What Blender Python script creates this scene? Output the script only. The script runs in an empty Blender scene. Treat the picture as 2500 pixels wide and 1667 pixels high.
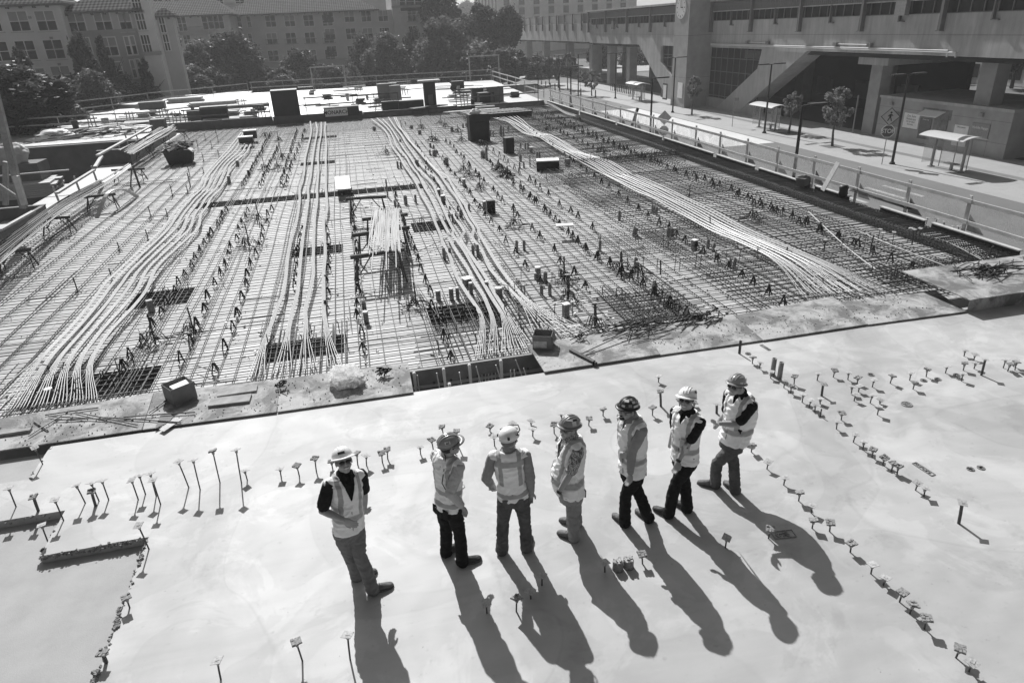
import bpy, bmesh, math, random
from mathutils import Vector, Matrix, noise
R = math.radians
rnd = random.Random(7)
scene = bpy.context.scene
COL = scene.collection

# ---------------------------------------------------------------- camera
CAM_H = 5.6
FPX = 1660.1                      # focal length in pixels of a 2500 px wide frame
YAW, PITCH, ROLL = R(12.189), R(24.904), R(-2.714)
FWD = Vector((math.sin(YAW)*math.cos(PITCH), math.cos(YAW)*math.cos(PITCH), -math.sin(PITCH)))
_r0 = Vector((math.cos(YAW), -math.sin(YAW), 0)); _u0 = _r0.cross(FWD)
RIGHT = _r0*math.cos(ROLL) + _u0*math.sin(ROLL)
UP = -_r0*math.sin(ROLL) + _u0*math.cos(ROLL)
CAM = Vector((0, 0, CAM_H))
cd = bpy.data.cameras.new('camera'); cam = bpy.data.objects.new('camera', cd); COL.objects.link(cam)
cd.sensor_width = 36; cd.lens = FPX/2500*36; cd.clip_start = .1; cd.clip_end = 5000
m = Matrix((RIGHT, UP, -FWD)).transposed().to_4x4(); m.translation = CAM
cam.matrix_world = m
scene.camera = cam

# ---------------------------------------------------------------- light
SUN_AZ, SUN_EL = -6.0, 40.0       # degrees left of +Y (minus = towards -X), above the horizon
EXPOSURE = 0.40
world = bpy.data.worlds.new('World'); scene.world = world; world.use_nodes = True
nt = world.node_tree; nt.nodes.clear()
sky = nt.nodes.new('ShaderNodeTexSky'); sky.sky_type = 'NISHITA'; sky.sun_disc = False
sky.sun_elevation = R(SUN_EL); sky.sun_rotation = R(SUN_AZ)
sky.air_density = 1.0; sky.dust_density = 3.0
bw = nt.nodes.new('ShaderNodeRGBToBW'); bg = nt.nodes.new('ShaderNodeBackground'); wo = nt.nodes.new('ShaderNodeOutputWorld')
nt.links.new(sky.outputs[0], bw.inputs[0]); nt.links.new(bw.outputs[0], bg.inputs[0]); nt.links.new(bg.outputs[0], wo.inputs[0])
bg.inputs[1].default_value = 0.05
sd = bpy.data.lights.new('sun', 'SUN'); sun = bpy.data.objects.new('sun', sd); COL.objects.link(sun)
sd.energy = 4.4; sd.angle = R(.5); sd.color = (1, 1, 1)
sdir = Vector((math.sin(R(SUN_AZ))*math.cos(R(SUN_EL)), math.cos(R(SUN_AZ))*math.cos(R(SUN_EL)), math.sin(R(SUN_EL))))
sun.rotation_euler = sdir.to_track_quat('Z', 'Y').to_euler()
scene.view_settings.view_transform = 'Standard'; scene.view_settings.look = 'None'
scene.view_settings.exposure = EXPOSURE; scene.view_settings.gamma = 1
scene.render.engine = 'CYCLES'
scene.cycles.max_bounces = 6; scene.cycles.diffuse_bounces = 3; scene.cycles.glossy_bounces = 2
scene.cycles.transparent_max_bounces = 12; scene.cycles.volume_bounces = 1; scene.cycles.use_denoising = True

# ---------------------------------------------------------------- helpers
def ray(x, y): return FWD + RIGHT*((x-1250)/FPX) - UP*((y-833.5)/FPX)
def G(x, y, z=0.0):
    "the point of the level z that photograph pixel x, y (2500 wide) looks at"
    d = ray(x, y); return CAM + d*((z-CAM_H)/d.z)
def GY(x, y, Y): d = ray(x, y); return CAM + d*(Y/d.y)
def GX(x, y, X): d = ray(x, y); return CAM + d*(X/d.x)
def pix(p):
    q = Vector(p)-CAM; k = q.dot(FWD); return 1250+FPX*q.dot(RIGHT)/k, 833.5-FPX*q.dot(UP)/k
def high(base, topx, topy):
    "height of an upright over base whose top shows at pixel topx, topy"
    lo, hi = 0.0, 20.0
    for _ in range(40):
        mid = (lo+hi)/2
        if pix(base+Vector((0, 0, mid)))[1] > topy: lo = mid
        else: hi = mid
    return lo

MATS = {}
def mat(name, g, rough=.75, var=.12, scale=3.0, bump=.15, bscale=40.0, metal=0.0, spec=.4, extra=None):
    if name in MATS: return MATS[name]
    m = bpy.data.materials.new(name); m.use_nodes = True; t = m.node_tree; N = t.nodes; L = t.links
    b = N['Principled BSDF']; b.inputs['Roughness'].default_value = rough; b.inputs['Metallic'].default_value = metal
    b.inputs['Specular IOR Level'].default_value = spec
    tc = N.new('ShaderNodeTexCoord')
    n1 = N.new('ShaderNodeTexNoise'); n1.inputs['Scale'].default_value = scale; n1.inputs['Detail'].default_value = 6
    n1.inputs['Roughness'].default_value = .6
    L.new(tc.outputs['Object'], n1.inputs['Vector'])
    mr = N.new('ShaderNodeMapRange'); mr.inputs[1].default_value = .3; mr.inputs[2].default_value = .7
    mr.inputs[3].default_value = g*(1-var); mr.inputs[4].default_value = g*(1+var)
    L.new(n1.outputs[0], mr.inputs[0])
    out = mr.outputs[0]
    if extra: out = extra(t, tc, out, b)
    cc = N.new('ShaderNodeCombineColor')
    for i in range(3): L.new(out, cc.inputs[i])
    L.new(cc.outputs[0], b.inputs['Base Color'])
    if bump:
        n2 = N.new('ShaderNodeTexNoise'); n2.inputs['Scale'].default_value = bscale; n2.inputs['Detail'].default_value = 4
        L.new(tc.outputs['Object'], n2.inputs['Vector'])
        bp = N.new('ShaderNodeBump'); bp.inputs['Strength'].default_value = bump; bp.inputs['Distance'].default_value = .02
        L.new(n2.outputs[0], bp.inputs['Height']); L.new(bp.outputs[0], b.inputs['Normal'])
    MATS[name] = m; return m

def math_node(t, op, a, b=None, clamp=False):
    n = t.nodes.new('ShaderNodeMath'); n.operation = op; n.use_clamp = clamp
    for i, v in enumerate((a, b)):
        if v is None: continue
        if isinstance(v, (int, float)): n.inputs[i].default_value = v
        else: t.links.new(v, n.inputs[i])
    return n.outputs[0]
def noise_node(t, vec, scale, detail=4, rough=.55, dist=0.0):
    n = t.nodes.new('ShaderNodeTexNoise'); n.inputs['Scale'].default_value = scale; n.inputs['Detail'].default_value = detail
    n.inputs['Roughness'].default_value = rough; n.inputs['Distortion'].default_value = dist
    t.links.new(vec, n.inputs['Vector']); return n.outputs[0]
def mapr(t, v, a, b, c, d):
    n = t.nodes.new('ShaderNodeMapRange'); n.inputs[1].default_value = a; n.inputs[2].default_value = b
    n.inputs[3].default_value = c; n.inputs[4].default_value = d; t.links.new(v, n.inputs[0]); return n.outputs[0]

class MB:
    "collects shapes and links them as one mesh object"
    def __init__(s): s.v = []; s.f = []; s.mi = []; s.cur = 0; s.sm = []; s.smooth = False
    def add(s, vs, fs):
        o = len(s.v); s.v.extend([tuple(p) for p in vs]); s.f.extend([tuple(o+i for i in f) for f in fs])
        s.mi.extend([s.cur]*len(fs)); s.sm.extend([s.smooth]*len(fs)); return s
    def box(s, x0, x1, y0, y1, z0, z1):
        return s.add([(x0,y0,z0),(x1,y0,z0),(x1,y1,z0),(x0,y1,z0),(x0,y0,z1),(x1,y0,z1),(x1,y1,z1),(x0,y1,z1)],
                     [(0,3,2,1),(4,5,6,7),(0,1,5,4),(1,2,6,5),(2,3,7,6),(3,0,4,7)])
    def obox(s, c, size, rz=0.0, rx=0.0, ry=0.0):
        M = Matrix.Translation(c) @ Matrix.Rotation(rz,4,'Z') @ Matrix.Rotation(ry,4,'Y') @ Matrix.Rotation(rx,4,'X')
        a, b, d = [q/2 for q in size]
        vs = [M @ Vector(p) for p in ((-a,-b,-d),(a,-b,-d),(a,b,-d),(-a,b,-d),(-a,-b,d),(a,-b,d),(a,b,d),(-a,b,d))]
        return s.add(vs, [(0,3,2,1),(4,5,6,7),(0,1,5,4),(1,2,6,5),(2,3,7,6),(3,0,4,7)])
    def bar(s, p, q, w, h=None, up=(0,0,1)):
        "rectangular bar from p to q"
        p = Vector(p); q = Vector(q); h = h or w; d = (q-p).normalized(); u = Vector(up)
        if abs(d.dot(u)) > .98: u = Vector((0,1,0))
        a = d.cross(u).normalized()*w/2; b = a.cross(d).normalized()*h/2
        vs = [p-a-b, p+a-b, p+a+b, p-a+b, q-a-b, q+a-b, q+a+b, q-a+b]
        return s.add(vs, [(0,1,2,3),(4,7,6,5),(0,4,5,1),(1,5,6,2),(2,6,7,3),(3,7,4,0)])
    def tube(s, pts, r, n=6, caps=True, rs=None):
        pts = [Vector(p) for p in pts]; k = len(pts); vs = []; a = None
        for i, p in enumerate(pts):
            d = (pts[min(i+1,k-1)]-pts[max(i-1,0)]).normalized()
            if a is None:
                a = d.orthogonal().normalized()
            a = (a - d*a.dot(d)).normalized(); b = d.cross(a); rr = rs[i] if rs else r
            vs += [p + a*rr*math.cos(2*math.pi*j/n) + b*rr*math.sin(2*math.pi*j/n) for j in range(n)]
        fs = [(i*n+j, i*n+(j+1)%n, (i+1)*n+(j+1)%n, (i+1)*n+j) for i in range(k-1) for j in range(n)]
        if caps: fs += [tuple(reversed(range(n))), tuple((k-1)*n+j for j in range(n))]
        return s.add(vs, fs)
    def lathe(s, prof, n=16, c=(0,0,0), caps=True):
        c = Vector(c); vs = []
        for r, z in prof: vs += [c+Vector((r*math.cos(2*math.pi*j/n), r*math.sin(2*math.pi*j/n), z)) for j in range(n)]
        k = len(prof)
        fs = [(i*n+j, i*n+(j+1)%n, (i+1)*n+(j+1)%n, (i+1)*n+j) for i in range(k-1) for j in range(n)]
        if caps: fs += [tuple(reversed(range(n))), tuple((k-1)*n+j for j in range(n))]
        return s.add(vs, fs)
    def prism(s, poly, z0, z1):
        "poly in xy, counter-clockwise"
        n = len(poly)
        return s.add([(x,y,z0) for x,y in poly]+[(x,y,z1) for x,y in poly],
                     [tuple(reversed(range(n))), tuple(range(n,2*n))]+[(i,(i+1)%n,n+(i+1)%n,n+i) for i in range(n)])
    def extrude(s, pts, off):
        "planar polygon of 3D points thickened by off"
        n = len(pts); off = Vector(off); pts = [Vector(p) for p in pts]
        return s.add(pts+[p+off for p in pts], [tuple(reversed(range(n))), tuple(range(n,2*n))]+[(i,(i+1)%n,n+(i+1)%n,n+i) for i in range(n)])
    def mesh(s, name):
        me = bpy.data.meshes.new(name); me.from_pydata(s.v, [], s.f)
        me.polygons.foreach_set('material_index', s.mi); me.polygons.foreach_set('use_smooth', s.sm)
        me.update(); return me
    def build(s, name, m, parent=None, loc=None, rz=0.0):
        me = s.mesh(name)
        for q in (m if isinstance(m, (list, tuple)) else [m]): me.materials.append(q)
        return link(name, me, parent, loc, rz)
def link(name, me, parent=None, loc=None, rz=0.0):
    o = bpy.data.objects.new(name, me); COL.objects.link(o)
    if loc is not None: o.location = loc
    if rz: o.rotation_euler.z = rz
    if parent is not None: o.parent = parent
    return o
def tag(o, label, cat, group=None, kind=None):
    if label: o['label'] = label
    if cat: o['category'] = cat
    if group: o['group'] = group
    if kind: o['kind'] = kind
    return o
def thing(name, label, cat, loc=(0,0,0), rz=0.0, group=None):
    o = bpy.data.objects.new(name, None); COL.objects.link(o); o.location = loc; o.rotation_euler.z = rz
    o.empty_display_size = .2
    return tag(o, label, cat, group)
def struct(name, mb, m): o = mb.build(name, m); o['kind'] = 'structure'; return o
def copy_tree(o, loc=None, rz=None, label=None, group=None, scale=None, parent=None):
    c = o.copy(); COL.objects.link(c)
    if parent is not None: c.parent = parent
    for ch in o.children: copy_tree(ch, parent=c)
    if loc is not None: c.location = loc
    if rz is not None: c.rotation_euler.z = rz
    if label: c['label'] = label
    if group: c['group'] = group
    if scale is not None: c.scale = (scale,)*3 if isinstance(scale, (int, float)) else scale
    return c
ORD = ['first','second','third','fourth','fifth','sixth','seventh','eighth','ninth','tenth','eleventh','twelfth','thirteenth',
       'fourteenth','fifteenth','sixteenth','seventeenth','eighteenth','nineteenth','twentieth']
def spline(pts, step=.3):
    "smooth curve through 3D points, resampled"
    P = [Vector(p) for p in pts]; P = [P[0]*2-P[1]]+P+[P[-1]*2-P[-2]]; out = []
    for i in range(1, len(P)-2):
        a, b, c, d = P[i-1], P[i], P[i+1], P[i+2]; n = max(1, int((c-b).length/step))
        for k in range(n):
            t = k/n
            out.append(.5*((2*b)+(c-a)*t+(2*a-5*b+4*c-d)*t*t+(3*b-a-3*c+d)*t**3))
    out.append(P[-2]); return out
# ---------------------------------------------------------------- materials of the setting
def x_slab(t, tc, out, b):
    v = tc.outputs['Object']
    big = noise_node(t, v, .28, 5, .6, 1.2)
    a = mapr(t, big, .35, .65, .86, 1.10)
    out = math_node(t, 'MULTIPLY', out, a)
    # dried water rims and trowel sweeps
    for sc, off, w, amt in ((.28, .5, .005, .09), (.42, .44, .01, .05)):
        n = noise_node(t, v, sc, 2, .4, .6)
        d = math_node(t, 'ABSOLUTE', math_node(t, 'SUBTRACT', n, off))
        rim = mapr(t, d, 0, w, 1-amt, 1.0)
        out = math_node(t, 'MULTIPLY', out, rim)
        out = math_node(t, 'MULTIPLY', out, mapr(t, n, off-.01, off+.012, .96, 1.03))
    vor = t.nodes.new('ShaderNodeTexVoronoi'); vor.inputs['Scale'].default_value = .45; t.links.new(v, vor.inputs['Vector'])
    ring = math_node(t, 'SINE', math_node(t, 'MULTIPLY', vor.outputs['Distance'], 42.0))
    out = math_node(t, 'MULTIPLY', out, mapr(t, ring, -1, 1, .962, 1.025))
    sp = noise_node(t, v, 9, 3, .6); out = math_node(t, 'MULTIPLY', out, mapr(t, sp, .64, .74, 1.0, .84))
    sw = t.nodes.new('ShaderNodeMapping'); sw.inputs['Scale'].default_value = (.5, 2.6, 1); sw.inputs['Rotation'].default_value[2] = .5; t.links.new(v, sw.inputs[0])
    out = math_node(t, 'MULTIPLY', out, mapr(t, noise_node(t, sw.outputs[0], 1.3, 7, .65, 1.8), .35, .65, .965, 1.03))
    out = math_node(t, 'MULTIPLY', out, mapr(t, noise_node(t, v, 1.0, 9, .62, .7), .52, .56, .97, 1.07))
    out = math_node(t, 'MULTIPLY', out, mapr(t, noise_node(t, v, .6, 10, .7, .4), .40, .44, .90, 1.0))
    scr = t.nodes.new('ShaderNodeMapping'); scr.inputs['Scale'].default_value = (14, .8, 1); scr.inputs['Rotation'].default_value[2] = 1.1; t.links.new(v, scr.inputs[0])
    out = math_node(t, 'MULTIPLY', out, mapr(t, noise_node(t, scr.outputs[0], 2.0, 5, .7), .66, .74, 1.0, .93))
    dots = noise_node(t, v, 26, 1, .5); out = math_node(t, 'MULTIPLY', out, mapr(t, dots, .76, .80, 1.0, .6))
    fine = noise_node(t, v, 120, 2, .6); out = math_node(t, 'MULTIPLY', out, mapr(t, fine, .3, .7, .95, 1.05))
    # polished spots catch the sun more than floated ones
    t.links.new(mapr(t, noise_node(t, v, .9, 4, .6, .8), .3, .7, .57, .64), b.inputs['Roughness'])
    return out
M_slab = mat('slab concrete', .44, .5, .03, 1.4, .05, 90, spec=.38, extra=x_slab)
M_rough = mat('rough concrete', .27, .9, .3, 6, .5, 45, spec=.2)
M_screed = mat('recess concrete', .36, .75, .1, 2.2, .12, 70, spec=.3, extra=lambda t, tc, out, b: math_node(t, 'MULTIPLY', out, mapr(t, noise_node(t, tc.outputs['Object'], 60, 3, .7), .3, .7, .95, 1.05)))
def panels(w, l, tone, seam=.3, rot=0.0):
    def f(t, tc, out, b):
        br = t.nodes.new('ShaderNodeTexBrick'); br.offset = .5; br.inputs['Scale'].default_value = 1.0
        br.inputs['Brick Width'].default_value = l; br.inputs['Row Height'].default_value = w
        br.inputs['Mortar Size'].default_value = .006; br.inputs['Mortar Smooth'].default_value = .2
        br.inputs['Color1'].default_value = (1-tone,)*3+(1,); br.inputs['Color2'].default_value = (1+tone*.6,)*3+(1,)
        br.inputs['Mortar'].default_value = (seam,)*3+(1,)
        mp = t.nodes.new('ShaderNodeMapping'); mp.inputs['Rotation'].default_value[2] = rot
        t.links.new(tc.outputs['Object'], mp.inputs[0]); t.links.new(mp.outputs[0], br.inputs['Vector'])
        r = t.nodes.new('ShaderNodeRGBToBW'); t.links.new(br.outputs['Color'], r.inputs[0])
        out = math_node(t, 'MULTIPLY', out, r.outputs[0])
        sp = noise_node(t, tc.outputs['Object'], 2.6, 4, .7)
        return math_node(t, 'MULTIPLY', out, mapr(t, sp, .58, .72, 1.0, .8))
    return f
M_deck = mat('plywood deck', .50, .6, .08, 1.2, .06, 60, spec=.35, extra=panels(1.22, 2.44, .1))
M_formply = mat('oiled form plywood', .15, .6, .3, 2.0, .1, 30)
M_walkply = mat('muddy plywood', .38, .75, .12, 3.0, .35, 70, extra=lambda t, tc, out, b:
    math_node(t, 'MULTIPLY', out, mapr(t, noise_node(t, tc.outputs['Object'], 1.6, 8, .72, .5), .42, .58, 1.08, .36)))
M_plyedge = mat('plywood edge', .2, .8, .2, 20, .2)
M_timber = mat('timber', .30, .8, .25, 5, .2, 60)
M_timber_pale = mat('pale timber', .55, .7, .15, 6, .15, 60)
M_timber_dark = mat('dark timber', .09, .8, .3, 5, .2, 60)
M_rebar = mat('rusty rebar', .032, .65, .35, 12, .0)
M_rebar_pale = mat('worn rebar', .16, .5, .35, 12, .0)
M_tendon = mat('tendon sheath', .50, .38, .06, 8, .0, spec=.5)
M_tendon_white = mat('white tendon sheath', .40, .34, .05, 8, .0, spec=.5)
M_steel = mat('dark steel', .045, .5, .3, 15, .1)
M_black = mat('black plastic', .02, .5, .2, 15, 0)
M_street = mat('asphalt', .17, .85, .1, .35, .1, 120, spec=.3)
M_paving = mat('pavement concrete', .37, .8, .07, .5, .05, 60, extra=panels(1.5, 1.5, .03, .8))
M_paving_dark = mat('dark paving band', .2, .8, .08, .5, .05, 60, extra=panels(.4, .8, .06, .75))
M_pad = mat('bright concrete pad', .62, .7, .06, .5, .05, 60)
M_kerb = mat('kerb concrete', .34, .8, .1, 2, .1)
M_ground = mat('ground', .13, .95, .3, .08, .1, 20)
M_galv = mat('galvanised steel', .25, .45, .15, 5, .02, metal=.3)
M_white = mat('white paint', .75, .5, .05, 5, 0)
M_blackpaint = mat('black paint', .02, .4, .2, 5, 0)
M_clump = mat('crumbly concrete', .24, .95, .4, 14, .9, 60)

ZS = -4.8                        # street level
ZD = -0.31                       # top of the form deck
# ---------------------------------------------------------------- ground, street
mb = MB(); mb.add([(-900,-300,ZS-.06),(1300,-300,ZS-.06),(1300,1700,ZS-.06),(-900,1700,ZS-.06)], [(0,1,2,3)]); struct('ground', mb, M_ground)
mb = MB(); mb.box(24.6,36.6,-60,133,ZS-.05,ZS); struct('street', mb, M_street)
mb = MB(); mb.box(-120,24.6,92,112,ZS-.05,ZS-.004); mb.box(24.6,240,133.2,146,ZS-.05,ZS-.004); struct('cross_street', mb, M_street)
mb = MB(); mb.box(17.2,24.4,-60,92,ZS-.05,ZS+.13); struct('near_pavement', mb, M_paving)
mb = MB(); mb.box(36.75,60,-60,132.8,ZS-.05,ZS+.002); mb.box(36.75,50,-60,132.8,ZS-.04,ZS+.005)
struct('pavement', mb, M_paving)
mb = MB(); mb.box(36.6,36.75,-60,132.8,ZS-.05,ZS+.012); mb.box(24.4,24.6,-60,92,ZS-.05,ZS+.134); struct('kerb', mb, M_kerb)
mb = MB()
for y0, y1 in ((-60, 132.5),): mb.box(41.4,42.1,y0,y1,ZS-.04,ZS+.009)
struct('paving_band', mb, M_paving_dark)
mb = MB(); mb.box(31.4,36.45,55,86,ZS-.04,ZS+.006); struct('bus_stop_pad', mb, M_pad)
mb = MB()
for i in range(6): mb.box(26.4+i*1.3,26.7+i*1.3,34,37.4,ZS-.02,ZS+.010)
struct('crossing_markings', mb, mat('worn road paint', .4, .8, .3, 3, 0))
# far plaza beyond the viaduct, catching the sun
mb = MB(); mb.box(62,150,112,132.9,ZS-.05,ZS+.001); mb.box(50.2,61.8,60,132,ZS-.05,ZS+.0015); struct('plaza', mb, M_paving)
mb = MB(); mb.box(36,140,150,176,ZS-.05,ZS+.001); struct('parking_ground', mb, M_paving)
# distant hill behind the trees
mb = MB(); NX = 40
for i in range(NX+1):
    x = -700+i*50; h = 20+14*math.sin(i*.31)+9*math.sin(i*.83+1)
    mb.v += [(x, 1150, ZS-3), (x, 1330, ZS+h), (x, 1600, ZS-3)]
for i in range(NX):
    for k in (0, 1): mb.f.append((i*3+k, (i+1)*3+k, (i+1)*3+k+1, i*3+k+1)); mb.mi.append(0); mb.sm.append(True)
struct('hill', mb, mat('hill cover', .07, .95, .4, .05, .0))

# ---------------------------------------------------------------- the cast slab under the people, with its recesses
def ragged(pts, step=.12, amp=.012):
    out = []
    for i, p in enumerate(pts):
        q = pts[(i+1) % len(pts)]; L_ = math.dist(p, q); n = max(1, int(L_/step)) if L_ < 4.5 else 1
        for k in range(n):
            t = k/n; a = amp if k else 0
            out.append((p[0]+(q[0]-p[0])*t+rnd.uniform(-a, a), p[1]+(q[1]-p[1])*t+rnd.uniform(-a, a)))
    return out
E1 = 10.33
poly = [(-3.12,-14),(16.2,-14),(16.2,E1),(-5.14,E1),(-5.14,9.46),(-16,9.46),(-16,8.51),(-4.36,8.51),(-4.36,7.61),(-3.12,7.61),(-3.12,4.3)]
mb = MB(); mb.prism(ragged(poly), -.34, 0)
sl = struct('slab', mb, M_slab)
mb = MB(); mb.box(-16,-3.0,-14,9.5,-.36,-.115); mb.box(-16,-5.0,9.2,E1-.003,-.35,-.113); struct('recess_floor', mb, M_screed)
# broken lips of hardened grout along the recess rims
def lips(name, runs, label):
    mb = MB()
    for (x0, y0, x1, y1, n, s0) in runs:
        for i in range(n):
            t = (i+rnd.random())/n; s = s0*rnd.uniform(.5, 1.6)
            mb.obox((x0+(x1-x0)*t+rnd.uniform(-.02,.02), y0+(y1-y0)*t+rnd.uniform(-.02,.02), rnd.uniform(-.06,.008)),
                    (s, s*rnd.uniform(.5,1), s*rnd.uniform(.4,.8)), rnd.uniform(0,3), rnd.uniform(-.6,.6), rnd.uniform(-.6,.6))
    o = mb.build(name, M_clump); tag(o, label, 'concrete crumbs', kind='stuff')
lips('concrete_crumbs', [(-16,8.5,-4.36,8.5,150,.026),(-4.36,8.5,-4.36,7.62,24,.03),(-4.36,7.6,-3.12,7.6,110,.02),(-3.12,7.6,-3.12,5.2,230,.022),
     (-5.13,10.3,-5.13,9.46,24,.03),(-3.14,6.4,-3.1,6.1,60,.035),(-3.14,5.6,-3.1,5.2,90,.04),(-3.15,7.35,-3.1,7.1,24,.03)],
     'crumbled grey concrete lip along the edges of the slab recesses')

# ---------------------------------------------------------------- form deck under the reinforcement
XL, XR = -11.6, 15.45
FAR = 54.6
STEP_Y0, STEP_Y1 = 28.15, 29.15
mb = MB()
# pits cut out of the deck: (x0,x1,y0,y1) dark drop panels around columns
PITS = [(-6.2,2.75,STEP_Y0,STEP_Y1), (-6.5,-4.3,12.4,13.6), (-2.3,-.7,13.0,14.0), (-2.15,-.65,20.2,21.1), (-5.9,-4.5,17.2,18.4), (1.2,3.0,13.2,14.9),
        (-2.6,-.9,36,37.0), (1.6,2.9,21.5,22.7), (-2.8,-.8,45.5,46.6)]
xs = sorted({XL-1.6, XR+.7, *[p[0] for p in PITS], *[p[1] for p in PITS]}); ys = sorted({11.0, FAR+.4, *[p[2] for p in PITS], *[p[3] for p in PITS]})
for i in range(len(xs)-1):
    for j in range(len(ys)-1):
        cx, cy = (xs[i]+xs[i+1])/2, (ys[j]+ys[j+1])/2
        z = ZD-(.30 if any(p[0] < cx < p[1] and p[2] < cy < p[3] for p in PITS) else 0)
        if z < ZD: mb.cur = 1
        mb.add([(xs[i],ys[j],z),(xs[i+1],ys[j],z),(xs[i+1],ys[j+1],z),(xs[i],ys[j+1],z)], [(0,1,2,3)]); mb.cur = 0
mb.cur = 1
for (a, b_, c, d) in PITS:
    z = ZD-.30
    mb.add([(a,c,z),(b_,c,z),(b_,c,ZD),(a,c,ZD)], [(0,3,2,1)]); mb.add([(a,d,z),(b_,d,z),(b_,d,ZD),(a,d,ZD)], [(0,1,2,3)])
    mb.add([(a,c,z),(a,d,z),(a,d,ZD),(a,c,ZD)], [(0,1,2,3)]); mb.add([(b_,c,z),(b_,d,z),(b_,d,ZD),(b_,c,ZD)], [(0,3,2,1)])
mb.cur = 0
o = struct('form_deck', mb, [M_deck, M_formply])
# joists and the dark underside below the deck
mb = MB(); mb.box(XL-.3,XR+.5,11.2,FAR,ZS,ZS+.02); mb.box(XR+.46,XR+.5,11.0,FAR+27,ZD-1.0,ZD-.02); mb.box(XR+.46,XR+.52,-14,11.0,-1.3,-.36)
struct('underside', mb, M_formply)
# pour strip between the cast slab and the deck
mb = MB()
mb.box(-16,16.0,11.44,11.475,ZD-.1,ZD+.002)
struct('strip_floor', mb, M_formply)
mb = MB(); mb.box(-16,16.1,E1,11.44,-.78,-.74); struct('strip_bottom', mb, M_rough)

# far cast slab
Y2 = 55.4
mb = MB(); mb.prism([(-12.2,Y2),(XR,Y2),(16.7,81.2),(-10.2,85.0),(-10.2,88),(-19,88),(-42,104),(-44,98),(-19.5,78),(-12.2,58)], -.9, .004)
M_far = mat('far slab concrete', .50, .5, .05, .25, .03, 40, spec=.5, extra=panels(3.6, 7.2, .05, .9))
struct('far_slab', mb, M_far)
# ---------------------------------------------------------------- reinforcing bars
def bar_mesh(name, L_, r=.009, amp=.018, seed=1, n=4):
    q = random.Random(seed); k = max(4, int(L_/1.6)); ph = [q.uniform(0, 6.28) for _ in range(4)]
    pts = [(L_*i/k, amp*(math.sin(i*.55+ph[0])+.5*math.sin(i*1.35+ph[1])), .35*amp*math.sin(i*.8+ph[2])) for i in range(k+1)]
    mb = MB(); mb.tube(pts, r, n, caps=False); me = mb.mesh(name); me.materials.append(M_rebar); return me
LAB_T = 'dark ribbed steel bar lying across the width of the reinforcement field'
LAB_L = 'dark ribbed steel bar running lengthwise along the reinforcement field'
def add_bar(me, x, y, z, rz, lab, grp):
    o = link('rebar', me, None, (x, y, z), rz); tag(o, lab, 'rebar', grp); return o
cross = [bar_mesh('rebar', XR-XL-.2, .0105, .016, s) for s in range(4)]
left_m = [bar_mesh('rebar', 9.3, .0085, .02, 20+s) for s in range(3)]
right_m = [bar_mesh('rebar', 7.4, .0095, .012, 30+s) for s in range(3)]
long_m = [bar_mesh('rebar', 42.5, .011, .022, 10+s) for s in range(4)]
n_bars = 0
y = 11.75; k = 0
while y < 54.2:                                   # whole-width bottom bars
    if k < 150:
        add_bar(cross[k % 4], XL+.1, y+rnd.uniform(-.02,.02), ZD+.035, rnd.uniform(-.0012,.0012), LAB_T, 'crosswise bars of the reinforcement field')
        n_bars += 1
    y += .235; k += 1
y_rest0 = 11.75+150*.235
# lengthwise bars: pairs on the left, closer singles on the right
xs_ = []
x = XL+.35
while x < XR-1.1:
    if x < -6.5: xs_ += [x, x+.07]; x += rnd.choice((.42, .5, .62))
    elif x < 3.6: xs_.append(x); x += rnd.choice((.2, .3, .34, .08))
    elif x < 8: xs_.append(x); x += rnd.choice((.26, .3, .36))
    else: xs_.append(x); x += rnd.choice((.22, .27, .3))
for i, x in enumerate(xs_):
    add_bar(long_m[i % 4], x, 11.62, ZD+.054+rnd.uniform(0,.006), math.pi/2+rnd.uniform(-.0015,.0015), LAB_L, 'lengthwise bars of the reinforcement field'); n_bars += 1
# the closer upper mat on the right: the nearest as bars of their own, the rest in one
top_right = []
y = 11.72
while y < 54: top_right.append(y); y += .245
n_own = max(0, 300-n_bars)
for i, y in enumerate(top_right[:n_own]):
    add_bar(right_m[i % 3], 7.95, y, ZD+.15, rnd.uniform(-.004,.004), 'dark ribbed bar of the closer upper mat on the street side of the field', 'upper mat bars of the reinforcement field')
rest = MB()
for y in top_right[n_own:]:
    rest.tube([(7.95+rnd.uniform(-.2,.2), y, ZD+.15), (11.5, y+rnd.uniform(-.03,.03), ZD+.15+rnd.uniform(-.01,.01)), (XR-.15, y, ZD+.15)], .0095, 4, False)
y = y_rest0
while y < 54.2:
    rest.tube([(XL+.1, y, ZD+.035), (2, y+rnd.uniform(-.03,.03), ZD+.035), (XR-.1, y, ZD+.035)], .0105, 4, False); y += .235
x = 8.2
while x < XR-1.2:                                  # upper lengthwise layer on the right
    rest.tube([(x+rnd.uniform(-.02,.02), yy, ZD+.168) for yy in (11.8, 22, 33, 44, 53.8)], .0095, 4, False); x += rnd.choice((.33,.4,.46))
o = rest.build('rebar_mat', M_rebar)
tag(o, 'far and upper layers of thin dark bars crossing in the reinforcement field', 'rebar mat', None, 'stuff')

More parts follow.
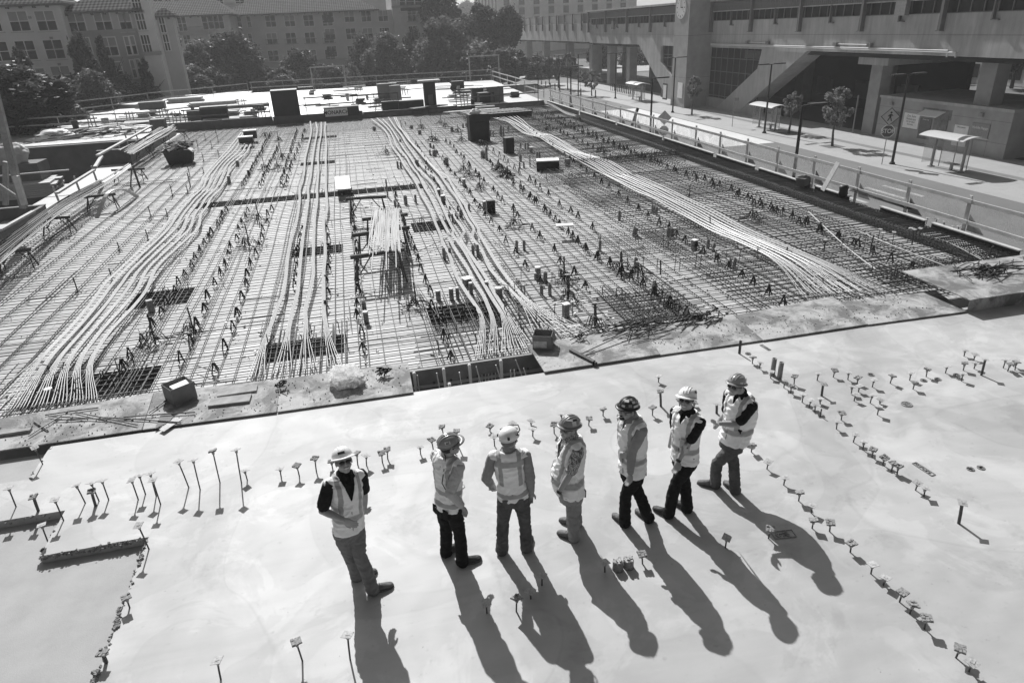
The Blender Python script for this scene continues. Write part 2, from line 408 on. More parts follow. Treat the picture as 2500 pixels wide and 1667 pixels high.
# dense dark bands where extra bars are packed: drop beams and column strips
def dense(x0, x1, y0, y1, nx, ny, z, label, z2=None, r=.011, hooks=0):
    mb = MB()
    for i in range(nx):
        x = x0+(x1-x0)*(i+.5)/nx+rnd.uniform(-.02,.02); mb.tube([(x, y0-rnd.uniform(0,.6), z), (x+rnd.uniform(-.05,.05), y1+rnd.uniform(0,.6), z+rnd.uniform(-.02,.02))], r, 5, True)
    for i in range(ny):
        y = y0+(y1-y0)*(i+.5)/ny; mb.tube([(x0-rnd.uniform(0,.4), y, (z2 or z)+.02), (x1+rnd.uniform(0,.4), y+rnd.uniform(-.04,.04), (z2 or z)+.02)], r, 5, True)
    for i in range(hooks):
        x = rnd.uniform(x0, x1); y = rnd.uniform(y0, y1); h = rnd.uniform(.1,.3)
        mb.tube([(x, y, z), (x, y, z+h), (x+rnd.uniform(-.12,.12), y+.05, z+h+.02)], r, 5, True)
    o = mb.build('rebar_cage', M_rebar); tag(o, label, 'rebar cage'); return o
dense(-6.1, 2.6, STEP_Y0+.15, STEP_Y1-.15, 26, 5, ZD-.12, 'packed bars and stirrups down in the long dark drop beam', ZD-.2, hooks=60)
dense(-6.4, -4.4, 12.1, 13.7, 16, 8, ZD+.02, 'dark packed bars under the fan of left tendons by the walkway', ZD-.1, hooks=16)
dense(-2.4, -.6, 12.0, 14.1, 18, 11, ZD+.03, 'dark packed bars under the four straight tendon bundles at the walkway', ZD-.05, hooks=14)
dense(-2.1, -.7, 20.2, 21.1, 10, 7, ZD+.02, 'dark grid of packed bars under the four straight bundles halfway up', ZD-.05, hooks=6)
dense(-5.8, -4.6, 17.2, 18.4, 9, 8, ZD, 'dark packed bars under the bend of the left tendon band', ZD-.1, hooks=6)
dense(1.0, 3.6, 12.0, 15.0, 20, 13, ZD+.05, 'tangle of packed bars under the spreading middle tendons', ZD-.02, hooks=40)
dense(1.6, 2.9, 21.5, 22.7, 10, 8, ZD+.02, 'dark packed bars under the middle tendon band by the steel tubes', ZD-.1, hooks=10)
dense(6.8, 8.7, 17.0, 18.6, 12, 9, ZD+.06, 'dark packed bars under the fan of the white tendons', ZD-.1, hooks=8)
dense(7.3, 9.3, 26.4, 27.8, 16, 10, ZD+.05, 'dark packed bars beside the first bend of the white tendons', ZD-.1, hooks=8)
dense(10.0, 15.0, 29.2, 30.3, 50, 5, ZD+.19, 'dark cross band of short parallel bars on the street side mat', hooks=50)
dense(5.2, 6.8, 12.2, 14.2, 14, 12, ZD+.1, 'dark packed bars by the walkway between middle and white tendons', ZD, hooks=12)
dense(11.8, 15.2, 12.2, 13.3, 22, 8, ZD+.17, 'dark packed bar ends beside the plywood box', hooks=25)

# edge beam: a long cage of stirrups along the street side
t = thing('edge_beam_cage', 'long dark cage of close stirrups along the street side edge', 'rebar cage', (15.22, 12.6, ZD))
def stirrup(mb, y, w=.5, h=.42, lean=0.0):
    p = [(-w/2,0),(-w/2,h*.8),(-w*.42,h),(w*.42,h),(w/2,h*.8),(w/2,0)]
    mb.tube([(x, y+lean*z, z+.02) for x, z in p], .014, 4, False)
st = []
for i in range(100):
    mb = MB(); yy = i*.125; mb.v = []; stirrup(mb, yy, .78-.0*i, .25+.012*math.sin(i), rnd.uniform(-.1,.1)); mb.build('stirrup', M_rebar, t)
mb = MB()
yy = 100*.125
while yy < 33: stirrup(mb, yy, .78, .22, rnd.uniform(-.1,.1)); yy += .13
o = mb.build('stirrup_run', M_rebar, t); o['kind'] = 'stuff'
mb = MB()
for i in range(13): x = -.4+i*.066; mb.tube([(x, -.5-rnd.uniform(0,1.0), .16+.05*(i%2)), (x+rnd.uniform(-.02,.02), 15, .17+.05*(i%2)), (x, 33, .16)], .013, 5)
for i in range(6): mb.tube([(-.46, -.3-.2*i, .05+.03*i), (-.46, 33, .05+.03*i)], .012, 4)
mb.build('main_bars', M_rebar, t)
mb = MB(); mb.box(14.82,15.7,11.6,54.4,ZD-.02,ZD+.004); struct('edge_strip', mb, M_formply)
# pale strands coming out of the cage's near end
for i in range(7):
    mb = MB(); x = 14.75+i*.07
    mb.tube(spline([(x+.2, 15.2, ZD+.22), (x+.15, 14.2, ZD+.26), (x, 13.2, ZD+.2), (x-.2-.03*i, 12.0, ZD+.14)], .4), .009, 5)
    o = mb.build('tendon', M_tendon); tag(o, 'grey strand leaving the near end of the edge beam cage', 'tendon', 'strands at the end of the edge cage')

# ---------------------------------------------------------------- tendons
def E_(x, y): return (330+.22321*x, 290+.22321*y)
def F_(x, y): return (.26781*x, 600+.26781*y)
def Gz(x, y): return (560+.2807*x, 500+.2807*y)
def H_(x, y): return (900+.22959*x, 280+.22959*y)
def I_(x, y): return (1040+.40183*x, 560+.40183*y)
def B_(x, y): return (1150+.2126*x, 120+.2126*y)
def J_(x, y): return (1500+.42517*x, 300+.42517*y)
def K_(x, y): return (1100+.2551*x, .2551*y)
def Z1_(x, y): return (x*.35714, y*.35714)
def Z2_(x, y): return (800+x*.35714, y*.35714)
def Z3_(x, y): return (1600+x*.38265, y*.38265)
def A_(x, y): return (2000+x*.2126, 180+y*.2126)
def C_(x, y): return (400+x*.2126, 160+y*.2126)
def D_(x, y): return (x*.2126, 240+y*.2126)
ZT = -.1
def bundle(pts, n, pitch, fan, label, group, m, r=.0085, zfun=None, flat_until=None):
    "pts photo pixels along the bundle, far to near; fan: list of end points, one per strand"
    w = [G(x, y, ZT) for x, y in pts]
    for i, p in enumerate(w): p.z = ZT+(.02*math.sin(p.y*.75))
    t = thing('tendon_bundle', label, 'tendon bundle', (w[0].x, w[0].y, ZT), 0, group)
    cen = spline(w, .35); O = Vector((w[0].x, w[0].y, ZT)); n_c = len(cen)
    for k in range(n):
        off = (k-(n-1)/2)*pitch; path = []
        for i, p in enumerate(cen):
            d = cen[min(i+1, n_c-1)]-cen[max(i-1, 0)]; side = Vector((d.y, -d.x, 0)).normalized()
            path.append(p - side*off)           # side points to the picture's left when walking towards the camera
        if fan:
            e = G(*fan[k], ZT-.06); a = path[-1]; d = (path[-1]-path[-4]).normalized()
            L_ = (e-a).length; b1 = a+d*L_*.38; b2 = e+(a-e)*.3+Vector((0,0,.0))
            for s in range(1, 11):
                s /= 10; path.append(a*(1-s)**3+b1*3*s*(1-s)**2+b2*3*s*s*(1-s)+e*s**3)
        mb = MB(); mb.smooth = True; mb.tube([p-O for p in path], r, 6); mb.build('strand', m, t)
    return t
M_tendon_far = mat('scuffed tendon sheath', .34, .45, .15, 8, .0, spec=.4)
def lerp2(a, b, t): return (a[0]+(b[0]-a[0])*t, a[1]+(b[1]-a[1])*t)
# left band of six
Lb = [E_(1160,150),E_(1085,250),E_(1000,350),E_(880,480),E_(760,620),E_(700,740),E_(590,850),E_(480,970),E_(390,1090),E_(290,1210),E_(130,1360),F_(1090,220),F_(960,350),F_(850,500),F_(680,700),F_(450,930)]
Rb = [E_(1300,150),E_(1270,260),E_(1210,370),E_(1060,500),E_(1000,640),E_(930,760),E_(830,870),E_(790,960),E_(720,1050),E_(690,1180),E_(560,1310),F_(1440,190),F_(1340,400),F_(1210,560),F_(1010,760),F_(880,940)]
fans = [[(-260,1500),(-150,1540),(-60,1560),(10,1550),(60,1540)], [(90,1530),(125,1520),(160,1515),(190,1510),(225,1505)], [(265,1500),(300,1495),(340,1490),(370,1485),(410,1480)],
        [(450,1475),(480,1470),(520,1465),(560,1460),(600,1455)], [(630,1450),(665,1446),(695,1442),(725,1440),(755,1436)], [(780,1434),(808,1430),(835,1428),(860,1425),(886,1420)]]
names = ['leftmost', 'second from the left', 'third from the left', 'third from the right', 'second from the right', 'rightmost']
for k in range(6):
    t_ = (0, .17, .36, .57, .78, 1)[k]; P_ = [lerp2(a, b, t_) for a, b in zip(Lb, Rb)]
    bundle(P_, 5, .0185, [F_(*q) for q in fans[k]], 'flat pale tendon bundle, %s of the winding left band' % names[k], 'tendon bundles of the left band', M_tendon)
# four straight ones
four = [[E_(1915,30),E_(1925,140),E_(1890,300),E_(1860,430),E_(1845,600),E_(1800,750),E_(1800,900),E_(1770,1080),E_(1720,1250),Gz(510,450),Gz(495,600),Gz(470,760),Gz(410,900),Gz(360,1040),Gz(325,1120)],
        [E_(1975,40),E_(1990,130),E_(1965,280),E_(1940,450),E_(1920,620),E_(1890,750),E_(1895,870),E_(1870,1050),E_(1840,1250),Gz(620,480),Gz(605,640),Gz(590,780),Gz(545,920),Gz(520,1050)],
        [E_(2035,40),E_(2035,150),E_(2010,300),E_(2000,450),E_(2005,560),E_(1990,750),E_(1990,900),E_(1965,1070),E_(1955,1250),Gz(730,480),Gz(730,620),Gz(690,780),Gz(660,900),Gz(665,1010)],
        [E_(2080,40),E_(2075,130),E_(2090,280),E_(2085,450),E_(2085,600),E_(2085,750),E_(2100,980),E_(2060,1120),E_(2070,1280),Gz(835,430),Gz(820,600),Gz(820,780),Gz(820,920),Gz(835,1020)]]
ff = [[(150,1530),(180,1525),(215,1522),(250,1515),(300,1500)], [(370,1500),(405,1495),(450,1490),(500,1480),(545,1460)], [(590,1470),(640,1465),(660,1460),(720,1455),(760,1440)], [(860,1435),(890,1432),(930,1430),(965,1425),(990,1420)]]
for k in range(4):
    bundle(four[k], 5, .0185, [Gz(*q) for q in ff[k]], 'flat pale tendon bundle, %s of the four nearly straight ones' % ['leftmost','second from the left','second from the right','rightmost'][k], 'four straight tendon bundles', M_tendon)
mid = [[H_(30,50),H_(150,140),H_(210,230),H_(250,340),H_(320,430),H_(380,540),H_(460,650),H_(520,760),H_(570,870),H_(650,1000),H_(710,1150),H_(760,1270),H_(800,1400),I_(140,150),I_(180,270),I_(240,370),I_(310,470)],
       [H_(90,40),H_(200,140),H_(260,240),H_(300,340),H_(390,440),H_(450,540),H_(530,640),H_(590,770),H_(660,880),H_(730,1020),H_(800,1160),H_(870,1300),I_(125,20),I_(180,130),I_(250,230),I_(290,310),I_(350,400),I_(385,480)],
       [H_(150,50),H_(230,130),H_(300,240),H_(360,340),H_(440,450),H_(520,570),H_(600,640),H_(680,740),H_(740,880),H_(800,1010),H_(850,1120),H_(905,1240),I_(160,30),I_(230,130),I_(290,230),I_(340,310),I_(400,410),I_(445,480)],
       [H_(210,30),H_(270,120),H_(340,210),H_(400,310),H_(470,410),H_(550,520),H_(620,590),H_(700,660),H_(770,760),H_(820,900),H_(870,1020),H_(940,1120),H_(1020,1250),I_(210,60),I_(260,140),I_(310,210),I_(370,300),I_(420,390),I_(470,470)],
       [H_(270,30),H_(320,130),H_(400,210),H_(450,290),H_(530,390),H_(600,470),H_(700,570),H_(780,670),H_(830,750),H_(920,860),H_(990,980),H_(1040,1090),H_(1120,1220),I_(280,50),I_(340,130),I_(390,240),I_(480,330),I_(550,400)],
       [H_(290,30),H_(340,140),H_(420,260),H_(480,320),H_(560,400),H_(640,500),H_(730,590),H_(830,650),H_(880,740),H_(950,860),H_(1020,950),H_(1080,1080),H_(1170,1220),I_(320,20),I_(370,110),I_(440,220),I_(510,310),I_(580,390)]]
mf = [[(300,790),(316,785),(330,782),(346,780),(362,778)], [(378,776),(392,774),(408,772),(424,770),(444,768)], [(462,766),(486,764),(510,762),(530,758),(552,756)], [(574,750),(596,746),(610,742),(626,738),(642,700)],
      [(662,640),(700,620),(724,612),(800,664),(842,662)], [(880,656),(920,652),(960,648),(1000,642),(1040,638)]]
for k in range(6):
    bundle(mid[k], 5, .0185, [I_(*q) for q in mf[k]], 'flat pale tendon bundle, %s of the curving middle band' % names[k], 'tendon bundles of the middle band', M_tendon)
Ub = [B_(500,745),B_(600,820),B_(660,880),B_(760,940),B_(850,975),B_(920,985),B_(1040,1050),B_(1150,1120),B_(1290,1190),B_(1450,1240),B_(1600,1290),B_(1750,1380),B_(1870,1460),J_(120,300),J_(300,370),J_(420,430),J_(560,500),J_(700,580),J_(830,640),J_(980,700),J_(1130,755)]
Wb = [B_(140,765),B_(300,800),B_(420,840),B_(500,890),B_(600,960),B_(700,990),B_(790,1020),B_(870,1080),B_(960,1130),B_(1090,1190),B_(1200,1250),B_(1350,1340),B_(1500,1430),B_(1640,1500),J_(120,385),J_(220,430),J_(330,495),J_(440,560),J_(560,620),J_(680,665),J_(800,720)]
for k in range(9):
    t_ = k/8; P_ = [lerp2(a, b, t_) for a, b in zip(Wb, Ub)]
    e0 = lerp2(J_(1135,1008), J_(1640,982), t_*.92)
    fan = [(e0[0]+q*11-16+rnd.uniform(-5,5), e0[1]-q*.8) for q in range(4)]
    bundle([(x+rnd.uniform(-1.5,1.5), y+rnd.uniform(-1.2,1.2)) for x, y in P_], 4, .0155, fan, 'flat white tendon bundle, %s across the wide right band' % (ORD[k]+' from the left'), 'white tendon bundles of the right band', M_tendon_white if k < 6 else M_tendon_far)
for k, (a, b_) in enumerate([((800,600),0), ((815,598),6), ((830,596),12)]):
    pts = [G(*B_(x+b_*1.2, y-b_*.8), ZT) for x, y in ((760,580),(880,630),(980,680),(1050,725),(1120,755),(1200,775))]
    mb = MB(); mb.tube(spline(pts, .6), .02, 6); o = mb.build('tendon', M_tendon_white)
    tag(o, 'white strand curving along the far street side corner of the field', 'tendon', 'white strands at the far corner')
# two loose pale conduits lying on the right mat
for (p, lab) in ((((1115,510),(1220,610),(1330,710),(1430,790),(1500,840)), 'loose pale conduit lying slantwise on the right mat'), (((1400,620),(1560,690),(1750,765),(1950,840)), 'loose pale conduit lying along the mat near the edge cage')):
    mb = MB(); mb.tube(spline([G(*J_(x, y), ZD+.21) for x, y in p], .5), .013, 6); tag(mb.build('conduit', M_timber_pale), lab, 'conduit')

# lap bars, offcuts and tie wires that break up the grid
q = random.Random(77); mb = MB()
for i in range(260):
    x = q.uniform(XL+.5, XR-1.5); y = 11.8+q.random()**1.6*40; a = q.choice((0, 0, math.pi/2, math.pi/2, q.uniform(0, 3.1)))+q.gauss(0, .05); l = q.uniform(.5, 3.2)*(.5 if i % 3 == 0 else 1); z = ZD+q.uniform(.07, .13)
    d = Vector((math.cos(a), math.sin(a), 0)); p = Vector((x, y, z)); e = p+d*l
    if e.x > XR-.9 or e.x < XL or e.y < 11.6 or e.y > 54: continue
    pts = [p, (p+e)/2+Vector((0,0,q.uniform(-.01,.02))), e]
    if i % 4 == 0: pts.append(e+Vector((q.uniform(-.15,.15), q.uniform(-.15,.15), q.uniform(.02,.2))))
    mb.tube(pts, .010, 4)
for i in range(700):
    x = q.uniform(XL+.5, XR-1.5); y = 11.8+q.random()**1.6*30; p = Vector((x, y, ZD+.07)); mb.tube([p, p+Vector((q.uniform(-.05,.05), q.uniform(-.05,.05), q.uniform(.03,.09)))], .006, 3)
tag(mb.build('offcuts', M_rebar), 'lap bars, offcuts and tie wire ends strewn over the bar field', 'offcuts', None, 'stuff')
# ---------------------------------------------------------------- chairs that hold the bars up
def chair_mesh(h=.16, w=.11, r=.011):
    mb = MB()
    for s in (-1, 1): mb.tube([(s*w*.25-.0, s*w*.75, 0), (s*w*.06, s*w*.16, h*.93), (0, 0, h)], r, 4)
    mb.tube([(-w*.5, w*.3, 0), (0, 0, h)], r, 4); mb.tube([(w*.5, -w*.3, 0), (0, 0, h)], r, 4)
    mb.tube([(-.03, w*.4, h*.45), (.03, -w*.4, h*.45)], r*.8, 4); mb.obox((0,0,h), (.05,.035,.02))
    me = mb.mesh('bar_chair'); me.materials.append(M_black); return me
CH = [chair_mesh(.23,.14,.015), chair_mesh(.2,.15,.015), chair_mesh(.25,.13,.015)]
def chair_row(p, q, n, label, i0=0):
    a, b = G(*p, ZD), G(*q, ZD)
    for i in range(n):
        c = a+(b-a)*((i+.5)/n)+Vector((rnd.uniform(-.05,.05), rnd.uniform(-.12,.12), .045))
        o = link('bar_chair', rnd.choice(CH), None, c, rnd.uniform(-.4,.4)); tag(o, label, 'rebar chair', label.replace('black A-shaped bar chair', 'chairs'))
S = 'black A-shaped bar chair in the row '
chair_row((557,515), (291,932), 19, S+'right of the left tendon band')
chair_row((609,515), (434,915), 15, S+'midway between left band and straight bundles')
chair_row((664,510), (525,934), 15, S+'left of the straight bundles')
chair_row((664,328), (592,462), 22, S+'climbing to the far wall, first of three')
chair_row((683,358), (634,462), 16, S+'climbing to the far wall, second of three')
chair_row((726,322), (684,462), 22, S+'climbing to the far wall, third of three')
chair_row((742,560), (716,720), 8, S+'beside the second straight bundle')
chair_row((802,560), (800,780), 8, S+'right of the rightmost straight bundle')
chair_row((1014,350), (1120,560), 14, S+'right of the middle tendon band')
chair_row((861,480), (884,880), 18, S+'through the trestles, left side')
chair_row((960,470), (1110,900), 18, S+'through the trestles, right side')
chair_row((1283,284), (1512,400), 22, S+'beside the white band at the far end')
chair_row((1320,286), (1600,405), 24, S+'beside the white band, far right mat')
chair_row((1334,277), (1660,430), 24, S+'beside the edge cage, far right mat')
chair_row((1290,320), (1600,548), 20, S+'left of the white tendon band')
chair_row((1602,548), (1930,760), 12, S+'before the walkway, right of the middle')
chair_row((1210,400), (1420,610), 14, S+'in the middle of the right half')
chair_row((1420,610), (1700,790), 9, S+'near the plywood on the right half')
chair_row((1690,430), (2060,590), 14, S+'between white band and edge cage')
chair_row((1820,490), (2260,680), 11, S+'close to the plywood box')

for (xw, y0, y1, n, lab) in ((4.1,15,38,20,'first of four between middle and white bands'),(5.1,14,40,22,'second of four between middle and white bands'),(6.1,15,34,17,'third of four between middle and white bands'),(6.9,19,40,18,'fourth of four between middle and white bands'),(13.0,15,52,30,'two steps from the edge cage'),(-3.0,30,50,18,'left of the straight bundles, far half')):
    for i in range(n):
        o = link('bar_chair', rnd.choice(CH), None, (xw+rnd.uniform(-.07,.07)+.01*i, y0+(y1-y0)*(i+rnd.uniform(.2,.8))/n, ZD+.045), rnd.uniform(-.5,.5)); tag(o, S+lab, 'rebar chair', 'chairs in the row '+lab)
# the farthest chairs, past three hundred, are one
chs = sorted([o for o in bpy.data.objects if o.name.startswith('bar_chair')], key=lambda o: (o.location-CAM).length)
far_ch = MB()
for o in chs[290:]:
    M = Matrix.Translation(o.location) @ Matrix.Rotation(o.rotation_euler.z, 4, 'Z')
    far_ch.add([M @ v.co for v in o.data.vertices], [tuple(p.vertices) for p in o.data.polygons]); bpy.data.objects.remove(o)
tag(far_ch.build('bar_chairs', M_black), 'tiny black bar chairs in rows at the far end of the field', 'rebar chairs', None, 'stuff')
# ---------------------------------------------------------------- anchor plates on stems (inserts cast in the slab)
def plate_mesh(kind, s):
    q = random.Random(s); mb = MB(); a = .049
    if kind == 'rough':
        n = 3; mb.obox((0,0,.004), (2*a,2*a,.010))
        for i in range(n):
            for j in range(n):
                x = (i-(n-1)/2)*2*a/n; y = (j-(n-1)/2)*2*a/n; h = q.uniform(.006,.018)
                mb.obox((x,y,h/2+q.uniform(-.002,.003)), (2*a/n*q.uniform(.7,1.05),2*a/n*q.uniform(.7,1.05),h+.006), q.uniform(-.3,.3))
    else:
        mb.obox((0,0,.003), (2*a,2*a,.005)); mb.obox((.01,.004,.007), (.05,.04,.004), .4)
        if kind == 'tilt': mb.obox((-.012,-.012,.007), (.02,.02,.003), .7)
    return mb.mesh('plate')
PL = {'flat': [plate_mesh('flat', 1), plate_mesh('tilt', 2)], 'rough': [plate_mesh('rough', s) for s in range(4)]}
M_plate = mat('splashed plate', .40, .7, .3, 40, .3); M_plate_r = mat('caked plate', .26, .95, .45, 60, .5)
for v in PL['flat']: v.materials.append(M_plate)
for v in PL['rough']: v.materials.append(M_plate_r)
M_stem = mat('stem steel', .07, .6, .3, 30, .0)
def plate_anchor(base, h, kind, thick, label, group, lean=None, zb=0, name='anchor_plate'):
    t = thing(name, label, 'anchor plate', base, rnd.uniform(0, 1.57), group)
    r = .019 if thick else .009
    hh = max(.05, h-.012); dx, dy = rnd.uniform(-.07,.07)*hh, rnd.uniform(-.07,.07)*hh
    mb = MB(); mb.tube([(0,0,-.01),(dx*.5,dy*.5,hh*.5),(dx,dy,hh-.03)], r, 8); mb.build('stem', M_stem, t)
    mb = MB(); mb.lathe([(.011,hh-.06),(.017,hh-.045),(.022,hh-.012),(.022,hh)], 8, (dx,dy,0)); mb.build('collar', M_galv, t)
    o = link('plate', rnd.choice(PL[kind]), t, (dx,dy,hh)); o.rotation_euler = (rnd.uniform(-.22,.22), rnd.uniform(-.22,.22), rnd.uniform(-.5,.5))
    return t
def L1(x, y): return (x*.3934, 1050+y*.3934)
def Pz(x, y): return (740+x*.287, 1030+y*.287)
def P3(x, y): return (1140+x*.2552, 980+y*.2552)
def P5(x, y): return (1440+x*.2807, 880+y*.2807)
def Rz(x, y): return (1660+x*.3571, 700+y*.3571)
def BR(x, y): return (1700+x*.3935, 1050+y*.3935)
def Bz(x, y): return (1140+x*.4082, 1300+y*.4082)
def anchors(fn, items, group, label, z=0):
    n = len(items)
    for i, it in enumerate(items):
        (bx, by), (tx, ty) = it[0], it[1]; kind = it[2] if len(it) > 2 else 'flat'; thick = len(it) > 3
        b = G(*fn(bx, by), z); h = min(max(high(b, *fn(tx, ty)), .07), .8)
        plate_anchor(b, h, kind, thick, label % (ORD[i] if i < 20 else 'twenty-%s' % ORD[i-20]), group)
f, r_ = 'flat', 'rough'
anchors(L1, [((100,475),(38,350)), ((238,500),(205,410),r_,1), ((395,560),(340,430)), ((265,210),(232,97))],
        'plates round the recesses', 'square plate on a long leaning stem by the recesses, %s from the left edge')
anchors(L1, [((305,712),(243,580))], 'plate in the lower recess', 'white square plate on a stem rising from the lower recess, %s and only one', -.115)
anchors(L1, [((925,738),(875,580)), ((805,1100),(783,1035),r_), ((660,1440),(635,1375),r_,1)],
        'plates on the recess rim', 'plate on a caked stem on the right recess rim, %s from the top')
anchors(L1, [((530,452),(490,330)), ((593,468),(553,375),r_,1), ((615,440),(562,320)), ((675,432),(632,310)), ((858,430),(822,300)), ((903,397),(855,278)), ((970,410),(928,268)), ((997,460),(940,305)),
             ((1172,355),(1113,185)), ((1242,368),(1187,185)), ((1365,325),(1313,120),r_), ((1498,325),(1437,120))],
        'tall plates left of the people', 'square plate on a tall thin stem left of the smiling man, %s from the left')
anchors(L1, [((1535,310),(1520,245)), ((1745,290),(1728,232)), ((1858,285),(1842,215),r_), ((1963,255),(1951,175),r_)],
        'low plates behind the smiling man', 'square plate on a short stem just left of the smiling man, %s from the left')
anchors(Pz, [((250,390),(235,330),r_), ((465,365),(457,262),r_), ((540,370),(520,278)), ((675,345),(655,255),r_), ((720,315),(705,228),r_), ((1000,275),(990,200)), ((1110,245),(1100,145),r_), ((1190,90),(1165,35),r_), ((1325,215),(1335,75),r_)],
        'low plates between first and second man', 'caked plate on a short stem between the first two men, %s from the left')
anchors(P3, [((220,285),(218,230),r_), ((265,425),(245,325)), ((440,240),(440,205)), ((612,225),(612,180)), ((630,335),(622,255)), ((835,305),(822,215),r_), ((905,160),(900,110)), ((1165,230),(1165,155),r_)],
        'low plates behind the white climbing helmet', 'plate on a short stem around the third and fourth man, %s from the left')
anchors(P5, [((115,480),(120,415),r_), ((545,478),(548,405),r_), ((597,188),(598,130)), ((618,398),(625,262),r_,1), ((780,400),(780,340),r_), ((905,400),(915,360),r_), ((1103,460),(1110,372),f,1)],
        'plates behind the right men', 'plate on a stem behind the three right men, %s from the left')
anchors(P5, [((1365,720),(1370,675),r_), ((1405,795),(1405,725),r_)], 'plates by the jeans', 'caked plate right beside the jeans of the rightmost man, %s of two')
anchors(Rz, [((495,525),(503,480),r_), ((543,560),(545,512)), ((620,625),(617,575)), ((710,690),(707,635)), ((780,668),(793,608),r_), ((757,725),(763,672),r_), ((835,790),(843,735)), ((883,825),(888,770)), ((922,855),(932,800)), ((968,745),(977,660),f,1), ((958,800),(965,762)), ((1103,910),(1110,858),r_), ((1070,972),(1078,915)),
             ((1185,1062),(1197,1000)), ((1250,1115),(1262,1055)), ((1313,1165),(1322,1108),r_)],
        'plates in the upper slanting row', 'short stemmed plate in the slanting row right of the men, %s from the walkway')
anchors(Rz, [((938,640),(947,590)), ((1048,618),(1052,568),r_), ((1148,635),(1157,582)), ((1210,665),(1218,618),r_), ((1315,685),(1322,630)), ((1437,660),(1447,605),r_), ((1570,640),(1583,585)), ((1593,700),(1603,650),r_), ((1683,615),(1700,560),r_), ((1815,590),(1825,540)), ((1925,645),(1942,590)), ((1942,475),(1950,430)),
             ((2010,500),(2020,458)), ((2010,560),(2022,515)), ((1937,572),(1945,520),r_), ((2060,605),(2082,495),f,1), ((2210,555),(2222,495)), ((2240,578),(2253,525),r_), ((2280,545),(2292,492)), ((2290,570),(2303,515),r_)],
        'plates scattered at the upper right of the slab', 'short stemmed plate scattered at the upper right, %s from the left')
anchors(Rz, [((1172,735),(1182,680)), ((1190,780),(1200,728)), ((1220,718),(1232,672)), ((1300,795),(1310,735)), ((1365,800),(1372,768)), ((1350,875),(1362,815))],
        'cluster of plates on the right', 'short stemmed plate in the cluster above the round socket, %s from the left')
anchors(BR, [((438,240),(452,188)), ((542,340),(557,288)), ((635,438),(640,380),r_), ((712,512),(725,460)), ((718,608),(728,552),r_), ((827,628),(840,568),r_), ((955,757),(965,700),r_), ((1083,890),(1097,828)), ((1160,960),(1178,908)), ((1260,1065),(1270,1002),r_), ((1325,1135),(1330,1072),r_), ((1415,1230),(1437,1158),r_), ((1610,1410),(1625,1345),r_), ((1690,1495),(1700,1430))],
        'plates in the lower slanting row', 'short stemmed plate in the slanting row at lower right, %s from the men')
anchors(BR, [((1157,215),(1163,165),r_), ((1210,255),(1220,200),r_), ((1245,272),(1255,222),r_), ((1360,372),(1375,320)), ((1412,410),(1423,355))],
        'plates at the end of the upper row', 'plate on a short stem left of the long rectangular socket, %s from the left')
anchors(BR, [((1628,578),(1665,450),f,1)], 'lone tall plate', 'lone square plate on a thick tall stem at right, %s')
anchors(BR, [((447,670),(455,605),r_), ((180,728),(187,660))], 'plates in the men\'s shadows', 'dark plate on a stem touched by the shadow of the rightmost men, %s of two')
anchors(Bz, [((120,480),(120,412)), ((295,470),(280,385),r_), ((382,395),(378,345)), ((448,315),(445,250)), ((825,235),(828,175)), ((1050,185),(1045,125),r_)],
        'plates among the lower shadows', 'plate on a short stem among the long shadows at the bottom, %s from the left')
anchors(L1, [((1370,1545),(1350,1425)), ((1877,1430),(1860,1305),r_)], 'plates at lower left', 'square plate on a bent stem at lower left, %s from the left')
anchors(lambda x, y: (x, y), [((855,1610),(857,1548))], 'plate below the first man', 'square plate on a short stem below the first man, %s and only')
# plates over the rebar field, on thin pale stems
fld = [(1310,640,1300,745),(1385,655,1370,750),(1345,650,1330,745),(1525,610,1510,700),(1610,625,1595,705),(1700,600,1680,690),(1725,610,1708,700),(1755,605,1740,695),(1445,635,1435,710),(1480,640,1470,730),(1545,630,1535,690),
       (1035,680,1030,715),(1070,675,1070,720),(1100,685,1098,735),(1155,665,1148,710),(1210,670,1203,740),(990,705,985,760),(830,718,822,780),(720,712,715,800),(645,722,640,790),(590,722,575,800),(600,738,595,840),(495,758,490,840),(470,742,465,830),(372,770,372,850),(348,755,345,850),(250,770,245,850),(270,780,265,870),
       (170,765,165,830),(135,795,130,900),(78,773,75,830),(38,735,35,800),(1775,548,1770,590),(1795,545,1790,580),(1850,550,1835,610),(1893,565,1880,640),(1950,592,1935,640),(1985,590,1965,650),(2010,600,1990,660),(2055,628,2035,690)]
for i, (tx, ty, bx, by) in enumerate(sorted(fld)):
    b = G(*J_(bx, by), ZD+.05); h = min(max(high(b, *J_(tx, ty)), .15), .7)
    plate_anchor(b, h, 'flat', i % 5 == 0, 'small pale plate on a thin stem above the right bar mat', 'plates on thin stems above the right bar mat')
for i, (tx, ty, bx, by) in enumerate([(578,222,578,300),(838,162,838,305),(862,270,865,420),(1025,440,1025,590),(780,445,780,520),(888,436,890,520),(553,290,553,340),(565,305,565,360),(765,255,765,320),(800,292,803,350)]):
    b = G(*I_(bx, by), ZD+.03); plate_anchor(b, min(high(b, *I_(tx, ty)), .8), 'flat', i in (1,2,3), 'small white plate on a black stem by the bar nests at the middle', 'white capped stems by the bar nests')
for i, (tx, ty, bx, by) in enumerate([(345,62,350,140),(390,68,392,110),(948,98,952,190),(1185,272,1185,350),(1217,275,1217,345),(1478,535,1480,665),(608,535,610,620)]):
    b = G(*H_(bx, by), ZD+.03); plate_anchor(b, min(high(b, *H_(tx, ty)), .8), 'flat', True, 'small white plate on a stem far up the field by the tall box', 'white capped stems far up the field')

